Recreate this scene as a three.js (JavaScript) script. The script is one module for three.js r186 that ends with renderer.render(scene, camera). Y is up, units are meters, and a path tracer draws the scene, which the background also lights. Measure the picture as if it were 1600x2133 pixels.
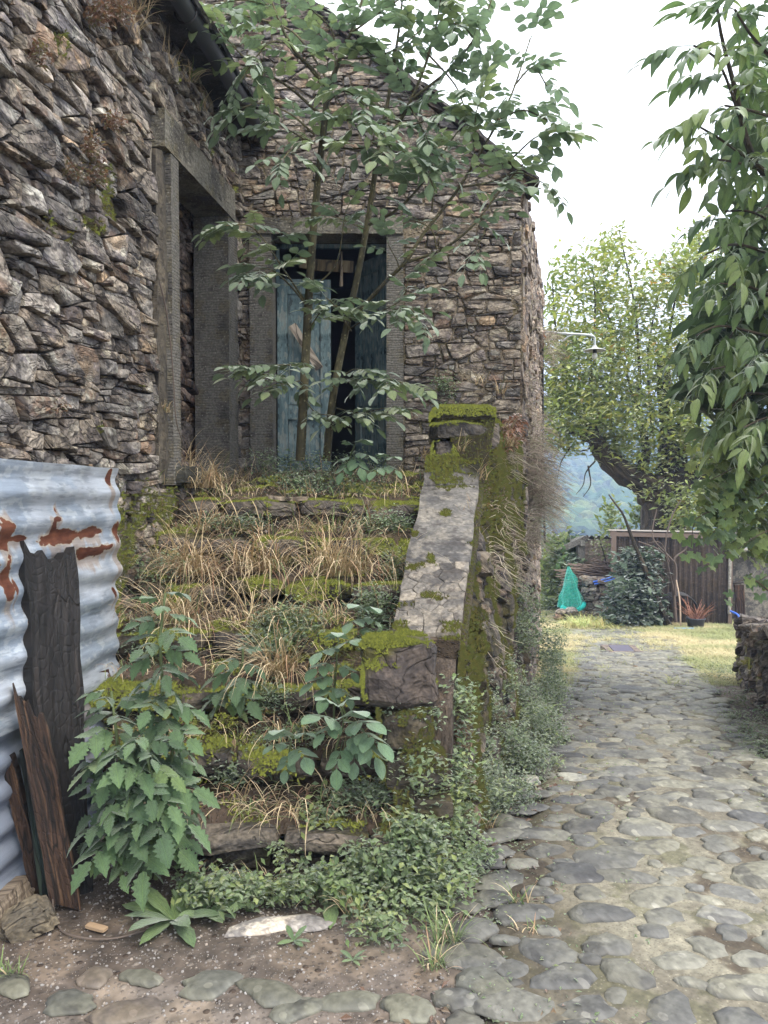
import * as THREE from 'three';
import { mergeGeometries } from 'three/addons/utils/BufferGeometryUtils.js';

// ---------- camera, sky, sun, exposure ----------
const scene = new THREE.Scene();
const FPX = 1602, HORIZON = 1010, EYE = 1.6;                 // focal length and horizon in photograph pixels
const PITCH = -Math.atan((1066.5 - HORIZON) / FPX);
const camera = new THREE.PerspectiveCamera(2 * Math.atan(1066.5 / FPX) * 180 / Math.PI, 768 / 1024, 0.05, 3000);
camera.position.set(0, EYE, 0);
camera.rotation.set(PITCH, 0, 0);
const renderer = new THREE.WebGLRenderer({ antialias: true });
renderer.toneMapping = THREE.LinearToneMapping;
renderer.toneMappingExposure = 3.2;
renderer.shadowMap.enabled = true;
{
  const W = 128, H = 64, data = new Float32Array(W * H * 4);
  for (let y = 0; y < H; y++) for (let x = 0; x < W; x++) {
    const up = ((y + 0.5) / H - 0.5) * Math.PI, s = Math.max(0, Math.sin(up));
    const l = up > 0 ? 0.86 + 0.3 * s : 0.86 - 0.55 * Math.min(1, -up * 2.5);
    const i = (y * W + x) * 4;
    data[i] = l * 0.965; data[i + 1] = l * 0.99; data[i + 2] = l * 1.03; data[i + 3] = 1;
  }
  const sky = new THREE.DataTexture(data, W, H, THREE.RGBAFormat, THREE.FloatType);
  sky.mapping = THREE.EquirectangularReflectionMapping; sky.magFilter = THREE.LinearFilter; sky.needsUpdate = true;
  scene.background = sky; scene.environment = sky;
}
const sun = new THREE.DirectionalLight(0xfff3e2, 1.3);
sun.position.set(9, 17, 5); sun.target.position.set(0, 0, -5);
sun.shadow.radius = 45; sun.castShadow = true;
Object.assign(sun.shadow.camera, { left: -25, right: 25, top: 25, bottom: -25, near: 1, far: 80 });
sun.shadow.mapSize.set(2048, 2048);
scene.add(sun, sun.target);
scene.fog = new THREE.FogExp2(0xaac4f2, 0.0019);

// ---------- helpers ----------
function rngOf(seed) { let a = seed >>> 0; return () => { a = (a + 0x6d2b79f5) | 0; let t = Math.imul(a ^ (a >>> 15), 1 | a); t = (t + Math.imul(t ^ (t >>> 7), 61 | t)) ^ t; return ((t ^ (t >>> 14)) >>> 0) / 4294967296; }; }
const V = (x, y, z) => new THREE.Vector3(x, y, z);
const clamp = (x, a = 0, b = 1) => Math.min(b, Math.max(a, x)), lerp = (a, b, t) => a + (b - a) * t;
const smooth = (a, b, x) => { const t = clamp((x - a) / (b - a)); return t * t * (3 - 2 * t); };
const CP = Math.cos(PITCH), SP = Math.sin(PITCH);
// the point at depth d (metres straight ahead) that the photograph shows at pixel (px, py)
function at(px, py, d) {
  const a = (px - 800) / FPX, b = (1066.5 - py) / FPX;
  const y = b * CP + SP, z = b * SP - CP, k = d / -z;
  return V(a * k, EYE + y * k, -d);
}
function track(table, d) { // piecewise linear lookup
  if (d <= table[0][0]) return table[0][1];
  for (let i = 1; i < table.length; i++) if (d <= table[i][0]) return lerp(table[i - 1][1], table[i][1], (d - table[i - 1][0]) / (table[i][0] - table[i - 1][0]));
  return table[table.length - 1][1];
}
function hash3(x, y, z) { let h = Math.imul(x, 374761393) ^ Math.imul(y, 668265263) ^ Math.imul(z, 1274126177); h = Math.imul(h ^ (h >>> 13), 1274126177); return ((h ^ (h >>> 16)) >>> 0) / 4294967296; }
function noise3(x, y, z) { // value noise, -1..1
  const xi = Math.floor(x), yi = Math.floor(y), zi = Math.floor(z), f = (t) => t * t * (3 - 2 * t), u = f(x - xi), v = f(y - yi), w = f(z - zi);
  const c = (a, b, d) => hash3(xi + a, yi + b, zi + d);
  return lerp(lerp(lerp(c(0, 0, 0), c(1, 0, 0), u), lerp(c(0, 1, 0), c(1, 1, 0), u), v), lerp(lerp(c(0, 0, 1), c(1, 0, 1), u), lerp(c(0, 1, 1), c(1, 1, 1), u), v), w) * 2 - 1;
}
const fbm3 = (x, y, z, n = 3) => { let s = 0, a = 0.6; for (let i = 0; i < n; i++) { s += a * noise3(x, y, z); x *= 2.1; y *= 2.1; z *= 2.1; a *= 0.5; } return s; };
// periodic 2-D value noise for textures
function pn(x, y, px, py, s) {
  const xi = Math.floor(x), yi = Math.floor(y), u0 = x - xi, v0 = y - yi, u = u0 * u0 * (3 - 2 * u0), v = v0 * v0 * (3 - 2 * v0);
  const x0 = ((xi % px) + px) % px, x1 = (x0 + 1) % px, y0 = ((yi % py) + py) % py, y1 = (y0 + 1) % py;
  return lerp(lerp(hash3(x0, y0, s), hash3(x1, y0, s), u), lerp(hash3(x0, y1, s), hash3(x1, y1, s), u), v) * 2 - 1;
}
function pf(u, v, fx, fy, s, n = 4) { let t = 0, a = 0.55; for (let i = 0; i < n; i++) { t += a * pn(u * fx, v * fy, fx, fy, s + i * 17); fx *= 2; fy *= 2; a *= 0.55; } return t; }
function pcell(u, v, f, s) { // periodic cells: [distance to the nearest point, its random number, distance to the second]
  const x = u * f, y = v * f, xi = Math.floor(x), yi = Math.floor(y); let b = 9, b2 = 9, id = 0;
  for (let j = -1; j <= 1; j++) for (let i = -1; i <= 1; i++) {
    const cx = (((xi + i) % f) + f) % f, cy = (((yi + j) % f) + f) % f, dx = xi + i + hash3(cx, cy, s) - x, dy = yi + j + hash3(cx, cy, s + 5) - y, q = Math.sqrt(dx * dx + dy * dy);
    if (q < b) { b2 = b; b = q; id = hash3(cx, cy, s + 9); } else if (q < b2) b2 = q;
  }
  return [b, id, b2];
}
function tex(w, h, fn, srgb = true) {
  const data = new Uint8Array(w * h * 4);
  for (let y = 0; y < h; y++) for (let x = 0; x < w; x++) {
    const c = fn((x + 0.5) / w, (y + 0.5) / h), i = (y * w + x) * 4;
    if (typeof c === 'number') data[i] = data[i + 1] = data[i + 2] = clamp(c) * 255;
    else for (let k = 0; k < 3; k++) data[i + k] = clamp(c[k]) * 255;
    data[i + 3] = 255;
  }
  const t = new THREE.DataTexture(data, w, h);
  t.wrapS = t.wrapT = THREE.RepeatWrapping; t.magFilter = THREE.LinearFilter; t.minFilter = THREE.LinearFilter;
  if (srgb) t.colorSpace = THREE.SRGBColorSpace;
  t.needsUpdate = true;
  return t;
}
const mixc = (a, b, t) => [lerp(a[0], b[0], t), lerp(a[1], b[1], t), lerp(a[2], b[2], t)];
const names = new Map();
function numbered(name) { const n = names.get(name) ?? 0; names.set(name, n + 1); return n ? `${name}_${String(n).padStart(3, '0')}` : name; }
function tag(o, label, category, group, kind) { if (label) o.userData.label = label; if (category) o.userData.category = category; if (group) o.userData.group = group; if (kind) o.userData.kind = kind; return o; }
function shadows(m) { m.castShadow = m.receiveShadow = true; return m; }
function thing(name, label, category, p = V(0, 0, 0), group) { const o = new THREE.Group(); o.name = numbered(name); o.position.copy(p); scene.add(o); return tag(o, label, category, group); }
function part(name, geo, mat, parent, p) { const m = shadows(new THREE.Mesh(geo, mat)); m.name = numbered(name); if (p) m.position.copy(p); parent.add(m); return m; }
function top(name, geo, mat, label, category, group, kind) { return tag(part(name, geo, mat, scene), label, category, group, kind); }
// collector of flat-shaded triangles with uv and colour
class Tri {
  constructor() { this.p = []; this.u = []; this.c = []; }
  tri(a, b, c, ua, ub, uc, ca, cb = ca, cc = ca) { this.p.push(...a, ...b, ...c); this.u.push(...ua, ...ub, ...uc); this.c.push(...ca, ...cb, ...cc); }
  geo() {
    const g = new THREE.BufferGeometry();
    g.setAttribute('position', new THREE.Float32BufferAttribute(this.p, 3)); g.setAttribute('uv', new THREE.Float32BufferAttribute(this.u, 2)); g.setAttribute('color', new THREE.Float32BufferAttribute(this.c, 3));
    g.computeVertexNormals(); return g;
  }
}
function colored(g, c) { const n = g.attributes.position.count, a = new Float32Array(n * 3); for (let i = 0; i < n; i++) { a[i * 3] = c[0]; a[i * 3 + 1] = c[1]; a[i * 3 + 2] = c[2]; } g.setAttribute('color', new THREE.BufferAttribute(a, 3)); return g; }
function tube(pts, r0, r1, sides = 6, seg = 0, bumpy = 0) { // tapered tube through points
  const curve = new THREE.CatmullRomCurve3(pts), n = seg || Math.max(3, pts.length * 3), fr = curve.computeFrenetFrames(n, false), P = [], U = [], I = [];
  const len = curve.getLength();
  for (let i = 0; i <= n; i++) {
    const t = i / n, c = curve.getPointAt(t), r = lerp(r0, r1, t);
    for (let k = 0; k <= sides; k++) {
      const a = (k / sides) * Math.PI * 2, q = r * (1 + (bumpy ? bumpy * noise3(c.x * 9 + Math.cos(a) * 2, c.y * 5, c.z * 9 + Math.sin(a) * 2) : 0));
      P.push(c.x + (fr.normals[i].x * Math.cos(a) + fr.binormals[i].x * Math.sin(a)) * q, c.y + (fr.normals[i].y * Math.cos(a) + fr.binormals[i].y * Math.sin(a)) * q, c.z + (fr.normals[i].z * Math.cos(a) + fr.binormals[i].z * Math.sin(a)) * q);
      U.push((k / sides) * Math.max(0.06, r0 * 6.28), t * len);
    }
  }
  const w = sides + 1;
  for (let i = 0; i < n; i++) for (let k = 0; k < sides; k++) { const a = i * w + k; I.push(a, a + 1, a + w, a + 1, a + w + 1, a + w); }
  const g = new THREE.BufferGeometry();
  g.setAttribute('position', new THREE.Float32BufferAttribute(P, 3)); g.setAttribute('uv', new THREE.Float32BufferAttribute(U, 2)); g.setIndex(I); g.computeVertexNormals();
  return g;
}
function box(w, h, d, x = 0, y = 0, z = 0, rx = 0, ry = 0, rz = 0) { // box with uv in metres
  const g = new THREE.BoxGeometry(w, h, d), u = g.attributes.uv, n = g.attributes.normal, p = g.attributes.position;
  for (let i = 0; i < u.count; i++) { const ax = Math.abs(n.getX(i)) > 0.5, ay = Math.abs(n.getY(i)) > 0.5; u.setXY(i, ax ? p.getZ(i) : p.getX(i), ay ? p.getZ(i) : p.getY(i)); }
  if (rx || ry || rz) g.applyMatrix4(new THREE.Matrix4().makeRotationFromEuler(new THREE.Euler(rx, ry, rz)));
  g.translate(x, y, z); return g;
}
const merge = (list) => mergeGeometries(list.map((g) => (g.index ? g.toNonIndexed() : g)));
function instances(name, geo, mat, list, parent, kind = 'stuff') { // list of [Matrix4, Color?]
  const m = new THREE.InstancedMesh(geo, mat, list.length); m.name = numbered(name);
  list.forEach(([q, c], i) => { m.setMatrixAt(i, q); if (c) m.setColorAt(i, c); });
  m.castShadow = m.receiveShadow = true; m.userData.kind = kind; parent.add(m); return m;
}
const M4 = (p, e, s) => new THREE.Matrix4().compose(p, new THREE.Quaternion().setFromEuler(e), typeof s === 'number' ? V(s, s, s) : s);
const lin = (r, g, b) => new THREE.Color().setRGB(r, g, b);

// the lie of the land: level by the steps, falling away along the lane
function land(x, z) {
  const d = -z; let h = 0;
  if (d > 3.4) h -= 0.108 * (d < 4.6 ? (d - 3.4) * (d - 3.4) / 2.4 : d - 4);
  if (d > 16) h = -1.296 - 0.04 * (d - 16);
  if (d > 40) h = -2.256 - 0.11 * (d - 40);
  if (d > 160) h = -15.46;
  return h;
}
const LEFT = [[1, 0.2], [2, 0.25], [3, 0.43], [4, 0.76], [5.2, 1.2], [7, 1.72], [9.4, 2.36], [12, 3.0], [14, 3.35], [16, 3.62], [19, 4.1], [22, 4.4]];
const RIGHT = [[1, 2.6], [2, 2.6], [3, 2.35], [4, 2.25], [5.2, 2.45], [7, 3.05], [9.4, 3.75], [12, 4.6], [14, 4.62], [16, 4.6], [19, 4.8], [22, 5]];
const inLane = (x, z) => { const d = -z; return smooth(track(LEFT, d) - 0.12, track(LEFT, d) + 0.08, x) * (1 - smooth(track(RIGHT, d) - 0.08, track(RIGHT, d) + 0.12, x)); };
const ground = (x, z) => land(x, z) + (Math.hypot(x, z) < 40 ? 0.02 * fbm3(x * 2.3, 0, z * 2.3) : 0);
// ---------- textures and materials ----------
const ROCKC = tex(1024, 1024, (u, v) => {
  const w = pf(u, v, 5, 7, 1, 4) * 0.05, a = pf(u + w, v + w, 4, 6, 3, 5), b = pf(u + w, v, 10, 16, 8, 5), g = pf(u, v, 120, 140, 21, 2), s = pf(u, v, 18, 60, 33, 4);
  let c = [0.70, 0.675, 0.65]; const vein = smooth(0.07, 0.0, Math.abs(pf(u + w, v + w, 7, 13, 140, 5)));
  c = mixc(c, [0.73, 0.64, 0.54], smooth(0.0, 0.45, a) * 0.75);
  c = mixc(c, [0.52, 0.50, 0.53], smooth(0.05, 0.5, b) * 0.7);
  c = mixc(c, [0.57, 0.46, 0.39], smooth(0.22, 0.5, pf(u, v, 7, 9, 55, 4)) * 0.6);
  const lich = smooth(0.3, 0.42, pf(u, v, 13, 13, 70, 5)); c = mixc(c, [0.86, 0.85, 0.80], lich * 0.75);
  const dark = smooth(0.27, 0.5, pf(u, v, 8, 10, 90, 5)); c = mixc(c, [0.30, 0.28, 0.28], dark * 0.7);
  c = mixc(c, [0.22, 0.2, 0.19], vein * 0.55); const fis = smooth(0.05, 0.0, Math.abs(pf(u + w * 2, v + w, 5, 26, 170, 4))) * smooth(-0.1, 0.3, pf(u, v, 6, 8, 190, 3)); c = mixc(c, [0.14, 0.125, 0.12], fis * 0.8); c = mixc(c, [0.88, 0.85, 0.8], smooth(0.3, 0.5, pf(u, v, 40, 50, 210, 3)) * 0.45); const k = 1 + 0.22 * g + 0.3 * s + 0.22 * pf(u, v, 34, 50, 133, 3); return [c[0] * k, c[1] * k, c[2] * k];
});
const ROCKB = tex(1024, 1024, (u, v) => {
  const w = pf(u, v, 6, 6, 2, 3) * 0.06, lay = pf(u, v + w, 6, 34, 12, 4), rid = 1 - Math.abs(pf(u + w, v, 11, 20, 40, 4)) * 1.9, fine = pf(u, v, 70, 90, 61, 3), big = pf(u, v, 4, 6, 77, 3);
  const step = Math.floor((lay + 1) * 3.5) / 7;
  const fis = smooth(0.05, 0.0, Math.abs(pf(u + pf(u, v, 5, 7, 1, 4) * 0.1, v + pf(u, v, 5, 7, 1, 4) * 0.05, 5, 26, 170, 4))); return 0.5 + 0.24 * (step - 0.5) + 0.13 * (rid - 0.5) + 0.12 * fine + 0.22 * big - 0.3 * fis;
}, false);
const BLOCKB = tex(512, 512, (u, v) => { const w = pf(u, v, 5, 5, 2, 3) * 0.08, q = pcell(u + w, v + w, 9, 4); return 0.5 + 0.3 * pf(u + w, v, 7, 7, 12, 5) + 0.16 * pf(u, v, 50, 50, 61, 3) - 0.3 * smooth(0.06, 0, Math.abs(pf(u + w, v - w, 6, 7, 91, 4))) + 0.14 * (q[1] - 0.5); }, false);
const EARTHC = tex(1024, 1024, (u, v) => {
  const a = pf(u, v, 4, 4, 1, 5), b = pf(u, v, 40, 40, 4, 4), p = pcell(u, v, 90, 7), q = pcell(u, v, 38, 17);
  let c = mixc([0.46, 0.44, 0.425], [0.34, 0.315, 0.295], smooth(-0.15, 0.35, a));
  c = mixc(c, [0.56, 0.52, 0.47], smooth(0.1, 0.4, pf(u, v, 6, 6, 30, 4)) * 0.6);
  if (p[0] < 0.3 && p[1] > 0.45) c = mixc(c, p[1] > 0.85 ? [0.52, 0.505, 0.49] : [0.40, 0.385, 0.375], 0.6);
  if (q[0] < 0.24 && q[1] > 0.7) c = mixc(c, q[1] > 0.85 ? [0.53, 0.515, 0.50] : [0.24, 0.20, 0.17], 0.7);
  const k = 1 + 0.3 * b; return [c[0] * k, c[1] * k, c[2] * k];
});
const EARTHB = tex(1024, 1024, (u, v) => {
  const p = pcell(u, v, 90, 7), q = pcell(u, v, 38, 17); let h = 0.35 + 0.25 * pf(u, v, 12, 12, 3, 5);
  if (p[1] > 0.45) h += 0.25 * smooth(0.36, 0.1, p[0]); if (q[1] > 0.7) h += 0.4 * smooth(0.3, 0.08, q[0]); return h;
}, false);
const SANDC = tex(1024, 1024, (u, v) => {
  const a = pf(u, v, 5, 5, 1, 5), b = pf(u, v, 60, 60, 4, 3), p = pcell(u, v, 120, 7);
  let c = mixc([0.55, 0.535, 0.48], [0.46, 0.44, 0.395], smooth(-0.2, 0.3, a));
  c = mixc(c, [0.38, 0.38, 0.29], smooth(0.16, 0.45, pf(u, v, 7, 7, 50, 5)) * 0.6);
  c = mixc(c, [0.26, 0.22, 0.18], smooth(0.22, 0.5, pf(u, v, 5, 5, 150, 5)) * 0.75);
  if (p[0] < 0.28 && p[1] > 0.5) c = mixc(c, p[1] > 0.9 ? [0.66, 0.64, 0.58] : [0.38, 0.36, 0.32], 0.5);
  const k = 1 + 0.22 * b; return [c[0] * k, c[1] * k, c[2] * k];
});
const COBC = tex(512, 512, (u, v) => { // river cobbles: dull, finely mottled
  const a = pf(u, v, 4, 4, 1, 5), g = pf(u, v, 60, 60, 21, 3), p = pcell(u, v, 16, 3); let c = mixc([0.66, 0.655, 0.61], [0.55, 0.55, 0.54], smooth(-0.15, 0.35, a)); c = mixc(c, [0.61, 0.60, 0.545], smooth(0.05, 0.4, pf(u, v, 6, 6, 40, 4)) * 0.6); c = mixc(c, [0.40, 0.395, 0.39], smooth(0.2, 0.45, pf(u, v, 9, 9, 60, 5)) * 0.7);
  if (p[0] < 0.22 * p[1] && p[1] > 0.8) c = mixc(c, [0.8, 0.79, 0.75], 0.6); const k = 1 + 0.2 * g; return [c[0] * k, c[1] * k, c[2] * k];
});
const SANDB = tex(512, 512, (u, v) => { const p = pcell(u, v, 60, 7); return 0.4 + 0.2 * pf(u, v, 12, 12, 3, 5) + (p[1] > 0.5 ? 0.2 * smooth(0.36, 0.1, p[0]) : 0); }, false);
const wood = (base, dark, light, s, peel) => tex(512, 1024, (u, v) => {
  const w = pf(u, v, 4, 3, s, 3) * 0.05, g = pf(u + w, v, 46, 4, s + 4, 5), f = pf(u + w, v, 120, 10, s + 9, 3), crack = smooth(0.06, 0.0, Math.abs(pf(u + w * 1.5, v, 9, 2, s + 30, 4)));
  let c = mixc(base, dark, smooth(-0.1, 0.5, g)); c = mixc(c, light, smooth(0.12, 0.55, pf(u + w, v, 30, 3, s + 60, 4)));
  if (peel) { const p = smooth(0.1, 0.26, pf(u, v, 14, 9, s + 70, 6) + 0.25 * g); c = mixc(c, peel, p * 0.8); }
  c = mixc(c, [dark[0] * 0.4, dark[1] * 0.4, dark[2] * 0.4], crack * 0.8);
  const k = 1 + 0.2 * f; return [c[0] * k, c[1] * k, c[2] * k];
});
const PAINTC = tex(512, 1024, (u, v) => { // old blue green paint, worn to grey along the grain
  const w = pf(u, v, 3, 2, 5, 3) * 0.012, g = pf(u + w, v, 60, 5, 9, 4), f = pf(u + w, v, 150, 30, 14, 3), b = pf(u, v, 7, 9, 20, 5), p = pf(u + w, v, 26, 12, 75, 5) + 0.35 * g + 0.3 * b;
  let c = mixc([0.35, 0.43, 0.45], [0.27, 0.355, 0.38], smooth(-0.2, 0.35, g)); c = mixc(c, [0.43, 0.50, 0.51], smooth(0.0, 0.45, b) * 0.8); c = mixc(c, [0.47, 0.50, 0.49], smooth(0.22, 0.36, p) * 0.8); c = mixc(c, [0.10, 0.14, 0.15], smooth(0.3, 0.5, -p) * 0.6);
  const k = 1 + 0.16 * f; return [c[0] * k, c[1] * k, c[2] * k];
});
const WOODB = tex(512, 1024, (u, v) => { const w = pf(u, v, 4, 3, 9, 3) * 0.05; return 0.55 + 0.25 * pf(u + w, v, 46, 4, 13, 5) - 0.45 * smooth(0.06, 0, Math.abs(pf(u + w * 1.5, v, 9, 2, 39, 4))) + 0.1 * pf(u, v, 120, 20, 5, 2); }, false);
const CHARB = tex(512, 1024, (u, v) => { const q = pcell(u + 0.05 * pf(u, v, 6, 6, 3, 3), v + 0.05 * pf(u, v, 5, 5, 8, 3), 22, 5); return 0.5 + 0.4 * pf(u, v, 34, 5, 13, 5) + 0.12 * smooth(0, 0.3, q[2] - q[0]) - 0.4 * smooth(0.05, 0, Math.abs(pf(u, v, 7, 2, 39, 4))); }, false);
const CHISELB = tex(512, 512, (u, v) => { const w = 0.35 * pf(u, v, 4, 6, 3, 4), y = (v * 32 + w * 2) % 1; return 0.3 + 0.5 * smooth(0, 0.35, Math.abs(((y + 1) % 1) - 0.5) * 2) + 0.2 * pf(u, v, 40, 40, 6, 3); }, false);
const GREYC = tex(512, 512, (u, v) => {
  const a = pf(u, v, 5, 5, 1, 5), g = pf(u, v, 70, 70, 21, 3), p = pcell(u, v, 26, 3); let c = mixc([0.72, 0.71, 0.69], [0.5, 0.49, 0.48], smooth(-0.1, 0.4, a));
  c = mixc(c, [0.66, 0.62, 0.5], smooth(0.15, 0.4, pf(u, v, 6, 6, 40, 4)) * 0.5); if (p[0] < 0.2 * p[1] && p[1] > 0.75) c = mixc(c, [0.93, 0.92, 0.88], 0.8);
  const k = 1 + 0.25 * g; return [c[0] * k, c[1] * k, c[2] * k];
});
const LICHC = tex(1024, 1024, (u, v) => {
  const a = pf(u, v, 6, 6, 1, 5), g = pf(u, v, 90, 90, 21, 3), l = pf(u, v, 16, 16, 44, 5); let c = mixc([0.53, 0.52, 0.505], [0.37, 0.365, 0.365], smooth(-0.15, 0.3, a));
  c = mixc(c, [0.66, 0.635, 0.59], smooth(-0.1, 0.4, l) * 0.75); c = mixc(c, [0.33, 0.31, 0.30], smooth(0.2, 0.5, pf(u, v, 22, 22, 74, 4)) * 0.6);
  const k = 1 + 0.25 * g; return [c[0] * k, c[1] * k, c[2] * k];
});
const BARKC = tex(512, 512, (u, v) => { const f = pf(u, v, 16, 5, 1, 5), l = pcell(u, v, 34, 6); let c = mixc([0.66, 0.63, 0.55], [0.42, 0.40, 0.33], smooth(-0.2, 0.35, f)); if (l[1] > 0.7 && l[0] < 0.22) c = [0.82, 0.8, 0.72]; const k = 1 + 0.2 * pf(u, v, 60, 60, 8, 2); return [c[0] * k, c[1] * k, c[2] * k]; });
const BARKB = tex(512, 512, (u, v) => 0.5 + 0.5 * pf(u, v, 18, 5, 1, 5), false);
// a leaf: midrib at u = 0.5, side veins
const LEAFC = tex(256, 256, (u, v) => {
  const x = Math.abs(u - 0.5) * 2, rib = smooth(0.07, 0.02, x), side = smooth(0.14, 0.02, Math.abs((((v - x * 0.42) * 7) % 1 + 1) % 1 - 0.5)) * smooth(1, 0.2, x);
  let k = 0.86 + 0.16 * pf(u, v, 6, 6, 3, 4) + 0.12 * pf(u, v, 40, 40, 7, 2); let c = [k, k, k * 0.98]; c = mixc(c, [1.0, 1.0, 0.82], rib * 0.6 + side * 0.28);
  return c;
});
const LEAFB = tex(256, 256, (u, v) => { const x = Math.abs(u - 0.5) * 2; return 0.6 - 0.35 * smooth(0.09, 0.0, x) - 0.3 * smooth(0.16, 0.0, Math.abs((((v - x * 0.42) * 7) % 1 + 1) % 1 - 0.5)) + 0.1 * pf(u, v, 20, 20, 3, 2); }, false);
// galvanised sheet, u = 0..1 along 1.8 m, v = 0..1 up 1.05 m; rust where the zinc has gone
const RUST = [[0.66, 0.70, 0.04, 0.026], [0.72, 0.70, 0.05, 0.022], [0.78, 0.70, 0.05, 0.022], [0.85, 0.703, 0.05, 0.016], [0.66, 0.74, 0.012, 0.03], [0.81, 0.613, 0.03, 0.02], [0.86, 0.62, 0.04, 0.022], [0.92, 0.63, 0.035, 0.014], [0.985, 0.68, 0.014, 0.055], [0.965, 0.95, 0.012, 0.045], [0.672, 0.777, 0.024, 0.012], [0.68, 0.81, 0.008, 0.026], [0.47, 0.735, 0.02, 0.055], [0.51, 0.708, 0.045, 0.01], [0.47, 0.545, 0.018, 0.075], [0.5, 0.53, 0.006, 0.03],
  [0.535, 0.36, 0.012, 0.035], [0.54, 0.25, 0.014, 0.05], [0.3, 0.6, 0.1, 0.04], [0.36, 0.3, 0.05, 0.05], [0.2, 0.8, 0.08, 0.05], [0.98, 0.4, 0.008, 0.02]];
const ZINCC = tex(1024, 1024, (u, v) => {
  const n = pf(u, v, 8, 8, 3, 5), f = pf(u, v, 14, 90, 9, 3), b = pf(u, v, 34, 34, 31, 4); let c = mixc([0.74, 0.77, 0.81], [0.62, 0.67, 0.73], smooth(-0.25, 0.35, n)); c = mixc(c, [0.82, 0.85, 0.87], smooth(0.12, 0.4, b) * 0.6);
  c = mixc(c, [0.48, 0.51, 0.55], smooth(0.2, 0.5, pf(u, v, 20, 60, 81, 4)) * 0.4);
  let r = 9; for (const [x, y, a, h] of RUST) r = Math.min(r, Math.hypot((u - x) / a, (v - y) / h)); r += 1.0 * pf(u, v, 14, 14, 60, 5) + 0.5 * b;
  let st = 9; for (const [x, y, a, h] of RUST) st = Math.min(st, Math.hypot((u - x) / a, (v - y) / (v < y ? h * 3.2 : h))); c = mixc(c, [0.60, 0.50, 0.42], smooth(1.25, 0.6, st + 0.9 * pf(u, v, 60, 5, 91, 3)) * 0.5);
  c = mixc(c, [0.80, 0.74, 0.62], smooth(1.34, 1.12, r) * 0.5); c = mixc(c, mixc([0.36, 0.20, 0.14], [0.47, 0.29, 0.21], clamp(0.5 + n + b)), smooth(1.14, 1.06, r));
  const k = 1 + 0.12 * f; return [c[0] * k, c[1] * k, c[2] * k];
});
const ZINCR = tex(512, 512, (u, v) => { let r = 9; for (const [x, y, a, h] of RUST) r = Math.min(r, Math.hypot((u - x) / a, (v - y) / h)); return lerp(0.5 + 0.2 * pf(u, v, 30, 30, 3, 3), 0.95, smooth(1.3, 1, r + 0.7 * pf(u, v, 12, 12, 60, 4))); }, false);
const DENTB = tex(256, 256, (u, v) => 0.5 + 0.5 * pf(u, v, 7, 5, 3, 3), false);
const rep = (t, x, y) => { const c = t.clone(); c.repeat.set(x, y); c.needsUpdate = true; return c; };
const std = (o) => new THREE.MeshStandardMaterial(o), phy = (o) => new THREE.MeshPhysicalMaterial(o);
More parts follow.
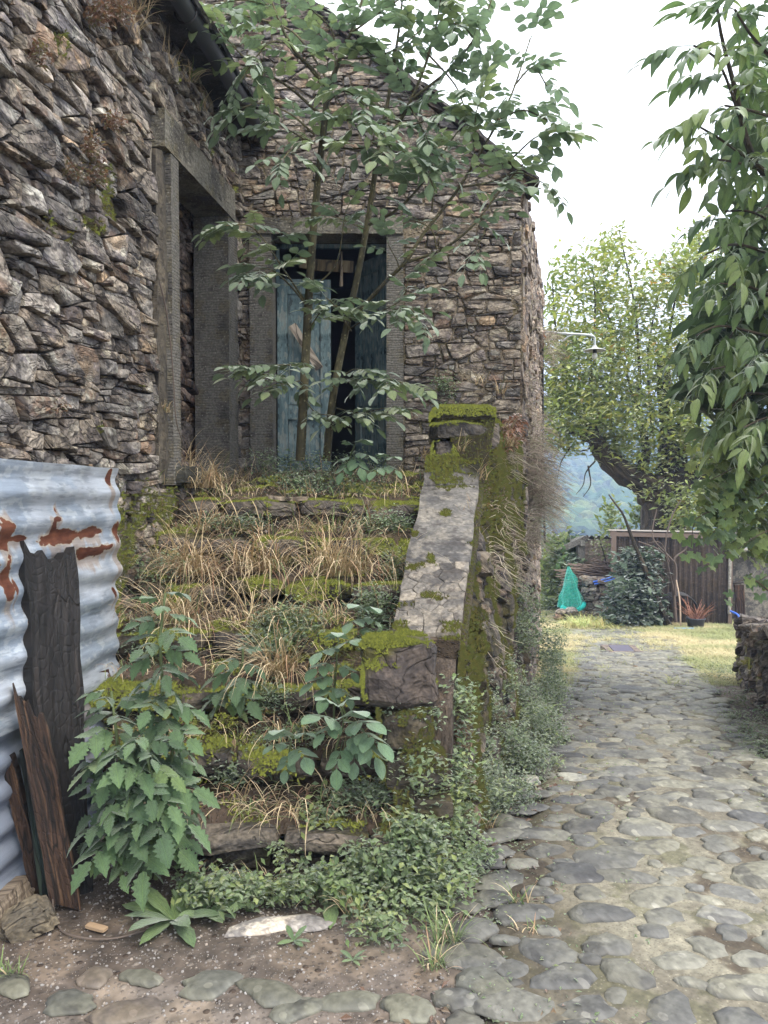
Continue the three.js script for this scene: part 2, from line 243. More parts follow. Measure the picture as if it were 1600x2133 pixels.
const M = {
  rock: std({ map: ROCKC, bumpMap: ROCKB, bumpScale: 0.024, roughness: 0.88, vertexColors: true }),
  block: std({ map: LICHC, bumpMap: BLOCKB, bumpScale: 0.035, roughness: 0.9, vertexColors: true, color: lin(2.0, 1.95, 1.9) }),
  cobble: std({ map: COBC, bumpMap: SANDB, bumpScale: 0.004, roughness: 0.62, vertexColors: true }),
  core: std({ map: EARTHC, bumpMap: EARTHB, bumpScale: 0.02, roughness: 1, color: lin(0.42, 0.36, 0.3), side: THREE.DoubleSide }),
  mortar: std({ map: rep(SANDC, 1, 1), bumpMap: EARTHB, bumpScale: 0.03, roughness: 1, color: lin(0.74, 0.66, 0.60), side: THREE.DoubleSide }),
  earth: std({ map: EARTHC, bumpMap: EARTHB, bumpScale: 0.012, roughness: 0.95, vertexColors: true, color: lin(1.34, 1.3, 1.24) }),
  soil: std({ map: EARTHC, bumpMap: EARTHB, bumpScale: 0.015, roughness: 1, vertexColors: true, side: THREE.DoubleSide }),
  sand: std({ map: SANDC, bumpMap: SANDB, bumpScale: 0.006, roughness: 0.85, vertexColors: true }),
  chisel: std({ map: rep(GREYC, 1.5, 1.5), bumpMap: rep(CHISELB, 1.6, 1.6), bumpScale: 0.012, roughness: 0.9, color: lin(0.27, 0.265, 0.25) }),
  roughstone: std({ map: rep(GREYC, 1.5, 1.5), bumpMap: ROCKB, bumpScale: 0.02, roughness: 0.9, color: lin(0.33, 0.32, 0.28) }),
  slate: std({ map: rep(GREYC, 2, 2), bumpMap: ROCKB, bumpScale: 0.01, roughness: 0.8, color: lin(0.12, 0.115, 0.12) }),
  lichen: std({ map: LICHC, bumpMap: ROCKB, bumpScale: 0.012, roughness: 0.95, vertexColors: true }),
  paint: std({ map: PAINTC, bumpMap: WOODB, bumpScale: 0.002, roughness: 0.75 }),
  board: std({ map: wood([0.50, 0.45, 0.39], [0.32, 0.28, 0.24], [0.62, 0.57, 0.5], 25), bumpMap: WOODB, bumpScale: 0.004, roughness: 0.9 }),
  rotten: std({ map: wood([0.22, 0.16, 0.125], [0.10, 0.075, 0.065], [0.36, 0.27, 0.2], 45), bumpMap: CHARB, bumpScale: 0.018, roughness: 0.95 }),
  char: std({ color: lin(0.6, 0.6, 0.62), map: wood([0.125, 0.11, 0.105], [0.055, 0.05, 0.05], [0.21, 0.185, 0.17], 65), bumpMap: CHARB, bumpScale: 0.014, roughness: 0.75 }),
  bark: std({ map: BARKC, bumpMap: BARKB, bumpScale: 0.004, roughness: 0.9, color: lin(0.30, 0.29, 0.20) }),
  darkbark: std({ map: rep(BARKC, 0.6, 0.6), bumpMap: rep(BARKB, 0.6, 0.6), bumpScale: 0.05, roughness: 0.95, color: lin(0.14, 0.12, 0.10) }),
  twig: std({ color: lin(0.10, 0.075, 0.055), roughness: 0.9 }),
  drytwig: std({ color: lin(0.11, 0.085, 0.07), roughness: 0.95 }),
  zinc: phy({ color: lin(0.76, 0.76, 0.76), map: ZINCC, roughnessMap: ZINCR, roughness: 1, metalness: 0.35, bumpMap: DENTB, bumpScale: 0.02, side: THREE.DoubleSide }),
  dark: std({ color: lin(0.012, 0.012, 0.014), roughness: 1, side: THREE.DoubleSide }),
  brownmetal: std({ color: lin(0.17, 0.125, 0.10), roughness: 0.6, metalness: 0.1 }),
  concrete: std({ map: rep(GREYC, 0.5, 0.5), bumpMap: EARTHB, bumpScale: 0.006, roughness: 0.95, color: lin(0.62, 0.60, 0.55) }),
  brickblock: std({ map: rep(GREYC, 0.5, 0.5), roughness: 0.95, color: lin(0.8, 0.66, 0.58) }),
  fibre: std({ map: rep(GREYC, 0.7, 0.7), roughness: 0.95, color: lin(0.46, 0.44, 0.41), side: THREE.DoubleSide }),
  black: std({ color: lin(0.02, 0.021, 0.024), roughness: 0.45 }),
  plasticpot: std({ color: lin(0.035, 0.038, 0.045), roughness: 0.5 }),
  blue: std({ color: lin(0.05, 0.14, 0.55), roughness: 0.4 }),
  whitepaint: std({ color: lin(0.38, 0.39, 0.37), roughness: 0.5, side: THREE.DoubleSide }),
  greymetal: std({ color: lin(0.42, 0.46, 0.47), roughness: 0.45, metalness: 0.3 }),
  iron: std({ color: lin(0.09, 0.09, 0.10), roughness: 0.55, metalness: 0.5, map: rep(GREYC, 3, 3) }),
  bulb: phy({ color: lin(0.85, 0.85, 0.82), roughness: 0.25, transmission: 0.4, thickness: 0 }),
};
const leafMat = (r, g, b, extra = {}) => phy({ map: LEAFC, bumpMap: LEAFB, bumpScale: 0.0016, color: lin(r, g, b), roughness: 1, transmission: 0.45, thickness: 0, clearcoat: 0.2, clearcoatRoughness: 0.42, side: THREE.DoubleSide, ...extra });
const L = {
  ash: [leafMat(0.22, 0.32, 0.17, { transmission: 0.55 }), leafMat(0.18, 0.275, 0.15, { transmission: 0.55 }), leafMat(0.28, 0.37, 0.16, { transmission: 0.55 }), leafMat(0.21, 0.31, 0.19, { transmission: 0.55 })],
  walnut: [leafMat(0.14, 0.235, 0.08, { transmission: 0.55 }), leafMat(0.17, 0.27, 0.085, { transmission: 0.55 }), leafMat(0.12, 0.20, 0.09), leafMat(0.22, 0.31, 0.085, { transmission: 0.55 })],
  vine: [leafMat(0.16, 0.26, 0.08), leafMat(0.24, 0.33, 0.09), leafMat(0.12, 0.21, 0.08)],
  shrub: [leafMat(0.10, 0.195, 0.075, { clearcoat: 0.14 }), leafMat(0.065, 0.14, 0.055, { clearcoat: 0.14 }), leafMat(0.145, 0.255, 0.105, { clearcoat: 0.14 }), leafMat(0.085, 0.165, 0.07, { clearcoat: 0.14 })],
  elder: [leafMat(0.18, 0.31, 0.18), leafMat(0.22, 0.35, 0.22), leafMat(0.14, 0.26, 0.13)],
  dock: [leafMat(0.19, 0.30, 0.10), leafMat(0.14, 0.24, 0.09)],
  tint: leafMat(1, 1, 1, { transmission: 0.55 }),                                                      // copies bring their own colour
  blade: phy({ color: lin(1, 1, 1), roughness: 0.85, transmission: 0.3, thickness: 0, side: THREE.DoubleSide, vertexColors: true }),
  bladetint: phy({ color: lin(1, 1, 1), roughness: 0.9, transmission: 0.2, thickness: 0, side: THREE.DoubleSide }),
  moss: std({ color: lin(1, 1, 1), roughness: 1, side: THREE.DoubleSide }),
  deadleaf: [leafMat(0.22, 0.09, 0.045), leafMat(0.30, 0.16, 0.07), leafMat(0.36, 0.25, 0.11)],
};
// ---------- masonry ----------
// a power diagram of unequal seeds: irregular stones that fill W x H; holes are rectangles [x0, y0, x1, y1]
function rubble(W, H, sizes, aspect, seed, holes = [], fill = 0.74) {
  const R = rngOf(seed), S = [], big = Math.max(...sizes.map((s) => s[0])), cell = big * 2, grid = new Map(), key = (i, j) => i * 4096 + j;
  const near = (x, y, k = 1) => { const out = [], a = Math.floor(x / aspect / cell), b = Math.floor(y / cell); for (let i = a - k; i <= a + k; i++) for (let j = b - k; j <= b + k; j++) out.push(...(grid.get(key(i + 9, j + 9)) ?? [])); return out; };
  for (const [r0, tries] of sizes) for (let n = 0; n < tries; n++) {
    const x = lerp(-0.1, W + 0.1, R()), y = lerp(-0.05, H + 0.05, R()), r = r0 * (0.8 + 0.4 * R());
    if (holes.some((h) => x > h[0] && x < h[2] && y > h[1] && y < h[3])) continue;
    if (near(x, y).some((s) => Math.hypot((s.x - x) / aspect, s.y - y) < fill * (s.r + r))) continue;
    const s = { x, y, r }; S.push(s); const q = key(Math.floor(x / aspect / cell) + 9, Math.floor(y / cell) + 9); if (!grid.has(q)) grid.set(q, []); grid.get(q).push(s);
  }
  const clip = (poly, a, b, c) => { const out = []; for (let i = 0; i < poly.length; i++) { const p = poly[i], q = poly[(i + 1) % poly.length], dp = a * p[0] + b * p[1] - c, dq = a * q[0] + b * q[1] - c; if (dp <= 0) out.push(p); if ((dp < 0) !== (dq < 0)) { const t = dp / (dp - dq); out.push([lerp(p[0], q[0], t), lerp(p[1], q[1], t)]); } } return out; };
  const cells = [];
  for (const s of S) {
    const sx = s.x / aspect, m = s.r * 3.2; let poly = [[sx - m, s.y - m], [sx + m, s.y - m], [sx + m, s.y + m], [sx - m, s.y + m]];
    const tilt = (R() - 0.5) * 0.0;
    for (const o of near(s.x, s.y, 2)) { if (o === s) continue; const ox = o.x / aspect, dx = ox - sx, dy = o.y - s.y + tilt; poly = clip(poly, 2 * dx, 2 * dy, ox * ox - sx * sx + o.y * o.y - s.y * s.y + s.r * s.r - o.r * o.r); if (poly.length < 3) break; }
    if (poly.length < 3) continue;
    poly = poly.map(([x, y]) => [x * aspect, y]);
    poly = clip(poly, -1, 0, 0); poly = clip(poly, 1, 0, W); poly = clip(poly, 0, -1, 0); poly = clip(poly, 0, 1, H);
    for (const h of holes) {
      const side = [[s.x - h[2], [-1, 0, -h[2]]], [h[0] - s.x, [1, 0, h[0]]], [s.y - h[3], [0, -1, -h[3]]], [h[1] - s.y, [0, 1, h[1]]]].sort((a, b) => b[0] - a[0])[0];
      if (poly.some((p) => p[0] > h[0] && p[0] < h[2] && p[1] > h[1] && p[1] < h[3]) || (Math.min(...poly.map((p) => p[0])) < h[2] && Math.max(...poly.map((p) => p[0])) > h[0] && Math.min(...poly.map((p) => p[1])) < h[3] && Math.max(...poly.map((p) => p[1])) > h[1])) poly = clip(poly, ...side[1]);
    }
    if (poly.length < 3) continue;
    let area = 0, cx = 0, cy = 0; for (let i = 0; i < poly.length; i++) { const p = poly[i], q = poly[(i + 1) % poly.length], w = p[0] * q[1] - q[0] * p[1]; area += w / 2; cx += (p[0] + q[0]) * w / 6; cy += (p[1] + q[1]) * w / 6; }
    if (area < 0.0009) continue;
    cells.push({ poly, area, x: cx / area, y: cy / area, r: Math.sqrt(area) });
  }
  return cells;
}
const cutBelow = (poly, f) => { // keep what lies under the line y = f(x)
  const out = []; for (let i = 0; i < poly.length; i++) { const p = poly[i], q = poly[(i + 1) % poly.length], a = p[1] - f(p[0]), b = q[1] - f(q[0]); if (a <= 0) out.push(p); if ((a < 0) !== (b < 0)) { const t = a / (a - b); out.push([lerp(p[0], q[0], t), lerp(p[1], q[1], t)]); } } return out;
};
// slab rubble: coarse cells broken again and again into uneven, roughly level pieces
function slabs(W, H, coarse, aspect, seed, holes, o) {
  const R = rngOf(seed + 900), out = [], cutBy = (poly, a, b, c) => { const q = []; for (let i = 0; i < poly.length; i++) { const p = poly[i], n = poly[(i + 1) % poly.length], dp = a * p[0] + b * p[1] - c, dn = a * n[0] + b * n[1] - c; if (dp <= 0) q.push(p); if ((dp < 0) !== (dn < 0)) { const t = dp / (dp - dn); q.push([lerp(p[0], n[0], t), lerp(p[1], n[1], t)]); } } return q; };
  const go = (poly, depth) => {
    if (poly.length < 3) return; let x0 = 9, x1 = -9, y0 = 9, y1 = -9; for (const [x, y] of poly) { x0 = Math.min(x0, x); x1 = Math.max(x1, x); y0 = Math.min(y0, y); y1 = Math.max(y1, y); }
    const w = x1 - x0, h = y1 - y0, want = o.min + (o.max - o.min) * Math.pow(R(), o.skew ?? 2.6);
    if (w * h < want && h < o.tall && w < o.long || depth > 7 || w * h < 0.0022) {
      let area = 0, cx = 0, cy = 0; for (let i = 0; i < poly.length; i++) { const p = poly[i], q = poly[(i + 1) % poly.length], k = p[0] * q[1] - q[0] * p[1]; area += k / 2; cx += (p[0] + q[0]) * k / 6; cy += (p[1] + q[1]) * k / 6; }
      if (area > 0.0007) out.push({ poly, area, x: cx / area, y: cy / area, r: Math.sqrt(area) * 0.85 }); return;
    }
    const level = h * (o.ratio ?? 2.2) * (0.7 + 0.6 * R()) > w, t = R() < 0.35 ? (R() < 0.5 ? 0.2 : 0.8) : 0.35 + 0.3 * R(), a = level ? (R() - 0.5) * 0.24 : Math.PI / 2 + (R() - 0.5) * 0.7, nx = -Math.sin(a), ny = Math.cos(a), c = nx * (x0 + w * (level ? 0.5 : t)) + ny * (y0 + h * (level ? t : 0.5));
    go(cutBy(poly, nx, ny, c), depth + 1); go(cutBy(poly, -nx, -ny, -c), depth + 1);
  };
  for (const c of rubble(W, H, coarse, aspect, seed, holes, 0.74)) go(c.poly, 0);
  return out;
}
// one split stone with a rough face over a cell; map(u, v, h) puts it in the world
function stoneGeo(c, map, R, o) {
  const gap = o.gap * (0.7 + 0.6 * R()), T = new Tri(), pts = [], shrink = Math.max(0.55, 1 - gap / c.r);
  const tiltX = (R() - 0.5) * o.tilt, tiltY = (R() - 0.5) * o.tilt - o.tilt * 0.12, out = o.out[0] + (o.out[1] - o.out[0]) * R() * R() + 0.0;
  for (let i = 0; i < c.poly.length; i++) {
    const p = c.poly[i], q = c.poly[(i + 1) % c.poly.length], l = Math.hypot(q[0] - p[0], q[1] - p[1]), n = l > c.r * 0.45 ? 2 : 1;
    if (l < c.r * 0.1) continue;
    const prev = c.poly[(i + c.poly.length - 1) % c.poly.length], k = (o.wear ?? 0.02) + (o.wear ?? 0.1) * R(); // worn corners
    pts.push([lerp(lerp(p[0], q[0], k), lerp(p[0], prev[0], k), 0.3), lerp(lerp(p[1], q[1], k), lerp(p[1], prev[1], k), 0.3)]);
    for (let j = 1; j < n; j++) { const t = 0.35 + 0.3 * R(), w = (R() - 0.5) * c.r * 0.14; pts.push([lerp(p[0], q[0], t) + (q[1] - p[1]) / l * w, lerp(p[1], q[1], t) - (q[0] - p[0]) / l * w]); }
  }
  if (pts.length < 3) return null;
  const ring = (s, h, jit) => pts.map(([x, y]) => { const k = s * (1 + (R() - 0.5) * jit), u = c.x + (x - c.x) * k, v = c.y + (y - c.y) * k; return [u, v, h === null ? -0.06 : h + tiltX * (u - c.x) + tiltY * (v - c.y) + (R() - 0.5) * o.rough * Math.min(1, c.r * 5)]; });
  const rings = [ring(shrink, null, 0), ring(shrink, out - 0.35 * c.r * o.bevel - (o.edge ?? 0.006), 0), ring(shrink * (o.inset ?? 0.9), out - 0.002, 0.1)];
  if (c.r > 0.075) rings.push(ring(shrink * 0.5, out + 0.008 * (R() - 0.3), 0.35));
  const ou = R() * 3, ov = R() * 3, turn = (R() - 0.5) * 0.5, ct = Math.cos(turn), st = Math.sin(turn), sc = o.uv ?? 0.8;
  const uvOf = (p) => { const a = p[0] + p[2] * 0.6, b = p[1] + p[2] * 0.8; return [(a * ct - b * st) * sc + ou, (a * st + b * ct) * sc + ov]; };
  const tint = o.tint(R, c), col = (p) => (o.vary ? o.vary(tint, p) : tint), W = (p) => map(p[0], p[1], p[2]);
  const emit = (a, b, d) => T.tri(W(a), W(b), W(d), uvOf(a), uvOf(b), uvOf(d), col(a), col(b), col(d));
  for (let k = 0; k + 1 < rings.length; k++) for (let i = 0; i < pts.length; i++) { const j = (i + 1) % pts.length, a = rings[k][i], b = rings[k][j], d = rings[k + 1][j], e = rings[k + 1][i]; if (R() < 0.5) { emit(a, b, d); emit(a, d, e); } else { emit(a, b, e); emit(b, d, e); } }
  const last = rings[rings.length - 1], mid = [c.x + (R() - 0.5) * c.r * 0.2, c.y + (R() - 0.5) * c.r * 0.2, out + (R() - 0.4) * o.rough * 0.7];
  for (let i = 0; i < pts.length; i++) emit(last[i], last[(i + 1) % pts.length], mid);
  return T.geo();
}
// lays the cells as parts: the largest `most` singly, the rest joined
function lay(cells, map, seed, o, parent, name, mat, most, weight = (c) => c.area) {
  const R = rngOf(seed), rest = [], made = [], order = [...cells].sort((a, b) => weight(b) - weight(a)), list = [];
  order.forEach((c, i) => { const g = stoneGeo(c, map, R, o); if (!g) return; list.push(g); if (i < most) made.push(part(name, g, mat, parent)); else rest.push(g); });
  if (rest.length) part('small_' + name, merge(rest), mat, parent).userData.kind = 'stuff';
  return list;
}
// a rough block: a box with broken faces
function blockGeo(w, h, d, seed, o = {}) {
  const R = rngOf(seed), k = o.k ?? [4, 2, 2], g = new THREE.BoxGeometry(w, h, d, ...k).toNonIndexed(), p = g.attributes.position, u = g.attributes.uv, n = g.attributes.normal, col = [], am = o.rough ?? 0.02, f = o.freq ?? 7, s0 = seed * 3.7;
  const tint = o.tint ?? [0.3, 0.28, 0.25], ou = R() * 3, ov = R() * 3, r = o.round ?? 0.12;
  for (let i = 0; i < p.count; i++) {
    let x = p.getX(i), y = p.getY(i), z = p.getZ(i);
    const nx = n.getX(i), ny = n.getY(i); u.setXY(i, ou + 0.8 * (Math.abs(nx) > 0.5 ? z : x) + 0.3 * y * Math.abs(ny), ov + 0.8 * (Math.abs(ny) > 0.5 ? z : y));
    const ex = Math.abs(x) / (w / 2), ey = Math.abs(y) / (h / 2), ez = Math.abs(z) / (d / 2), e = (ex > 0.99) + (ey > 0.99) + (ez > 0.99), m = Math.min(w, h, d);
    if (e > 1) { const q = r * m * (e - 1) * 0.6; if (ex > 0.99) x -= Math.sign(x) * q; if (ey > 0.99) y -= Math.sign(y) * q; if (ez > 0.99) z -= Math.sign(z) * q; }
    const a = s0 + Math.round(x * 500) / 500, b = Math.round(y * 500) / 500, c = Math.round(z * 500) / 500;
    p.setXYZ(i, x + am * noise3(a * f, b * f, c * f + 5), y + am * noise3(a * f + 9, b * f, c * f), z + am * noise3(a * f, b * f + 7, c * f));
    const t = o.vary ? o.vary(tint, [x, y, z], ny) : tint; col.push(...t);
  }
  g.setAttribute('color', new THREE.Float32BufferAttribute(col, 3)); g.computeVertexNormals(); return g;
}
const put = (g, x, y, z, rx = 0, ry = 0, rz = 0) => g.applyMatrix4(M4(V(x, y, z), new THREE.Euler(rx, ry, rz), 1));
// a rounded cobble, bedded in the ground
function cobbleGeo(rx, rz, hgt, seed, tint, angular = 0.12) {
  const R = rngOf(seed), n = 13, P = [], U = [], C = [], I = [], ou = R() * 3, ov = R() * 3, e = 2 + R() * 0.7, ph = R() * 6, lop = (R() - 0.5) * 0.4;
  const rings = [[1.0, -0.35], [1.0, 0.15], [0.9, 0.62], [0.62, 0.93]];
  const rad = []; for (let i = 0; i < n; i++) { const a = (i / n) * 6.2832, c = Math.abs(Math.cos(a)), s = Math.abs(Math.sin(a)); rad.push((1 / Math.pow(Math.pow(c, e) + Math.pow(s, e), 1 / e)) * (1 + angular * Math.sin(2 * a + ph) * 0.5 + angular * (R() - 0.5))); }
  const add = (x, y, z) => { P.push(x, y, z); U.push(x * 0.9 + ou + y, z * 0.9 + ov + y); const k = 1 + 0.12 * (R() - 0.5); C.push(tint[0] * k, tint[1] * k, tint[2] * k); };
  for (const [s, h] of rings) for (let i = 0; i < n; i++) { const a = (i / n) * 6.2832, x = Math.cos(a) * rad[i] * s * rx, z = Math.sin(a) * rad[i] * s * rz; add(x, hgt * h * (1 + lop * Math.cos(a + ph)) , z); }
  add(0, hgt * (1 + 0.1 * (R() - 0.5)), 0);
  for (let k = 0; k < 3; k++) for (let i = 0; i < n; i++) { const j = (i + 1) % n, a = k * n + i, b = k * n + j; I.push(a, a + n, b, b, a + n, b + n); }
  for (let i = 0; i < n; i++) I.push(3 * n + i, 4 * n, 3 * n + ((i + 1) % n));
  const g = new THREE.BufferGeometry(); g.setAttribute('position', new THREE.Float32BufferAttribute(P, 3)); g.setAttribute('uv', new THREE.Float32BufferAttribute(U, 2)); g.setAttribute('color', new THREE.Float32BufferAttribute(C, 3)); g.setIndex(I); g.computeVertexNormals(); return g;
}
// samples points on faces: list of geometries in world axes, mask(x, y, z, ny) gives 0..1
function sampleOn(geos, perSqM, mask, seed) {
  const R = rngOf(seed), out = [], a = V(), b = V(), c = V(), n = V(), e = V();
  for (const g of geos) {
    const p = g.attributes.position, ix = g.index, count = ix ? ix.count : p.count, get = (k) => (ix ? ix.getX(k) : k);
    for (let i = 0; i < count; i += 3) {
      a.fromBufferAttribute(p, get(i)); b.fromBufferAttribute(p, get(i + 1)); c.fromBufferAttribute(p, get(i + 2));
      n.copy(b).sub(a).cross(e.copy(c).sub(a)); const area = n.length() / 2; if (area < 1e-7) continue; n.normalize();
      const want = area * perSqM; let k = Math.floor(want) + (R() < want % 1 ? 1 : 0);
      while (k-- > 0) { let s = R(), t = R(); if (s + t > 1) { s = 1 - s; t = 1 - t; } const x = a.x + (b.x - a.x) * s + (c.x - a.x) * t, y = a.y + (b.y - a.y) * s + (c.y - a.y) * t, z = a.z + (b.z - a.z) * s + (c.z - a.z) * t; if (R() < mask(x, y, z, n.y)) out.push([V(x, y, z), n.clone()]); }
    }
  }
  return out;
}
// a cushion of moss: a few crossed, rounded fronds
const MOSSG = (() => { const T = new Tri(), R = rngOf(5), w = [1, 1, 1]; for (let i = 0; i < 7; i++) { const a = R() * 6.28, l = 0.5 + 0.7 * R(), b = a + 1.9, o = 0.35 * R(), x = Math.cos(a) * o, z = Math.sin(a) * o, dx = Math.cos(b) * 0.22, dz = Math.sin(b) * 0.22, tx = Math.cos(a) * l * 0.75, tz = Math.sin(a) * l * 0.75; T.tri([x - dx, 0, z - dz], [x + dx, 0, z + dz], [x + tx, l * 0.8, z + tz], [0, 0], [1, 0], [0.5, 1], w); } return T.geo(); })();
const UPV = V(0, 1, 0), MOSSC = [[0.044, 0.051, 0.012], [0.032, 0.037, 0.011], [0.062, 0.069, 0.015], [0.024, 0.025, 0.009], [0.038, 0.035, 0.011]];
function mossInstances(samples, size, seed, pick = (R) => MOSSC[Math.floor(R() * 3)]) {
  const R = rngOf(seed);
  return samples.map(([p, n]) => { const q = new THREE.Quaternion().setFromUnitVectors(UPV, n.clone().lerp(UPV, 0.25).normalize()).multiply(new THREE.Quaternion().setFromAxisAngle(UPV, R() * 6.28)), s = size * (0.6 + 0.8 * R()), c = pick(R, p), k = 0.75 + 0.5 * R(); return [new THREE.Matrix4().compose(p, q, V(s, s, s)), lin(c[0] * k, c[1] * k, c[2] * k)]; });
}

// ---------- leaves ----------
// a single blade of a leaf from the origin along +z, its face up; u across, v along
function leaflet(len, wid, o = {}) {
  const n = o.seg ?? 6, P = [], U = [], I = [], fold = o.fold ?? 0.25, droop = o.droop ?? 0.25, teeth = o.teeth ?? 0, widest = o.widest ?? 0.42;
  for (let i = 0; i <= n; i++) {
    const t = i / n, prof = t < widest ? Math.pow(Math.sin((t / widest) * Math.PI / 2), 0.75) : Math.pow(Math.cos(((t - widest) / (1 - widest)) * Math.PI / 2), o.tip ?? 0.9);
    let w = wid / 2 * Math.max(prof, i === 0 ? 0.04 : 0); const wu = w; if (teeth && i > 0 && i < n) w *= i % 2 ? 1 + teeth : 1 - teeth;
    const z = len * t, y = -droop * len * t * t;
    P.push(-w, y + fold * w, z + (teeth && i % 2 ? -0.02 * len : 0), 0, y, z, w, y + fold * w, z + (teeth && i % 2 ? -0.02 * len : 0)); U.push(0.5 - wu / wid, t, 0.5, t, 0.5 + wu / wid, t);
    if (i < n) { const a = i * 3; I.push(a, a + 3, a + 1, a + 1, a + 3, a + 4, a + 1, a + 4, a + 2, a + 2, a + 4, a + 5); }
  }
  const g = new THREE.BufferGeometry(); g.setAttribute('position', new THREE.Float32BufferAttribute(P, 3)); g.setAttribute('uv', new THREE.Float32BufferAttribute(U, 2)); g.setIndex(I); g.computeVertexNormals(); return g;
}
// a pinnate leaf along +z: pairs of leaflets and one at the end
function pinnate(len, pairs, ll, lw, seed, o = {}) {
  const R = rngOf(seed), list = [], bend = o.bend ?? 0.25, Y = (t) => -bend * len * t * t;
  const st = tube([V(0, 0, 0), V(0, Y(0.5), len * 0.5), V(0, Y(1), len)], 0.0022, 0.0012, 3, 4); list.push(st);
  for (let k = 0; k < pairs; k++) for (const s of [-1, 1]) {
    const t = (o.from ?? 0.35) + (0.95 - (o.from ?? 0.35)) * (k / pairs), sz = 1 - 0.18 * Math.abs(k - pairs * 0.6) / pairs + 0.15 * (R() - 0.5);
    const g = leaflet(ll * sz, lw * sz, { ...o, droop: (o.droop ?? 0.25) * (0.6 + 0.8 * R()) });
    g.applyMatrix4(M4(V(0, Y(t), len * t), new THREE.Euler(0.15 + 0.35 * R() * (o.hang ?? 1), s * (1.0 + 0.25 * (R() - 0.5)), s * -0.25 * R(), 'YXZ'), 1)); list.push(g);
  }
  const g = leaflet(ll * 1.12, lw * 1.08, o); g.applyMatrix4(M4(V(0, Y(1), len), new THREE.Euler(0.35, (R() - 0.5) * 0.3, 0, 'YXZ'), 1)); list.push(g);
  return merge(list);
}
// a lobed leaf, like a vine's or a maple's, lying in xz, stalk at the origin, tip along +z
function lobed(size, seed, lobes = 5) {
  const R = rngOf(seed), n = lobes * 4, P = [0, 0, size * 0.3], U = [0.5, 0.1], I = [];
  for (let i = 0; i <= n; i++) { const a = -2.5 + 5 * (i / n), ph = (i / 4) % 1, lobe = [0.66, 0.8, 1, 0.84][i % 4] * (1 - 0.18 * Math.abs(a) / 2.5) * (0.93 + 0.14 * R()), r = size * 0.62 * lobe; P.push(Math.sin(a) * r, -0.16 * r * r / size + 0.05 * size * (R() - 0.5), size * 0.3 + Math.cos(a) * r); U.push(0.5 + Math.sin(a) * 0.45 * lobe, 0.3 + Math.cos(a) * 0.6 * lobe); if (i) I.push(0, i, i + 1); }
  const g = new THREE.BufferGeometry(); g.setAttribute('position', new THREE.Float32BufferAttribute(P, 3)); g.setAttribute('uv', new THREE.Float32BufferAttribute(U, 2)); g.setIndex(I); g.computeVertexNormals(); return g;
}
// turns a leaf (along +z, face +y) to point along `dir`, its face as far up as that allows, with some roll
function leafTurn(dir, roll = 0) { const z = dir.clone().normalize(), x = V().crossVectors(UPV, z); if (x.lengthSq() < 1e-4) x.set(1, 0, 0); x.normalize(); const y = V().crossVectors(z, x); return new THREE.Quaternion().setFromRotationMatrix(new THREE.Matrix4().makeBasis(x, y, z)).multiply(new THREE.Quaternion().setFromAxisAngle(V(0, 0, 1), roll)); }
function addLeaf(geos, mats, p, dir, roll, s, parent, R, name = 'leaf') { const m = part(name, geos[Math.floor(R() * geos.length)], mats[Math.floor(R() * mats.length)], parent, p.clone().sub(parent.position)); m.quaternion.copy(leafTurn(dir, roll)); m.scale.setScalar(s); return m; }
// a blade of grass as a ribbon that leaves the ground at an angle and bends over, wavering
function grassBlade(T, p, dir, len, wid, lean, R, c0, c1) {
  const n = 6, ds = len / n, side0 = V(-dir.z, 0, dir.x).normalize(); let th = 0.35 + 0.6 * R() * lean, az = 0, prev = null, x = p.x, y = p.y, z = p.z; const k = (0.5 + 1.6 * R()) * lean / n * 1.25;
  for (let i = 0; i <= n; i++) {
    const t = i / n, w = wid * (t < 0.3 ? 0.7 + t : 1 - (t - 0.3) * 1.25) / 2, c = [lerp(c0[0], c1[0], t), lerp(c0[1], c1[1], t), lerp(c0[2], c1[2], t)], a = [x - side0.x * w, y, z - side0.z * w], b = [x + side0.x * w, y + 0.25 * w, z + side0.z * w];
    if (prev) { T.tri(prev[0], prev[1], b, [0, 0], [1, 0], [1, 1], prev[2], prev[2], c); if (i < n) T.tri(prev[0], b, a, [0, 0], [1, 1], [0, 1], prev[2], c, c); }
    prev = [a, b, c]; const ca = Math.cos(az), sa = Math.sin(az), dx = dir.x * ca - dir.z * sa, dz = dir.x * sa + dir.z * ca; x += Math.sin(th) * dx * ds; z += Math.sin(th) * dz * ds; y += Math.cos(th) * ds; th += k * (0.4 + 1.4 * t); az += (R() - 0.5) * 0.35;
  }
}
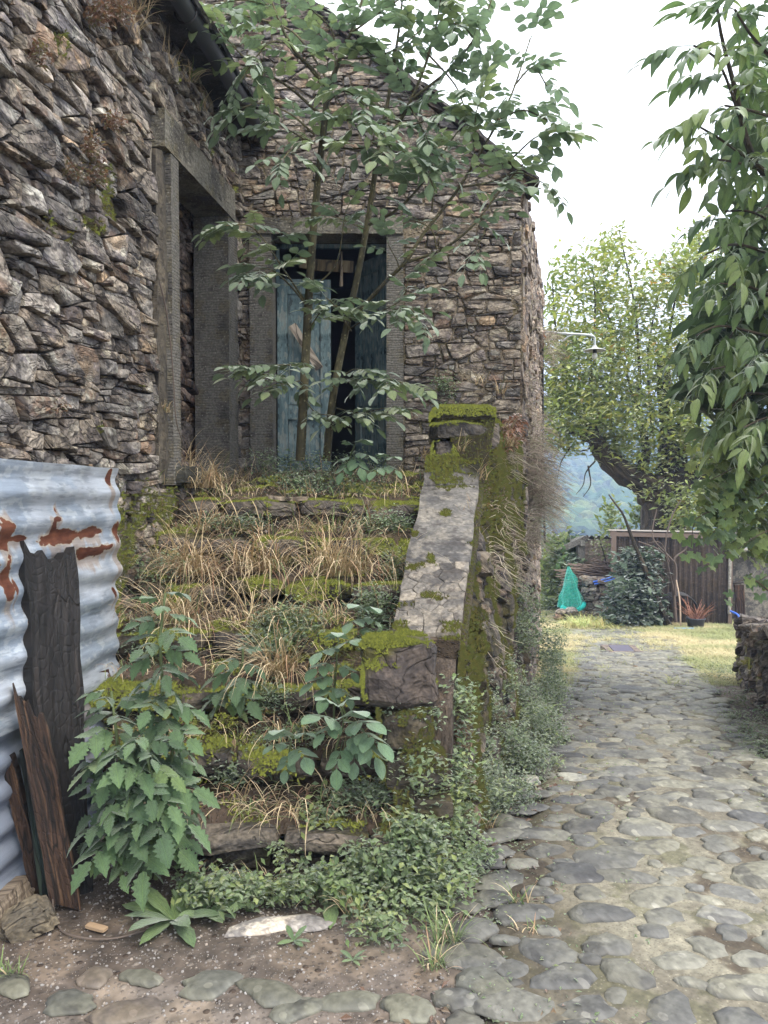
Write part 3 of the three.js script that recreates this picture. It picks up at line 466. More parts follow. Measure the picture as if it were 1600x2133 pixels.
// ---------- ground, lane, far hill ----------
const structure = (o, label) => tag(o, label, null, null, 'structure');
function axis(list) { const out = []; for (let i = 0; i + 1 < list.length; i++) { const [a, s] = list[i], [b] = list[i + 1], n = Math.max(1, Math.round((b - a) / s)); for (let k = 0; k < n; k++) out.push(a + (b - a) * k / n); } out.push(list[list.length - 1][0]); return out; }
{
  const X = axis([[-160, 50], [-60, 8], [-10, 1], [-3, 0.09], [3.6, 0.12], [9, 1], [30, 10], [120, 60], [480, 120], [481, 1]]), D = axis([[-70, 25], [-20, 4], [-2, 0.4], [1.4, 0.07], [6, 0.12], [20, 1], [60, 10], [200, 50], [790, 100]]);
  const P = [], U = [], C = [], I = [], w = X.length;
  D.forEach((d) => X.forEach((x) => {
    const z = -d, lane = inLane(x, z), y = ground(x, z) - 0.03 * lane; P.push(x, y, z); U.push(x / 1.7, z / 1.7);
    const n = fbm3(x * 1.7, 3, z * 1.7), far = smooth(8.5, 10.5, d + n * 1.5), wide = smooth(24, 40, Math.abs(x) + Math.abs(d) * 0.6);
    let c = mixc([0.62, 0.59, 0.56], [0.42, 0.38, 0.35], smooth(-0.2, 0.5, n)); c = mixc(c, [0.62, 0.60, 0.30], far * (0.6 + 0.3 * n)); c = mixc(c, [0.16, 0.26, 0.10], wide);
    
    C.push(...c);
  }));
  for (let j = 0; j + 1 < D.length; j++) for (let i = 0; i + 1 < w; i++) { const a = j * w + i; I.push(a, a + 1, a + w, a + 1, a + w + 1, a + w); }
  const g = new THREE.BufferGeometry(); g.setAttribute('position', new THREE.Float32BufferAttribute(P, 3)); g.setAttribute('uv', new THREE.Float32BufferAttribute(U, 2)); g.setAttribute('color', new THREE.Float32BufferAttribute(C, 3)); g.setIndex(I); g.computeVertexNormals();
  structure(part('ground', g, M.earth, scene), 'gravelly grey brown earth below the steps and round the lane');
}
const lane = new THREE.Group(); lane.name = 'cobbled_lane'; scene.add(lane); structure(lane, 'narrow lane of rounded river cobbles set in sandy mortar');
{
  const P = [], U = [], C = [], I = [], D = axis([[1.2, 0.06], [6, 0.1], [12, 0.2], [21, 1]]), n = 40;
  D.forEach((d) => { for (let i = 0; i <= n; i++) { const wob = 0.09 * fbm3(i > n / 2 ? 9 : 3, d * 2.2, 1), x = lerp(track(LEFT, d), track(RIGHT, d), i / n) + wob * (Math.abs(i / n - 0.5) * 2), z = -d, e = Math.min(i, n - i) / n, y = ground(x, z) + 0.006 - 0.03 * (1 - smooth(0, 0.05, e)); P.push(x, y, z); U.push(x / 1.3, z / 1.3); const k = 0.8 + 0.25 * fbm3(x, 4, z), edge = smooth(0.28, 0.02, e + 0.18 * fbm3(x * 2.4, 8, z * 2.4)), warm = smooth(8, 11, d); C.push(...mixc([k, k * 0.98, k * 0.92], [0.36 * k, 0.3 * k, 0.24 * k], edge * 0.85)); } });
  const w = n + 1; for (let j = 0; j + 1 < D.length; j++) for (let i = 0; i < n; i++) { const a = j * w + i; I.push(a, a + 1, a + w, a + 1, a + w + 1, a + w); }
  const g = new THREE.BufferGeometry(); g.setAttribute('position', new THREE.Float32BufferAttribute(P, 3)); g.setAttribute('uv', new THREE.Float32BufferAttribute(U, 2)); g.setAttribute('color', new THREE.Float32BufferAttribute(C, 3)); g.setIndex(I); g.computeVertexNormals();
  part('mortar_bed', g, M.sand, lane);
  // cobbles: near ones singly, the rest joined
  const R = rngOf(71), S = [], ok = (x, z, r) => !S.some((s) => Math.abs(s.z - z) < 0.5 && Math.hypot((s.x - x) / 1.5, s.z - z) < 0.92 * (s.r + r));
  for (const [r, tries] of [[0.095, 60], [0.078, 500], [0.062, 3000], [0.047, 8000], [0.033, 9000]]) for (let k = 0; k < tries; k++) {
    const d = 1.7 + 18.3 * Math.pow(R(), 1.15), a = track(LEFT, d) - 0.1, b = track(RIGHT, d), x = lerp(a, b, R()), q = r * (0.85 + 0.3 * R()); if (x > 0.6 * d + 0.4) continue;
    if (ok(x, -d, q)) S.push({ x, z: -d, r: q });
  }
  // stray ones in the earth in the foreground
  for (const [px, py, rx, rz] of [[440, 2075, 0.105, 0.062], [293, 2062, 0.065, 0.04], [195, 2058, 0.06, 0.045], [140, 2112, 0.085, 0.05], [270, 2125, 0.1, 0.05], [560, 2098, 0.1, 0.055], [725, 2112, 0.085, 0.05], [1015, 2080, 0.085, 0.085], [20, 2075, 0.075, 0.05], [620, 2130, 0.08, 0.05], [850, 2128, 0.09, 0.05], [980, 2120, 0.07, 0.04]]) { const d = EYE * FPX / (py - HORIZON), p = at(px, py, d); S.push({ x: p.x, z: p.z, r: rz, rx, stray: 1 }); }
  const G = S.map((s) => {
    const t = R(), d = -s.z, u = (s.x - track(LEFT, d)) / (track(RIGHT, d) - track(LEFT, d)), k = 0.9 + 0.22 * R(); let c = t < 0.45 ? [0.52, 0.51, 0.46] : t < 0.7 ? [0.46, 0.455, 0.43] : t < 0.88 ? [0.50, 0.49, 0.44] : [0.33, 0.33, 0.335];
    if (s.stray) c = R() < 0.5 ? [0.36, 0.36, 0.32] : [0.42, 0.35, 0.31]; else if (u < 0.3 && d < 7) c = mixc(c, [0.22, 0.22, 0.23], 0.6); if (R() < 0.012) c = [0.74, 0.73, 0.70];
    const rx = s.rx ?? s.r * (1.05 + 0.85 * R()), h = (s.stray ? 0.012 : 0.008 + 0.011 * R()) * (s.r > 0.07 ? 1.3 : 1), y = ground(s.x, s.z) + (s.stray ? 0.004 : 0.004);
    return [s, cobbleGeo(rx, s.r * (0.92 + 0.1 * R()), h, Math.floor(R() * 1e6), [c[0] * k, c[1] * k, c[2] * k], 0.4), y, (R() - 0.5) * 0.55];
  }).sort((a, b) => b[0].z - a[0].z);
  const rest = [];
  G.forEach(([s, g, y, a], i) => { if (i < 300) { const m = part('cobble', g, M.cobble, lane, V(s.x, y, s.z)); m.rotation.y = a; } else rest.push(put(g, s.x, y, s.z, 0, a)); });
  if (rest.length) part('far_cobble', merge(rest), M.cobble, lane).userData.kind = 'stuff';
}
{ // wooded hill across the valley
  const P = [], C = [], I = [], nx = 70, ny = 36, H = (x, t) => -22 + 26 * t + (112 + 22 * Math.sin(x * 0.004 + 0.5) + 14 * fbm3(x * 0.006, 2, t * 3)) * Math.pow(t, 1.25) * (0.5 + 0.5 * smooth(-300, 100, x) ) ;
  const pos = (i, j) => { const t = j / ny, d = 230 + 560 * t, x = lerp(-140, 470, i / nx); return V(x, H(x, t) * 0.62, -d); };
  for (let j = 0; j <= ny; j++) for (let i = 0; i <= nx; i++) { const p = pos(i, j); P.push(p.x, p.y, p.z); C.push(0.05, 0.075, 0.03); }
  for (let j = 0; j < ny; j++) for (let i = 0; i < nx; i++) { const a = j * (nx + 1) + i, w = nx + 1; I.push(a, a + 1, a + w, a + 1, a + w + 1, a + w); }
  const g = new THREE.BufferGeometry(); g.setAttribute('position', new THREE.Float32BufferAttribute(P, 3)); g.setAttribute('uv', new THREE.Float32BufferAttribute(P.filter((_, i) => i % 3 !== 1), 2)); g.setAttribute('color', new THREE.Float32BufferAttribute(C, 3)); g.setIndex(I); g.computeVertexNormals();
  structure(part('hillside', g, M.soil, scene), 'steep hillside across the valley, blue with haze');
  const R = rngOf(40), crown = (() => { const s = new THREE.IcosahedronGeometry(1, 2), p = s.attributes.position; for (let i = 0; i < p.count; i++) { const v = V().fromBufferAttribute(p, i), k = 1 + 0.28 * noise3(v.x * 2.3, v.y * 2.3, v.z * 2.3 + 4) + 0.14 * noise3(v.x * 5, v.y * 5, v.z * 5); p.setXYZ(i, v.x * k, v.y * k, v.z * k); } s.computeVertexNormals(); return s; })(), list = [];
  for (let k = 0; k < 15000; k++) { const t = Math.pow(R(), 0.85), x = lerp(-60, 440, R()), p = V(x * (0.6 + 0.6 * t), 0, 0), d = 230 + 560 * t; p.set(p.x, H(p.x, t) * 0.62 + 1, -d); const s = 1.7 + 2.6 * R(), q = R(); list.push([M4(p, new THREE.Euler(R() * 6, R() * 6, R() * 6), V(s, s * (0.9 + 0.6 * R()), s)), q < 0.6 ? lin(0.045 + 0.03 * R(), 0.085 + 0.04 * R(), 0.02) : lin(0.09 + 0.05 * R(), 0.12 + 0.05 * R(), 0.025)]); }
  tag(instances('hill_wood', crown, std({ color: lin(1, 1, 1), roughness: 1 }), list, scene), 'far wood covering the hazy hillside');
}
// ---------- the stone house along the left ----------
const stoneTint = (set) => (R) => { const c = set[Math.floor(R() * set.length)], k = 0.82 + 0.62 * R(); return [c[0] * k, c[1] * k, c[2] * k]; };
const LTINT = stoneTint([[0.43, 0.405, 0.37], [0.37, 0.365, 0.35], [0.36, 0.36, 0.355], [0.46, 0.425, 0.37], [0.22, 0.215, 0.21], [0.50, 0.485, 0.455], [0.33, 0.31, 0.285], [0.40, 0.365, 0.31], [0.26, 0.24, 0.22]]);
const BTINT = stoneTint([[0.36, 0.335, 0.30], [0.29, 0.28, 0.27], [0.39, 0.36, 0.315], [0.25, 0.25, 0.25], [0.33, 0.30, 0.265]]);
const OL = V(-1.7475, 0, -1.5), UL = V(0.124035, 0, -0.99228), NL = V(0.99228, 0, 0.124035), sOf = (d) => (d - 1.5) * 1.00778;
const wallMap = (O, U, N, P) => (u, v, h) => [O.x + U.x * u + N.x * h - P.x, O.y + v - P.y, O.z + U.z * u + N.z * h - P.z];
const mapped = (g, map) => { const p = g.attributes.position; for (let i = 0; i < p.count; i++) p.setXYZ(i, ...map(p.getX(i), p.getY(i), p.getZ(i))); g.computeVertexNormals(); return g; };
// a wall's bed behind its stones: a rough sheet over u0..u1, v0..v1
function bed(u0, u1, v0, v1, h, map, amp, cut) {
  const nu = Math.max(1, Math.round((u1 - u0) / 0.06)), nv = Math.max(1, Math.round((v1 - v0) / 0.06)), g = new THREE.PlaneGeometry(u1 - u0, v1 - v0, nu, nv), p = g.attributes.position, uv = g.attributes.uv;
  for (let i = 0; i < p.count; i++) { const u = p.getX(i) + (u0 + u1) / 2; let v = p.getY(i) + (v0 + v1) / 2; if (cut) v = Math.min(v, cut(u)); uv.setXY(i, u * 0.7, v * 0.7); p.setXYZ(i, ...map(u, v, h + amp * fbm3(u * 9, v * 9, 2))); }
  g.computeVertexNormals(); return g;
}
const leftHouse = thing('stone_house', 'long rough stone house with a walled-up doorway and dark eaves, behind the zinc sheets', 'house', V(-1.5, 0, -4));
const PL = leftHouse.position, mapL = wallMap(OL, UL, NL, PL);
const J0 = sOf(4.60), J1 = sOf(4.766), J2 = sOf(4.887), J3 = sOf(5.846), J4 = sOf(6.06), SEND = sOf(6.2);
let leftStones;
{
  const hole = [J0, 1.58, J4, 3.86], cells = slabs(SEND + 0.02, 4.36, [[0.2, 40], [0.15, 200], [0.11, 900], [0.08, 3000]], 1.7, 11, [hole], { min: 0.004, max: 0.075, tall: 0.24, long: 0.55, skew: 2.4, ratio: 2.6 });
  const o = { gap: 0.005, tilt: 0.3, out: [0.0, 0.075], rough: 0.014, bevel: 0.1, wear: 0.05, tint: LTINT, vary: (t, p) => { const k = 1 + 0.28 * fbm3(p[0] * 0.9, p[1] * 0.9, 3); return [t[0] * k, t[1] * k, t[2] * k]; } };
  leftStones = lay(cells, mapL, 12, o, leftHouse, 'stone', M.rock, 300, (c) => c.area / Math.pow(1.6 + c.x, 2.6));
  part('wall_core', merge([bed(-0.05, J0, 0, 4.36, -0.03, mapL, 0.03), bed(J4, SEND + 0.1, 0, 4.36, -0.03, mapL, 0.03), bed(J0, J4, 0, 1.6, -0.03, mapL, 0.03), bed(J0, J4, 3.84, 4.36, -0.03, mapL, 0.03)]), M.core, leftHouse);
  part('wall_body', mapped(box(SEND + 0.3, 4.4, 0.3, SEND / 2, 2.15, -0.62), mapL), M.core, leftHouse);
  // rubble that fills the doorway
  const fillCells = rubble(J3 - J2 + 0.3, 2.1, [[0.11, 12], [0.08, 60], [0.05, 400], [0.03, 900]], 1.8, 21, [], 0.75), mapF = (u, v, h) => mapL(u + J2 - 0.15, v + 1.6, h - 0.3);
  lay(fillCells, mapF, 22, { ...o, tint: stoneTint([[0.36, 0.29, 0.26], [0.42, 0.34, 0.27], [0.3, 0.27, 0.26]]), out: [0.01, 0.05] }, leftHouse, 'infill_stone', M.rock, 60);
  part('infill_core', bed(J2 - 0.2, J3 + 0.2, 1.5, 3.8, -0.32, mapL, 0.02), M.mortar, leftHouse);
  // dressed doorway: jambs, lintel, sill
  part('door_jamb', mapped(box(J2 - J1, 2.02, 0.24, (J1 + J2) / 2, 2.61, -0.08), mapL), M.chisel, leftHouse);
  part('jamb_margin', mapped(blockGeo(J1 - J0, 2.02, 0.2, 31, { k: [2, 14, 1], rough: 0.012, tint: [0.30, 0.27, 0.22] }).translate((J0 + J1) / 2, 2.61, -0.075), mapL), M.lichen, leftHouse);
  part('door_jamb', mapped(box(J4 - J3, 2.02, 0.27, (J3 + J4) / 2, 2.61, -0.10), mapL), M.chisel, leftHouse);
  part('lintel', mapped(box(sOf(5.99) - sOf(4.67), 0.225, 0.27, (sOf(5.99) + sOf(4.67)) / 2, 3.735, -0.09), mapL), M.roughstone, leftHouse);
  part('door_sill', mapped(blockGeo(sOf(5.53) - sOf(4.78), 0.125, 0.24, 33, { k: [5, 2, 2], rough: 0.012, tint: [0.24, 0.25, 0.21] }).translate((sOf(5.53) + sOf(4.78)) / 2, 1.665, -0.01), mapL), M.lichen, leftHouse);
  // eaves: slates on boards, and the gutter hung below them
  const RE = rngOf(35);
  part('eaves_board', mapped(box(SEND, 0.05, 0.5, SEND / 2, 4.39, 0.0), mapL), M.slate, leftHouse);
  for (let s = 0.6; s < SEND; s += 0.26) part('roof_slate', mapped(blockGeo(0.3, 0.035, 0.46, Math.floor(s * 100), { k: [3, 1, 2], rough: 0.012, tint: [0.10, 0.10, 0.105] }).rotateX(0.35).translate(s, 4.46 + 0.02 * RE(), 0.06 + 0.04 * RE()), mapL), M.rock, leftHouse);
  const gut = new THREE.CylinderGeometry(0.062, 0.062, SEND - 0.4, 14, 1, true, -Math.PI / 2 - 0.15, Math.PI + 0.3); gut.rotateZ(Math.PI / 2); gut.translate((SEND + 0.4) / 2, 4.36, 0.2);
  part('gutter', mapped(gut, mapL), std({ color: lin(0.03, 0.03, 0.034), roughness: 0.5, side: THREE.DoubleSide }), leftHouse);
  for (const s of [sOf(4.62), sOf(5.7)]) part('gutter_bracket', mapped(new THREE.TorusGeometry(0.067, 0.006, 5, 20).rotateY(Math.PI / 2).translate(s, 4.365, 0.2), mapL), M.iron, leftHouse);
  part('roof', mapped(box(SEND + 0.4, 0.08, 2.6, SEND / 2, 5.0, -1.2, 0.42), mapL), M.slate, leftHouse);
  part('climbing_stem', tube([[332, 585], [345, 640], [356, 720], [362, 800], [368, 880], [392, 950]].map(([x, y]) => { const k = (x - 800) / FPX, d = (1.935 - 0.11) / (0.125 - k); return at(x, y, d).sub(PL); }), 0.005, 0.003, 5, 24), M.drytwig, leftHouse);
  part('loose_timber', mapped(blockGeo(0.62, 0.05, 0.07, 61, { k: [8, 2, 2], rough: 0.02, tint: [0.9, 0.8, 0.75] }).rotateZ(-0.14).translate((J2 + J3) / 2 - 0.02, 2.32, -0.16), mapL), M.rotten, leftHouse).userData.label = 'blackened stick of timber wedged in the walled-up doorway';
}
// ---------- the house with the blue door ----------
const backHouse = thing('stone_house', 'gabled stone house with a broken blue door at the head of the steps', 'house', V(0, 0, -6.2));
const PB = backHouse.position, OB = V(-2.36, 0, -6.2), UB = V(1, 0, 0), NB = V(0, 0, 1), mapB = wallMap(OB, UB, NB, PB), gable = (u) => 4.02 + (3.46 - u) * 0.78;
const OS = V(1.1, 0, -6.2), US = V(0.2425, 0, -0.97), NS = V(0.97, 0, 0.2425), mapS = wallMap(OS, US, NS, PB);
const DX0 = -1.064 + 2.36, DX1 = -0.89 + 2.36, DX2 = 0.02 + 2.36, DX3 = 0.155 + 2.36;
let sideStones;
{
  const holes = [[-1, -1, 1.13, 4.1], [DX0, 1.2, DX3, 3.705]], o = { gap: 0.006, tilt: 0.22, out: [0.008, 0.032], rough: 0.014, bevel: 0.14, wear: 0.06, tint: BTINT };
  const cells = slabs(3.46, 6.6, [[0.2, 40], [0.15, 200], [0.11, 900], [0.08, 3000]], 1.8, 51, holes, { min: 0.004, max: 0.06, tall: 0.2, long: 0.5, skew: 2.2, ratio: 2.2 }).map((c) => ({ ...c, poly: cutBelow(c.poly, gable) })).filter((c) => c.poly.length > 2 && c.y > 0.9 && c.y < gable(c.x));
  lay(cells, mapB, 52, o, backHouse, 'stone', M.rock, 300, (c) => c.area);
  part('wall_mortar', merge([bed(1.1, DX0, 0.9, 4.2, -0.004, mapB, 0.018), bed(DX3, 3.47, 0.9, 3.71, -0.004, mapB, 0.018), bed(DX0, DX3, 3.7, 6.3, -0.004, mapB, 0.018, gable), bed(DX3, 3.47, 3.71, 5, -0.004, mapB, 0.018, gable), bed(-0.1, DX0, 4.1, 6.5, -0.004, mapB, 0.018, gable)]), M.mortar, backHouse);
  // side wall along the lane
  const side = rubble(3.3, 4.9, [[0.13, 30], [0.09, 200], [0.06, 1500], [0.04, 3000]], 1.9, 53, [], 0.78).map((c) => c);
  const mapS2 = (u, v, h) => mapS(u, v - 0.85, h);
  sideStones = lay(side, mapS2, 54, { ...o, tint: stoneTint([[0.46, 0.41, 0.36], [0.40, 0.36, 0.33], [0.5, 0.44, 0.38]]), out: [0.01, 0.06] }, backHouse, 'side_stone', M.rock, 150);
  part('side_mortar', bed(0, 3.3, -0.85, 4.02, 0.004, mapS, 0.03), std({ map: SANDC, bumpMap: EARTHB, bumpScale: 0.025, roughness: 1, color: lin(0.95, 0.84, 0.74), side: THREE.DoubleSide }), backHouse);
  // wall thickness and a closed dark room behind the door
  const solid = (u0, u1, v0, v1, z0, z1) => box(u1 - u0, v1 - v0, z1 - z0, (u0 + u1) / 2, (v0 + v1) / 2, (z0 + z1) / 2);
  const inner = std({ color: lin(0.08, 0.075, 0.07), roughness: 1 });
  part('wall_body', mapped(merge([solid(-0.1, DX0 + 0.1, -0.9, 5.9, -0.42, -0.03), solid(DX3 - 0.1, 3.42, -0.9, 4.0, -0.42, -0.03), solid(DX0 + 0.1, DX3 - 0.1, 3.66, 4.9, -0.42, -0.03), solid(DX0 + 0.1, DX3 - 0.1, -0.9, 1.35, -0.42, -0.03)]), mapB), M.core, backHouse);
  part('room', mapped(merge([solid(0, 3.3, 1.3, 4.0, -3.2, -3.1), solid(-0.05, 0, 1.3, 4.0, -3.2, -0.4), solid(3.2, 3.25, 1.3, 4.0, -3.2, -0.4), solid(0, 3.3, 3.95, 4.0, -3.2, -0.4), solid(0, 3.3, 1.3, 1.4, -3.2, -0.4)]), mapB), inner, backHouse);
  part('back_wall', mapped(solid(-0.1, 3.46, -0.9, 4.0, -3.6, -3.3), mapB), M.core, backHouse);
  // roof plate and the ragged slates along its verge
  const a = Math.atan(0.78), len = 4.9;
  part('roof', mapped(box(len, 0.06, 3.4, 0, 0, 0, 0, 0, -a).translate(3.44 - Math.cos(a) * len / 2, 3.98 + Math.sin(a) * len / 2 + 0.04, -1.74), mapB), M.slate, backHouse);
  const R = rngOf(55);
  for (let k = 0; k < 3; k++) for (let t = 0.05; t < len; t += 0.24 + 0.14 * R()) { const l = 0.26 + 0.2 * R(), u = 3.47 - Math.cos(a) * t, v = 4.04 + Math.sin(a) * t + k * 0.026; part('roof_slate', mapped(blockGeo(l, 0.022 + 0.012 * R(), 0.34, Math.floor(R() * 9999), { k: [3, 1, 2], rough: 0.02, tint: [0.16, 0.15, 0.15] }).rotateZ(-a + (R() - 0.5) * 0.3).translate(u, v, 0.07 * R() - 0.13), mapB), M.rock, backHouse); }
  // dressed frame
  part('door_jamb', mapped(box(DX1 - DX0, 2.2, 0.24, (DX0 + DX1) / 2, 2.475, -0.06), mapB), M.chisel, backHouse);
  part('door_jamb', mapped(box(DX3 - DX2, 2.2, 0.24, (DX2 + DX3) / 2, 2.475, -0.06), mapB), M.chisel, backHouse);
  part('lintel', mapped(box(DX3 - DX0 - 0.0, 0.125, 0.25, (DX0 + DX3) / 2 - 0.005, 3.64, -0.05), mapB), M.roughstone, backHouse);
  // the two leaves: boards, rails, panels
  const leaf = (w, h, hinge, turn, label) => {
    const g = new THREE.Group(); g.name = numbered('door_leaf'); g.position.set(hinge.x - 2.36, hinge.y, hinge.z); g.rotation.y = turn; backHouse.add(g); if (label) g.userData.label = label;
    const b = (n, ww, hh, dd, x, y, z) => part(n, box(ww, hh, dd, x, y, z), M.paint, g), s = Math.sign(w), W = Math.abs(w), X = (x) => s * x;
    b('stile', 0.085, h, 0.04, X(0.0425), h / 2, 0); b('stile', 0.085, h - 0.01, 0.04, X(W - 0.0425), h / 2 + 0.003, 0);
    for (const y of [0.08, 0.66, h - 0.06]) b('rail', W - 0.172, 0.12, 0.038, X(W / 2), y, 0.001);
    b('panel', (W - 0.175) / 2 - 0.003, 0.455, 0.018, X(0.087 + (W - 0.175) / 4), 0.37, -0.004); b('panel', (W - 0.175) / 2 - 0.003, 0.455, 0.018, X(0.0885 + (W - 0.175) * 0.75), 0.37, -0.006);
    b('panel', (W - 0.175) / 2 - 0.003, h - 0.845, 0.018, X(0.087 + (W - 0.175) / 4), 0.725 + (h - 0.845) / 2, -0.005); b('panel', (W - 0.175) / 2 - 0.003, h - 0.845, 0.018, X(0.0885 + (W - 0.175) * 0.75), 0.725 + (h - 0.845) / 2, -0.003);
    b('moulding', W - 0.172, 0.016, 0.03, X(W / 2), 0.598, 0.012); b('moulding', W - 0.172, 0.016, 0.03, X(W / 2), 0.722, 0.012);
    return g;
  };
  const l1 = leaf(0.44, 1.74, V(DX1 + 0.01, 1.55, -0.2), 0.03, 'closed left leaf of peeling blue green paint');
  leaf(-0.45, 1.95, V(DX2 - 0.005, 1.55, -0.18), -0.98, 'right leaf standing ajar into the dark room');
  const wd = std({ map: wood([0.66, 0.62, 0.57], [0.48, 0.44, 0.4], [0.76, 0.73, 0.68], 125), bumpMap: WOODB, bumpScale: 0.003, roughness: 0.9 });
  const sb = part('nailed_board', box(0.066, 0.42, 0.02), wd, backHouse, V(-0.64, 2.73, -0.145)); sb.rotation.z = 0.56; sb.userData.label = 'short pale board nailed aslant over the left leaf';
  const ub = part('nailed_board', blockGeo(0.44, 0.095, 0.022, 66, { k: [10, 3, 1], rough: 0.01, tint: [1, 1, 1] }), std({ map: wood([0.42, 0.37, 0.28], [0.27, 0.23, 0.17], [0.5, 0.45, 0.36], 85), roughness: 0.9 }), backHouse, V(-0.475, 3.4, -0.17)); ub.rotation.z = -0.09; ub.userData.label = 'split board nailed across the dark gap above the door';
  part('hanging_strap', tube([V(-0.345, 3.5, -0.14), V(-0.345, 3.36, -0.135), V(-0.348, 3.22, -0.14)], 0.006, 0.016, 5), M.board, backHouse);
  part('transom_frame', merge([box(0.03, 0.32, 0.04, DX1 - 2.36 + 0.016, 3.415, -0.2), box(0.91, 0.03, 0.04, -0.435, 3.558, -0.2)]), M.paint, backHouse);
  // cable down the far corner and lamp bracket
  part('cable', tube([V(1.86, 3.6, -9.1).sub(PB), V(1.9, 2.8, -9.25).sub(PB), V(1.93, 1.5, -9.3).sub(PB), V(1.95, 0.9, -9.3).sub(PB)], 0.014, 0.014, 5, 12), M.black, backHouse);
}
// ---------- the overgrown steps ----------
const stairs = thing('stone_stairs', 'mossy overgrown flight of stone steps with a sloping parapet at its right', 'stairs', V(-0.5, 0, -4));
const PT = stairs.position, RISE = 0.214, stepD = (k) => 3.06 + 0.28 * (k - 1), wallX = (d) => -1.935 + 0.125 * d;
const innerX = (d) => -0.025 + 0.145 * (d - 3), copeX = (d) => 0.27 + 0.175 * (d - 3), copeY = (d) => 0.99 + 0.4414 * (d - 3.5);
const stepL = (k) => (k === 1 ? -0.98 : k === 2 ? -1.25 : wallX(stepD(k)) + 0.03), stepR = (k) => (k === 1 ? 0.1 : innerX(stepD(k)) + 0.04);
const mossy = (lo, hi, f = 6) => (t, p, ny = 0) => { const m = smooth(lo, hi, fbm3(p[0] * f + t[0] * 40, p[1] * f, (p[2] ?? 0) * f) + 0.35 * ny); return mixc(t, [0.085, 0.085, 0.022], m); };
const DARK = [[0.17, 0.155, 0.14], [0.22, 0.2, 0.18], [0.14, 0.13, 0.12], [0.25, 0.22, 0.18]];
let outerFace, outerTop, copeParts, faceEarth;
const noseGeos = [], riserGeos = [], soilGeos = [], copeGeos = [];
{
  const R = rngOf(81);
  for (let k = 1; k <= 7; k++) {
    const d = stepD(k), y = RISE * k, xl = stepL(k), xr = stepR(k), st = new THREE.Group(); st.name = numbered('step'); stairs.add(st); st.position.set(0, y, 4 - d); // local to the stairs
    let x = xl; const n = k === 1 ? [0.5, 0.4, 0.3] : k === 7 ? [0.35, 0.55, 0.5, 0.4] : [0.5, 0.32, 0.45, 0.4];
    let i = 0; while (x < xr - 0.05) {
      let w = Math.min(n[i++ % n.length] * (0.8 + 0.4 * R()), xr - x); if (xr - x - w < 0.12) w = xr - x; const h = 0.085 + 0.03 * R(), out = (R() - 0.5) * 0.06, c = DARK[Math.floor(R() * 4)], kk = k === 1 ? 1.35 : 1;
      const g = blockGeo(w - 0.012, h, 0.3, 800 + k * 10 + i, { k: [6, 2, 3], rough: 0.022, tint: c.map((q) => q * kk), vary: mossy(k === 1 ? 0.3 : 0.0, k === 1 ? 0.6 : 0.3), round: 0.16 });
      put(g, x + w / 2 + 0.5, -h / 2 + (R() - 0.5) * 0.025, -0.13 - out, (R() - 0.5) * 0.1, (R() - 0.5) * 0.06, (R() - 0.5) * 0.05);
      part('tread_stone', g, M.block, st); noseGeos.push(g.clone().translate(PT.x, y, PT.z + 4 - d)); x += w;
    }
    x = xl; i = 0; while (x < xr - 0.03) {
      let w = Math.min(0.12 + 0.2 * R(), xr - x); const h = RISE - 0.1 - 0.01, rows = R() < 0.5 ? 1 : 2;
      for (let r = 0; r < rows; r++) { const g = blockGeo(w - 0.012, h / rows - 0.006, 0.16, 900 + k * 30 + i * 3 + r, { k: [3, 2, 1], rough: 0.02, tint: DARK[Math.floor(R() * 4)], vary: mossy(0.15, 0.5) }); put(g, x + w / 2 + 0.5, -0.1 - h / rows * (r + 0.5), -0.125 - 0.035 * R(), (R() - 0.5) * 0.15, (R() - 0.5) * 0.2, 0); part('riser_stone', g, M.block, st); riserGeos.push(g.clone().translate(PT.x, y, PT.z + 4 - d)); }
      x += w; i++;
    }
    // earth and litter lying on the tread
    const depth = k === 7 ? 1.62 : 0.34, nx = 26, nz = k === 7 ? 22 : 7, P = [], U = [], C = [], I = [];
    for (let b = 0; b <= nz; b++) for (let a = 0; a <= nx; a++) { const t = b / nz, dd = d + 0.03 + depth * t, xa = k === 7 ? wallX(dd) - 0.05 : xl, xb = k === 7 ? (dd < 5.1 ? innerX(dd) + 0.06 : lerp(0.6, 1.06, (dd - 5.1) / 1.1)) : xr + 0.05, xx = lerp(xa, xb, a / nx), yy = (k === 7 ? 0.19 * smooth(0.15, 0.95, t) + 0.02 : 0.055 * t + 0.008) + 0.03 * fbm3(xx * 7, k, dd * 7) - 0.05 * smooth(0.12, 0, t) ; P.push(xx + 0.5, yy, -(dd - d)); U.push(xx * 0.9, dd * 0.9); const m = smooth(0.05, 0.4, fbm3(xx * 5, k * 3, dd * 5)); C.push(...mixc([0.42, 0.33, 0.26], [0.2, 0.18, 0.08], m)); }
    for (let b = 0; b < nz; b++) for (let a = 0; a < nx; a++) { const q = b * (nx + 1) + a, w = nx + 1; I.push(q, q + 1, q + w, q + 1, q + w + 1, q + w); }
    const g = new THREE.BufferGeometry(); g.setAttribute('position', new THREE.Float32BufferAttribute(P, 3)); g.setAttribute('uv', new THREE.Float32BufferAttribute(U, 2)); g.setAttribute('color', new THREE.Float32BufferAttribute(C, 3)); g.setIndex(I); g.computeVertexNormals();
    part('tread_soil', g, M.soil, st); soilGeos.push(g.clone().translate(PT.x, y, PT.z + 4 - d));
    part('fill', box(xr - xl + 0.1, y + 0.5, 0.3, (xl + xr) / 2 + 0.5, -(y + 0.5) / 2 - 0.13, -0.33), M.core, st);
  }
  part('landing_fill', merge([box(1.62, 1.5, 1.3, -0.55 + 0.5, 0.69, -1.45), box(0.6, 1.5, 0.7, 0.56 + 0.5, 0.69, -1.85)]), M.core, stairs);
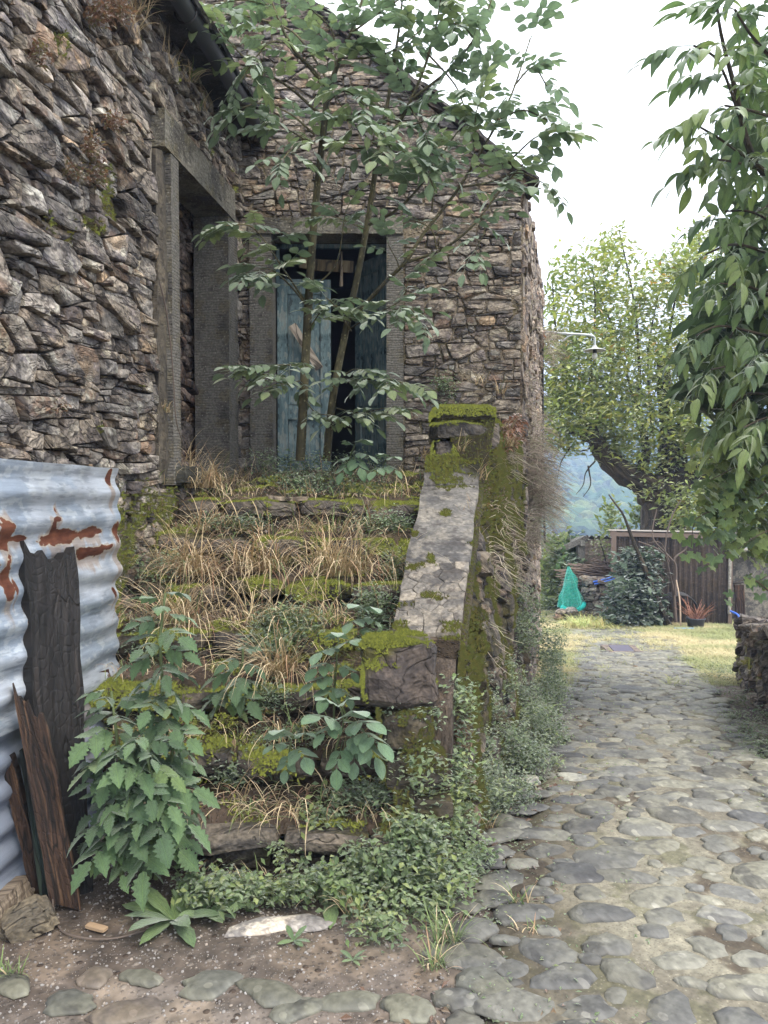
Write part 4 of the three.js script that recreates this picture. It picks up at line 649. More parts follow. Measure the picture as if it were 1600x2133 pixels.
  // parapet: the body, then the slabs that cap it
  const loc = (x, y, d) => [x - PT.x, y, -d - PT.z];
  const slab = (d0, d1, y0, y1, seed, th, nx, nz, amp, colour) => { // a capping slab from depth d0 (low) to d1 (high)
    const P = [], U = [], C = [], I = [], prof = [];
    for (let a = 0; a <= nx; a++) prof.push([a / nx, 0]); prof.unshift([0, -th]); prof.push([1, -th]);
    const w = prof.length;
    const pt = (t, s, hh) => { const d = lerp(d0, d1, t) + 0.012 * noise3(s * 5, seed, 1), e = (s === 0 ? -1 : s === 1 ? 1 : 0) * 0.008 * noise3(t * 7, seed, 4), x = lerp(innerX(d), copeX(d), s) + e; return [x, lerp(y0, y1, t) + hh + amp * fbm3(x * 6, seed, d * 6), d]; };
    const pushRow = (t, drop) => prof.forEach(([s, h]) => { const [x, y, d] = pt(t, s, drop ? -th : h); P.push(...loc(x, y, d)); U.push(x * 0.8 + (h < 0 ? 0.1 : 0), d * 0.8 + (drop ? 0.1 : 0)); C.push(...colour(x, y, d)); });
    pushRow(0, true); for (let b = 0; b <= nz; b++) pushRow(b / nz, false); pushRow(1, true);
    for (let b = 0; b < nz + 2; b++) for (let a = 0; a < w - 1; a++) { const q = b * w + a; I.push(q, q + 1, q + w, q + 1, q + w + 1, q + w); }
    let g = new THREE.BufferGeometry(); g.setAttribute('position', new THREE.Float32BufferAttribute(P, 3)); g.setAttribute('uv', new THREE.Float32BufferAttribute(U, 2)); g.setAttribute('color', new THREE.Float32BufferAttribute(C, 3)); g.setIndex(I); g = g.toNonIndexed(); g.computeVertexNormals(); return g;
  };
  const cGrey = (x, y, d) => { const k = 0.5 + 0.08 * fbm3(x * 8, 1, d * 8); return [k, k * 0.985, k * 0.96]; };
  part('coping_slab', slab(3.97, 4.87, copeY(3.97), copeY(4.87), 3, 0.09, 8, 18, 0.012, cGrey), M.lichen, stairs).userData.label = 'long grey coping slab spotted with lichen';
  part('coping_slab', slab(4.885, 5.1, copeY(4.885), 1.8, 5, 0.1, 6, 6, 0.015, (x, y, d) => mixc([0.3, 0.3, 0.31], [0.08, 0.075, 0.02], smooth(4.93, 4.99, d + 0.05 * noise3(x * 12, 2, d * 9)))), M.lichen, stairs).userData.label = 'slate coping stone under a thick cushion of moss';
  // the cracked lower slab, piece by piece
  const RC = rngOf(84), pieces = rubble(0.36, 0.58, [[0.055, 60], [0.04, 300], [0.028, 600]], 1.1, 85, [], 0.8), mapC = (u, v, h) => { const d = 3.39 + v, x = lerp(innerX(d), copeX(d), u / 0.36); return loc(x, copeY(d) + h, d); };
  pieces.forEach((c) => { const g = stoneGeo(c, mapC, RC, { gap: 0.0015, tilt: 0.05, out: [0.004, 0.01], rough: 0.003, bevel: 0.02, edge: 0.004, wear: 0.01, inset: 0.93, tint: (R) => { const k = 0.75 + 0.3 * R(); return [0.60 * k, 0.565 * k, 0.52 * k]; } }); if (g) part('coping_piece', g, M.lichen, stairs); });
  part('coping_bed', slab(3.36, 3.97, copeY(3.36) - 0.012, copeY(3.97) - 0.012, 9, 0.08, 6, 10, 0.012, () => [0.25, 0.2, 0.14]), M.soil, stairs);
  const body = (d0, d1, y0, y1) => { const g = new THREE.BoxGeometry(1, 1, 1, 1, 1, 1), p = g.attributes.position; for (let i = 0; i < p.count; i++) { const t = p.getZ(i) < 0 ? 1 : 0, d = t ? d1 : d0, x = p.getX(i) < 0 ? innerX(d) + 0.015 : copeX(d) - 0.015, y = p.getY(i) > 0 ? (t ? y1 : y0) : -0.4; p.setXYZ(i, ...loc(x, y, d)); } g.computeVertexNormals(); return g; };
  part('parapet_core', merge([body(3.15, 3.45, 0.68, 0.9), body(3.45, 4.9, copeY(3.45) - 0.08, copeY(4.9) - 0.08), body(4.9, 5.5, 1.55, 1.68)]), M.core, stairs);
  // big squared stone at the foot, and the courses under it
  const bl = (name, x0, x1, y0, y1, d0, d1, seed, o, label) => { const g = blockGeo(x1 - x0, y1 - y0, d1 - d0, seed, o); put(g, (x0 + x1) / 2 - PT.x, (y0 + y1) / 2, -(d0 + d1) / 2 - PT.z); const m = part(name, g, M.block, stairs); if (label) m.userData.label = label; copeGeos.push(g.clone().translate(PT.x, 0, PT.z)); return g; };
  bl('newel_stone', -0.088, 0.222, 0.70, 0.968, 3.05, 3.38, 90, { k: [9, 8, 7], rough: 0.026, freq: 11, tint: [0.115, 0.10, 0.097], round: 0.08, vary: (t, p, ny) => mixc(t, [0.09, 0.092, 0.02], smooth(0.05, 0.4, fbm3(p[0] * 7, p[1] * 7 + 3, 2) + 0.9 * ny - (p[0] + 0.02) * 2.6)) }, 'big dark squared stone capped with moss at the foot of the parapet');
  const moss2 = (t, p, ny) => mixc(t, [0.06, 0.052, 0.018], smooth(-0.15, 0.3, fbm3(p[0] * 7 + t[0] * 30, p[1] * 7, 5) + 0.5 * ny));
  [[-0.03, 0.2, 0.55, 0.70], [0.0, 0.25, 0.36, 0.545], [0.03, 0.15, 0.28, 0.36], [0.14, 0.27, 0.26, 0.36], [0.0, 0.26, 0.1, 0.27], [0.07, 0.26, -0.08, 0.11]].forEach(([a, b, c, d], i) => bl('pier_stone', a, b, c, d - 0.006, 3.02 + 0.04 * (i % 3) / 2, 3.4, 91 + i, { k: [4, 4, 2], rough: 0.03, tint: [0.105, 0.095, 0.08], vary: moss2 }));
  // upper pier and its cap
  bl('pier_stone', 0.335, 0.715, 1.9, 2.015, 5.1, 5.5, 98, { k: [6, 3, 4], rough: 0.03, tint: [0.14, 0.135, 0.13], vary: mossy(0.2, 0.5) }); bl('pier_stone', 0.335, 0.53, 1.73, 1.895, 5.11, 5.5, 99, { k: [4, 3, 3], rough: 0.03, tint: [0.13, 0.12, 0.115], vary: mossy(0.15, 0.5) }); bl('pier_stone', 0.535, 0.70, 1.70, 1.895, 5.11, 5.5, 100, { k: [3, 3, 3], rough: 0.03, tint: [0.11, 0.105, 0.10], vary: mossy(0.1, 0.4) });
  bl('cap_stone', 0.32, 0.745, 2.02, 2.125, 5.07, 5.56, 101, { k: [9, 4, 6], rough: 0.018, tint: [0.15, 0.145, 0.135], round: 0.3, vary: (t, p, ny) => mixc(t, [0.09, 0.088, 0.02], smooth(-0.1, 0.2, 0.6 * ny + p[1] * 8 + 0.3 * fbm3(p[0] * 9, p[1] * 9, 1))) }, 'thick mossy capstone on the upper pier');
  // outer face of the parapet, battered, full of moss
  const topOf = (d) => (d < 5.1 ? copeY(Math.max(d, 3.4)) - 0.06 : lerp(2.06, 1.93, (d - 5.1) / 1.1)), xTop = (d) => (d < 5.1 ? copeX(d) : lerp(0.70, 1.09, (d - 5.1) / 1.1));
  const mapO = (u, v, h) => { const d = 3.05 + u * 0.966, xb = 0.29 + (d - 3.05) * 0.268, t = clamp((v - 0.35) / (topOf(d) + 0.001)), x = lerp(xb, Math.min(xb, xTop(d) + 0.01), t), n = V(0.965, 0.1, 0.26); return loc(x + n.x * h, v - 0.35 + n.y * h, d - n.z * h); };
  const face = rubble(3.26, 2.45, [[0.13, 20], [0.09, 200], [0.06, 900], [0.04, 1500]], 1.8, 87, [], 0.76).map((c) => ({ ...c, poly: cutBelow(c.poly, (u) => topOf(3.05 + u * 0.966) + 0.35) })).filter((c) => c.poly.length > 2 && c.x > 0.34 && c.y < topOf(3.05 + c.x * 0.966) + 0.3);
  outerFace = lay(face, mapO, 88, { gap: 0.008, tilt: 0.3, out: [0.01, 0.07], rough: 0.03, bevel: 0.5, tint: stoneTint([[0.15, 0.135, 0.115], [0.19, 0.17, 0.14], [0.12, 0.11, 0.1]]), vary: (t, p) => mixc(t, [0.075, 0.068, 0.02], smooth(-0.05, 0.35, fbm3(p[0] * 5, p[1] * 3, 3))) }, stairs, 'face_stone', M.rock, 140).map((g) => g.clone().translate(PT.x, 0, PT.z));
  const fe = bed(0.3, 3.26, 0.05, 2.45, -0.012, (u, v, h) => mapO(u, Math.min(v, topOf(3.05 + u * 0.966) + 0.34), h), 0.02); part('face_earth', fe, M.core, stairs); faceEarth = fe.clone().translate(PT.x, 0, PT.z);
  // earth sloping from the coping to the outer face, and the wall between pier and house
  const P = [], U = [], C = [], I = [], n = 24; for (let i = 0; i <= n; i++) { const d = lerp(3.4, 6.18, i / n), q = topOf(d), xi = d < 5.1 ? copeX(d) - 0.03 : lerp(0.36, 0.7, (d - 5.1) / 1.1); for (let j = 0; j <= 4; j++) { const x = lerp(xi, mapO((d - 3.05) / 0.966, q + 0.35, 0.0)[0] + PT.x + 0.02, j / 4); P.push(...loc(x, q + 0.03 * Math.sin(j / 4 * 3.14) + 0.02 * fbm3(x * 9, 1, d * 9), d)); U.push(x, d); C.push(...mixc([0.2, 0.16, 0.1], [0.11, 0.105, 0.03], smooth(-0.2, 0.2, fbm3(x * 6, 2, d * 6)))); } }
  for (let i = 0; i < n; i++) for (let j = 0; j < 4; j++) { const a = i * 5 + j; I.push(a, a + 5, a + 1, a + 1, a + 5, a + 6); }
  const eg = new THREE.BufferGeometry(); eg.setAttribute('position', new THREE.Float32BufferAttribute(P, 3)); eg.setAttribute('uv', new THREE.Float32BufferAttribute(U, 2)); eg.setAttribute('color', new THREE.Float32BufferAttribute(C, 3)); eg.setIndex(I); eg.computeVertexNormals();
  part('parapet_earth', eg, M.soil, stairs); outerTop = eg.clone().translate(PT.x, 0, PT.z);
  copeParts = stairs.children.filter((m) => /^coping_(slab|piece|bed)/.test(m.name)).map((m) => m.geometry.clone().translate(PT.x, 0, PT.z));
  // ---- moss ----
  const s1 = sampleOn(noseGeos, 14000, (x, y, z, ny) => smooth(-0.05, 0.3, fbm3(x * 4.5, y * 3, z * 4.5 + 2) + 0.25 * ny - 0.12 - (y < 0.3 ? 0.28 : 0)) * 0.9, 101);
  const s2 = sampleOn(riserGeos, 7000, (x, y, z) => smooth(0.1, 0.4, fbm3(x * 5, y * 5, 7)) * (y < 0.3 ? 0.2 : 0.7), 102);
  const s3 = sampleOn(copeParts, 20000, (x, y, z, ny) => { const d = -z; if (ny < 0.3) return 0; if (d > 4.96) return smooth(-0.35, -0.1, fbm3(x * 6, 3, d * 6)) ; if (d < 3.47) return smooth(-0.3, 0, fbm3(x * 6, 3, d * 6)); const band = Math.max(smooth(0.05, 0, Math.abs(d - 3.97 + 0.06 * noise3(x * 9, 1, 2))), smooth(0.05, 0, Math.abs(d - 4.885 + 0.03 * noise3(x * 9, 1, 2)) - 0.02), smooth(0.025, 0, Math.abs(d - 3.58 - 0.2 * x))); return Math.max(smooth(0.36, 0.46, fbm3(x * 8, 4, d * 6)), band * smooth(-0.25, 0.1, fbm3(x * 8, 14, d * 8))); }, 103);
  const s4 = sampleOn(copeGeos.slice(0, 1), 26000, (x, y, z, ny) => smooth(0.0, 0.35, fbm3(x * 9, y * 9 + 3, z * 9) + 0.75 * ny - (x - 0.0) * 2.6 - 0.34), 104);
  const s5 = sampleOn(copeGeos.slice(1), 16000, (x, y, z, ny) => (y > 1.9 ? smooth(0.0, 0.3, 0.8 * ny + (y - 2.035) * 9 + 0.5 * fbm3(x * 9, y * 9, z * 9)) : smooth(-0.05, 0.3, fbm3(x * 8, y * 8, z * 8) - 0.02) * 0.8), 105);
  const s6 = sampleOn([outerTop], 14000, () => 0.8, 106), s7 = sampleOn([...outerFace, faceEarth], 9000, (x, y, z, ny) => smooth(-0.05, 0.3, fbm3(x * 5, y * 2.5, z * 5) + 0.15 * (y - 0.8)), 107);
  const s8 = sampleOn(soilGeos, 9000, (x, y, z) => smooth(0.15, 0.4, fbm3(x * 5, y * 9, -z * 5)) * 0.5, 108);
  const toP = (list) => list.map(([p, n]) => [p.sub(PT), n]);
  const yellow = (R) => { const c = MOSSC[Math.floor(R() * 3)]; return [c[0] * 1.35, c[1] * 1.3, c[2] * 1.2]; }, olive = (R) => MOSSC[R() < 0.3 ? 1 : 3 + Math.floor(R() * 2)];
  instances('moss', MOSSG, M.moss, [...mossInstances(toP(s1), 0.013, 1, yellow), ...mossInstances(toP(s2), 0.011, 2, olive), ...mossInstances(toP(s3), 0.011, 3, (R) => MOSSC[R() < 0.5 ? 4 : Math.floor(R() * 3)]), ...mossInstances(toP(s4), 0.011, 4, yellow), ...mossInstances(toP(s5), 0.013, 5, (R, p) => (p.y > 1.6 ? yellow(R) : olive(R))), ...mossInstances(toP(s6), 0.016, 6, (R) => MOSSC[R() < 0.4 ? 4 : Math.floor(R() * 3)]), ...mossInstances(toP(s7), 0.015, 7, olive), ...mossInstances(toP(s8), 0.012, 8, yellow)], stairs);
  // moss low on the house wall beside the steps, and tufts higher up
  const w1 = sampleOn(leftStones.map((g) => g.clone().translate(PL.x, PL.y, PL.z)), 8000, (x, y, z) => { const d = -z; const low = smooth(3.7, 4.0, d) * smooth(5.1, 4.7, d) * smooth(1.66, 1.4, y) * smooth(0.2, 0.7, y) * smooth(-0.2, 0.15, fbm3(x * 5, y * 4, z * 5)); return Math.max(low, smooth(0.45, 0.55, fbm3(x * 3.3, y * 3.3, z * 3.3 + 7)) * 0.55 * smooth(1.5, 3.2, y)); }, 109).map(([p, n]) => [p.sub(PL), n]);
  instances('moss', MOSSG, M.moss, mossInstances(w1, 0.014, 9, (R) => MOSSC[R() < 0.6 ? 3 + Math.floor(R() * 2) : Math.floor(R() * 3)]), leftHouse);
}
// ---------- zinc sheets and burnt planks against the wall ----------
function sheetGeo(d0, d1, v0, v1, off, pitch, amp, seed, lean) {
  const nu = 40, nv = Math.round((v1 - v0) / pitch * 8), P = [], U = [], I = [];
  for (let j = 0; j <= nv; j++) for (let i = 0; i <= nu; i++) {
    const u = i / nu, t = j / nv, s = lerp(sOf(d0), sOf(d1), u) + (u > 0.97 ? 0.008 * Math.sin(t * 40) + 0.01 * noise3(t * 9, seed, 1) : 0);
    let v = lerp(v0, v1, t) + 0.012 * Math.sin(u * 5 + seed) + 0.01 * noise3(u * 4, t * 2, seed) * (t > 0.95 ? 1.5 : 1), h = off + lean * (1 - t) + amp * Math.sin((v / pitch) * Math.PI * 2 + 0.4 * noise3(u * 3, t * 2, seed + 3)) * (t > 0.97 ? 0.3 : 1) + 0.022 * noise3(u * 3.2, t * 3, seed + 8) + 0.012 * noise3(u * 9, t * 8, seed + 18);
    if (u > 0.9 && t > 0.9) h += 0.06 * (u - 0.9) * (t - 0.9) * 100 * 0.4;                           // curled corner
    P.push(OL.x + UL.x * s + NL.x * h, v, OL.z + UL.z * s + NL.z * h); U.push(u, t);
  }
  const w = nu + 1; for (let j = 0; j < nv; j++) for (let i = 0; i < nu; i++) { const a = j * w + i; I.push(a, a + 1, a + w, a + 1, a + w + 1, a + w); }
  const g = new THREE.BufferGeometry(); g.setAttribute('position', new THREE.Float32BufferAttribute(P, 3)); g.setAttribute('uv', new THREE.Float32BufferAttribute(U, 2)); g.setIndex(I); g.computeVertexNormals(); return g;
}
top('zinc_sheet', sheetGeo(2.1, 3.85, 0.655, 1.695, 0.125, 0.128, 0.0125, 1, 0.01), M.zinc, 'bright corrugated zinc sheet with rust patches, leaning on the rubble wall', 'metal sheet');
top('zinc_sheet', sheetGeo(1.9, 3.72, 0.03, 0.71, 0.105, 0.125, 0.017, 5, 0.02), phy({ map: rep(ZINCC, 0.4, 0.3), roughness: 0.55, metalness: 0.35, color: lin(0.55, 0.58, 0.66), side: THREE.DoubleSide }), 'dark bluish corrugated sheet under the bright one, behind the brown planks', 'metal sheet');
// a board given by its four corners [px, py, depth]: top left, top right, bottom right, bottom left
function plank(name, tl, tr, br, bl, thick, mat, jag, seed, label, group) {
  const A = at(...tl), B = at(...tr), C = at(...br), D = at(...bl), nx = 9, ny = 26, P = [], U = [], I = [], base = D.clone().add(C).multiplyScalar(0.5);
  const n = B.clone().sub(A).cross(D.clone().sub(A)).normalize(); if (n.dot(A) > 0) n.negate(); // towards the eye
  const W = C.distanceTo(D), H = A.distanceTo(D);
  const pt = (s, t, side) => { const tt = t > 0.8 ? t - jag * ((t - 0.8) / 0.2) * (0.5 + 0.9 * noise3(s * 3.3, seed, 1) + 0.5 * noise3(s * 9, seed, 2)) : t, es = s === 0 || s === 1 ? 0.04 * noise3(t * 9, seed, s * 5) : 0, p = D.clone().lerp(C, s + es).lerp(A.clone().lerp(B, s + es), tt); return p.addScaledVector(n, side * thick + 0.006 * fbm3(s * 6, t * 9, seed + side * 3)).sub(base); };
  const grid = (side) => { const o = P.length / 3; for (let j = 0; j <= ny; j++) for (let i = 0; i <= nx; i++) { const p = pt(i / nx, j / ny, side); P.push(p.x, p.y, p.z); U.push(i / nx * W * 1.6 + seed * 0.37, j / ny * H * 0.9 + seed * 0.21); } return o; };
  const f = grid(0), b = grid(-1), w = nx + 1;
  for (const [o, flip] of [[f, 0], [b, 1]]) for (let j = 0; j < ny; j++) for (let i = 0; i < nx; i++) { const a = o + j * w + i, q = [a, a + 1, a + w, a + 1, a + w + 1, a + w]; if (flip) q.reverse(); I.push(...q); }
  const edge = (i0, i1) => { I.push(f + i0, b + i0, f + i1, f + i1, b + i0, b + i1); };
  for (let j = 0; j < ny; j++) { edge(j * w, (j + 1) * w); edge((j + 1) * w + nx, j * w + nx); } for (let i = 0; i < nx; i++) { edge(i + 1, i); edge(ny * w + i, ny * w + i + 1); }
  let g = new THREE.BufferGeometry(); g.setAttribute('position', new THREE.Float32BufferAttribute(P, 3)); g.setAttribute('uv', new THREE.Float32BufferAttribute(U, 2)); g.setIndex(I); g = g.toNonIndexed(); g.computeVertexNormals();
  const m = top(name, g, mat, label, 'plank', group); m.position.copy(base); return m;
}
plank('plank', [47, 1100, 3.03], [157, 1118, 3.32], [196, 1900, 2.95], [106, 1908, 2.88], 0.045, M.char, 0.07, 1, 'tall broad charred plank with a jagged top, leaning on the bright zinc');
plank('plank', [41, 1190, 3.03], [62, 1190, 3.05], [84, 1418, 3.0], [64, 1420, 2.98], 0.03, M.rotten, 0.02, 2, 'narrow brown board tucked behind the edge of the charred plank');
plank('plank', [26, 1440, 2.86], [100, 1515, 2.88], [170, 1897, 2.83], [103, 1880, 2.8], 0.04, M.rotten, 0.1, 3, 'rotten brown plank with a splintered top in front of the charred plank');
plank('plank', [40, 1560, 2.9], [60, 1570, 2.9], [106, 1862, 2.88], [84, 1866, 2.88], 0.02, std({ map: wood([0.12, 0.17, 0.15], [0.06, 0.09, 0.08], [0.2, 0.24, 0.2], 95), roughness: 0.9 }), 0.02, 4, 'thin dark green board between the two brown planks');
plank('plank', [-6, 1562, 2.95], [26, 1577, 2.95], [98, 1872, 2.95], [68, 1876, 2.93], 0.035, M.rotten, 0.02, 5, 'slim brown plank at the far left, half hiding the dark zinc');
plank('plank', [-12, 1888, 2.66], [58, 1822, 2.95], [74, 1866, 2.92], [-10, 1996, 2.62], 0.05, M.board, 0.02, 6, 'grey brown beam end lying on the ground below the dark zinc');
plank('plank', [44, 1470, 3.04], [66, 1424, 3.08], [116, 1455, 3.1], [70, 1500, 3.05], 0.03, M.rotten, 0.08, 7, 'short splintered board stub poking out beside the charred plank');
{
  const b = blockGeo(0.19, 0.12, 0.16, 120, { k: [6, 5, 5], rough: 0.03, round: 0.3, tint: [0.22, 0.2, 0.16] }); const m = top('stone', b, M.block, 'tilted brown boulder lying under the beam end', 'stone'); const p = at(58, 1965, 2.72); m.position.set(p.x, 0.03, p.z); m.rotation.set(0.1, 0.5, 0.35);
  const c = blockGeo(0.085, 0.012, 0.03, 121, { k: [5, 1, 2], rough: 0.006 }); const q = top('wood_chip', c, std({ color: lin(0.33, 0.23, 0.14), roughness: 0.9 }), 'pale splinter of wood on the earth by the planks', 'wood chip'); const r = at(200, 1958, 2.7); q.position.set(r.x, ground(r.x, r.z) + 0.012, r.z); q.rotation.y = -0.35;
  const pd = EYE * FPX / (1948 - HORIZON), pp = at(590, 1948, pd); const pm = top('mortar_slab', cobbleGeo(0.15, 0.07, 0.010, 77, [0.95, 0.93, 0.9], 0.7), std({ map: LICHC, bumpMap: BLOCKB, bumpScale: 0.012, roughness: 1, color: lin(1.9, 1.85, 1.8), vertexColors: true }), 'flat pale slab of old mortar lying on the earth below the lowest step', 'slab'); pm.position.set(pp.x, ground(pp.x, pp.z) + 0.004, pp.z);
  const S = [[105, 1890], [120, 1950], [150, 1975], [230, 1980], [300, 1965], [350, 1950]].map(([x, y]) => { const d = EYE * FPX / (y - HORIZON), v = at(x, y, d); return V(v.x, ground(v.x, v.z) + 0.012 + (x < 115 ? 0.12 : 0), v.z); });
  top('dry_stalk', tube(S, 0.004, 0.0025, 5, 24), M.drytwig, 'long bent dry stalk lying on the earth by the planks', 'stalk');
}
// ---------- trees ----------
const ASHL = [1, 2, 3, 4, 5].map((s) => pinnate(0.22 + 0.02 * (s % 3), 2 + (s > 2 ? 1 : 0), 0.09, 0.055, s, { fold: 0.16, droop: 0.22, seg: 5, from: 0.36, bend: 0.24, widest: 0.45, hang: 0.5 }));
const path = (list) => list.map(([x, y, d]) => at(x, y, d));
// leaves along a branch; the branch is a part, its leaves are parts of the tree
function leafy(tree, pts, r0, r1, geos, mats, R, o) {
  part(o.name ?? 'branch', tube(pts, r0, r1, r0 > 0.02 ? 10 : 5, pts.length * 4, o.bumpy ?? 0.05).translate(-tree.position.x, -tree.position.y, -tree.position.z), o.bark, tree);
  const c = new THREE.CatmullRomCurve3(pts), len = c.getLength(); let k = 0;
  for (let s = len * (o.from ?? 0.35); s <= len; s += o.step * (0.7 + 0.6 * R())) {
    const t = Math.min(1, s / len), p = c.getPointAt(t), tan = c.getTangentAt(t), a = k++ * 2.4 + R(), side = V(Math.cos(a), 0, Math.sin(a) + 0.25).normalize();
    const dir = side.multiplyScalar(0.85).addScaledVector(tan, 0.45).add(V(0, (o.up ?? 0.14) - 0.35 * R(), 0));
    if (tree.userData.n < 290) { addLeaf(geos, mats, p, dir, (R() - 0.5) * 0.9, o.size * (0.75 + 0.45 * R()), tree, R); tree.userData.n++; }
  }
  if (tree.userData.n < 295) for (let i = 0; i < (o.tip ?? 2); i++) { addLeaf(geos, mats, c.getPointAt(1), c.getTangentAt(1).add(V((R() - 0.5) * 1.4, -0.2 * R(), (R() - 0.5) * 1.4)), (R() - 0.5) * 0.6, o.size * (0.7 + 0.4 * R()), tree, R); tree.userData.n++; }
  return c;
}
function tree(name, label, category, pos) { const t = thing(name, label, category, pos); t.userData.n = 0; return t; }
{
  const R = rngOf(200), A = tree('ash_sapling', 'young ash with the straighter stem, growing in front of the closed blue door leaf', 'tree', at(627, 952, 5.3));
  const bo = { bark: M.bark };
  const t1 = path([[625, 960, 5.3], [636, 760, 5.3], [647, 560, 5.28], [660, 400, 5.25], [672, 290, 5.2], [683, 190, 5.15]]);
  leafy(A, t1, 0.034, 0.021, ASHL, L.ash, R, { ...bo, name: 'trunk', from: 2, step: 1, size: 1, tip: 0 });
  const br = (pts, r, n, from = 0.3, size = 1, step = 0.06) => leafy(A, path(pts), r, 0.004, ASHL, L.ash, R, { ...bo, from, step, size });
  br([[642, 640, 5.3], [600, 590, 5.2], [560, 560, 5.15], [530, 565, 5.1]], 0.008, 6, 0.3, 1, 0.035); br([[641, 635, 5.3], [590, 560, 5.2], [550, 500, 5.15], [520, 470, 5.1], [470, 470, 5.05]], 0.008, 8, 0.35, 1, 0.036); br([[636, 790, 5.3], [590, 800, 5.2], [550, 780, 5.1], [520, 770, 5.05]], 0.006, 6, 0.1, 0.95, 0.034); br([[654, 600, 5.28], [700, 550, 5.2], [715, 470, 5.15], [720, 440, 5.1]], 0.006, 3, 0.8, 0.9, 0.05);
  br([[640, 690, 5.28], [680, 640, 5.15], [720, 640, 5.1]], 0.005, 4, 0.25, 0.9, 0.032); br([[632, 830, 5.3], [660, 860, 5.2], [690, 865, 5.15]], 0.004, 3, 0.4, 0.6, 0.05); br([[640, 760, 5.28], [600, 760, 5.15], [570, 760, 5.1]], 0.005, 3, 0.15, 0.9, 0.034);
  br([[683, 192, 5.15], [712, 110, 5.1], [742, 40, 5.05], [770, -60, 5]], 0.02, 9, 0.25); br([[683, 190, 5.15], [655, 150, 5.1], [610, 100, 5.0], [565, 0, 4.95], [548, -60, 4.9]], 0.018, 9, 0.3);
  br([[664, 235, 5.2], [600, 180, 5.1], [520, 130, 5.0], [455, 60, 4.9]], 0.011, 8, 0.35); br([[655, 280, 5.2], [600, 235, 5.05], [540, 215, 5.0], [505, 225, 4.95]], 0.008, 7, 0.35); br([[672, 290, 5.2], [640, 300, 5.0], [610, 310, 4.9], [590, 330, 4.85]], 0.007, 5, 0.3); br([[676, 250, 5.2], [730, 250, 5.0], [790, 265, 4.9]], 0.007, 5, 0.3);
  br([[690, 180, 5.15], [640, 100, 5.25], [600, 60, 5.3], [480, 30, 5.2], [420, 40, 5.1]], 0.009, 8, 0.4); br([[700, 140, 5.1], [690, 60, 5.1], [650, 20, 5.1], [620, -20, 5.1]], 0.008, 6, 0.3); br([[705, 120, 5.1], [770, 120, 5.0], [830, 100, 5.0], [880, 60, 4.95]], 0.008, 8, 0.3); br([[600, 90, 5.05], [560, 90, 4.9], [500, 170, 4.85]], 0.006, 6, 0.25);
  br([[672, 300, 5.2], [740, 310, 5.0], [800, 300, 4.9], [850, 320, 4.85]], 0.007, 6, 0.35); br([[680, 215, 5.15], [720, 190, 4.95], [760, 220, 4.85]], 0.006, 5, 0.3); br([[650, 300, 5.2], [600, 270, 5.3], [560, 250, 5.35]], 0.006, 5, 0.3); br([[730, 70, 5.06], [800, 20, 5.0], [860, -20, 5]], 0.007, 6, 0.3); br([[560, 10, 4.95], [500, 0, 4.9], [440, 10, 4.85]], 0.006, 5, 0.2);

  const B = tree('ash_sapling', 'young ash with the slanting forked stem, growing before the open gap of the blue door', 'tree', at(680, 952, 5.35));
  const R2 = rngOf(201), t2 = path([[680, 960, 5.35], [692, 840, 5.33], [718, 700, 5.3], [748, 560, 5.27], [768, 450, 5.23], [784, 340, 5.2]]);
  leafy(B, t2, 0.029, 0.018, ASHL, L.ash, R2, { ...bo, name: 'trunk', from: 2, step: 1, size: 1, tip: 0 });
  const b2 = (pts, r, from = 0.35, size = 1, step = 0.064) => leafy(B, path(pts), r, 0.004, ASHL, L.ash, R2, { ...bo, from, step, size });
  b2([[742, 620, 5.28], [800, 650, 5.1], [850, 640, 5.0], [870, 660, 4.95]], 0.005, 0.4, 0.9, 0.036); b2([[720, 690, 5.3], [770, 660, 5.2], [840, 620, 5.1], [850, 580, 5.05]], 0.005, 0.5, 0.9, 0.036); b2([[800, 590, 5.15], [830, 560, 5.1], [810, 510, 5.05]], 0.005, 0.6, 0.8, 0.05); b2([[732, 690, 5.28], [700, 640, 5.15], [680, 620, 5.1]], 0.005, 0.3, 0.9, 0.032); b2([[700, 790, 5.32], [760, 790, 5.15], [810, 790, 5.05], [850, 800, 5.0]], 0.006, 0.1, 0.95, 0.034); b2([[700, 850, 5.33], [750, 860, 5.2], [800, 850, 5.1]], 0.005, 0.15, 0.9, 0.034); b2([[700, 800, 5.3], [735, 770, 5.15], [760, 770, 5.1]], 0.005, 0.35, 0.85, 0.05); b2([[764, 480, 5.23], [720, 460, 5.15], [690, 450, 5.1]], 0.005, 0.5, 0.75, 0.05); b2([[1000, 450, 4.95], [1010, 480, 4.9], [990, 520, 4.85]], 0.005, 0.3, 0.9, 0.06); b2([[910, 520, 5.0], [900, 480, 4.95], [870, 460, 4.9]], 0.005, 0.4, 0.8, 0.06);
  b2([[784, 340, 5.2], [812, 190, 5.1], [830, 70, 5.05], [845, -60, 5]], 0.018, 0.25); b2([[785, 335, 5.2], [860, 200, 5.1], [900, 90, 5.0], [925, -40, 4.95]], 0.016, 0.3); b2([[860, 205, 5.1], [940, 140, 5.0], [1000, 60, 4.9], [1030, -20, 4.85]], 0.011, 0.35); b2([[766, 470, 5.23], [830, 435, 5.1], [890, 370, 5.0], [935, 300, 4.95], [980, 240, 4.9]], 0.012, 0.35);
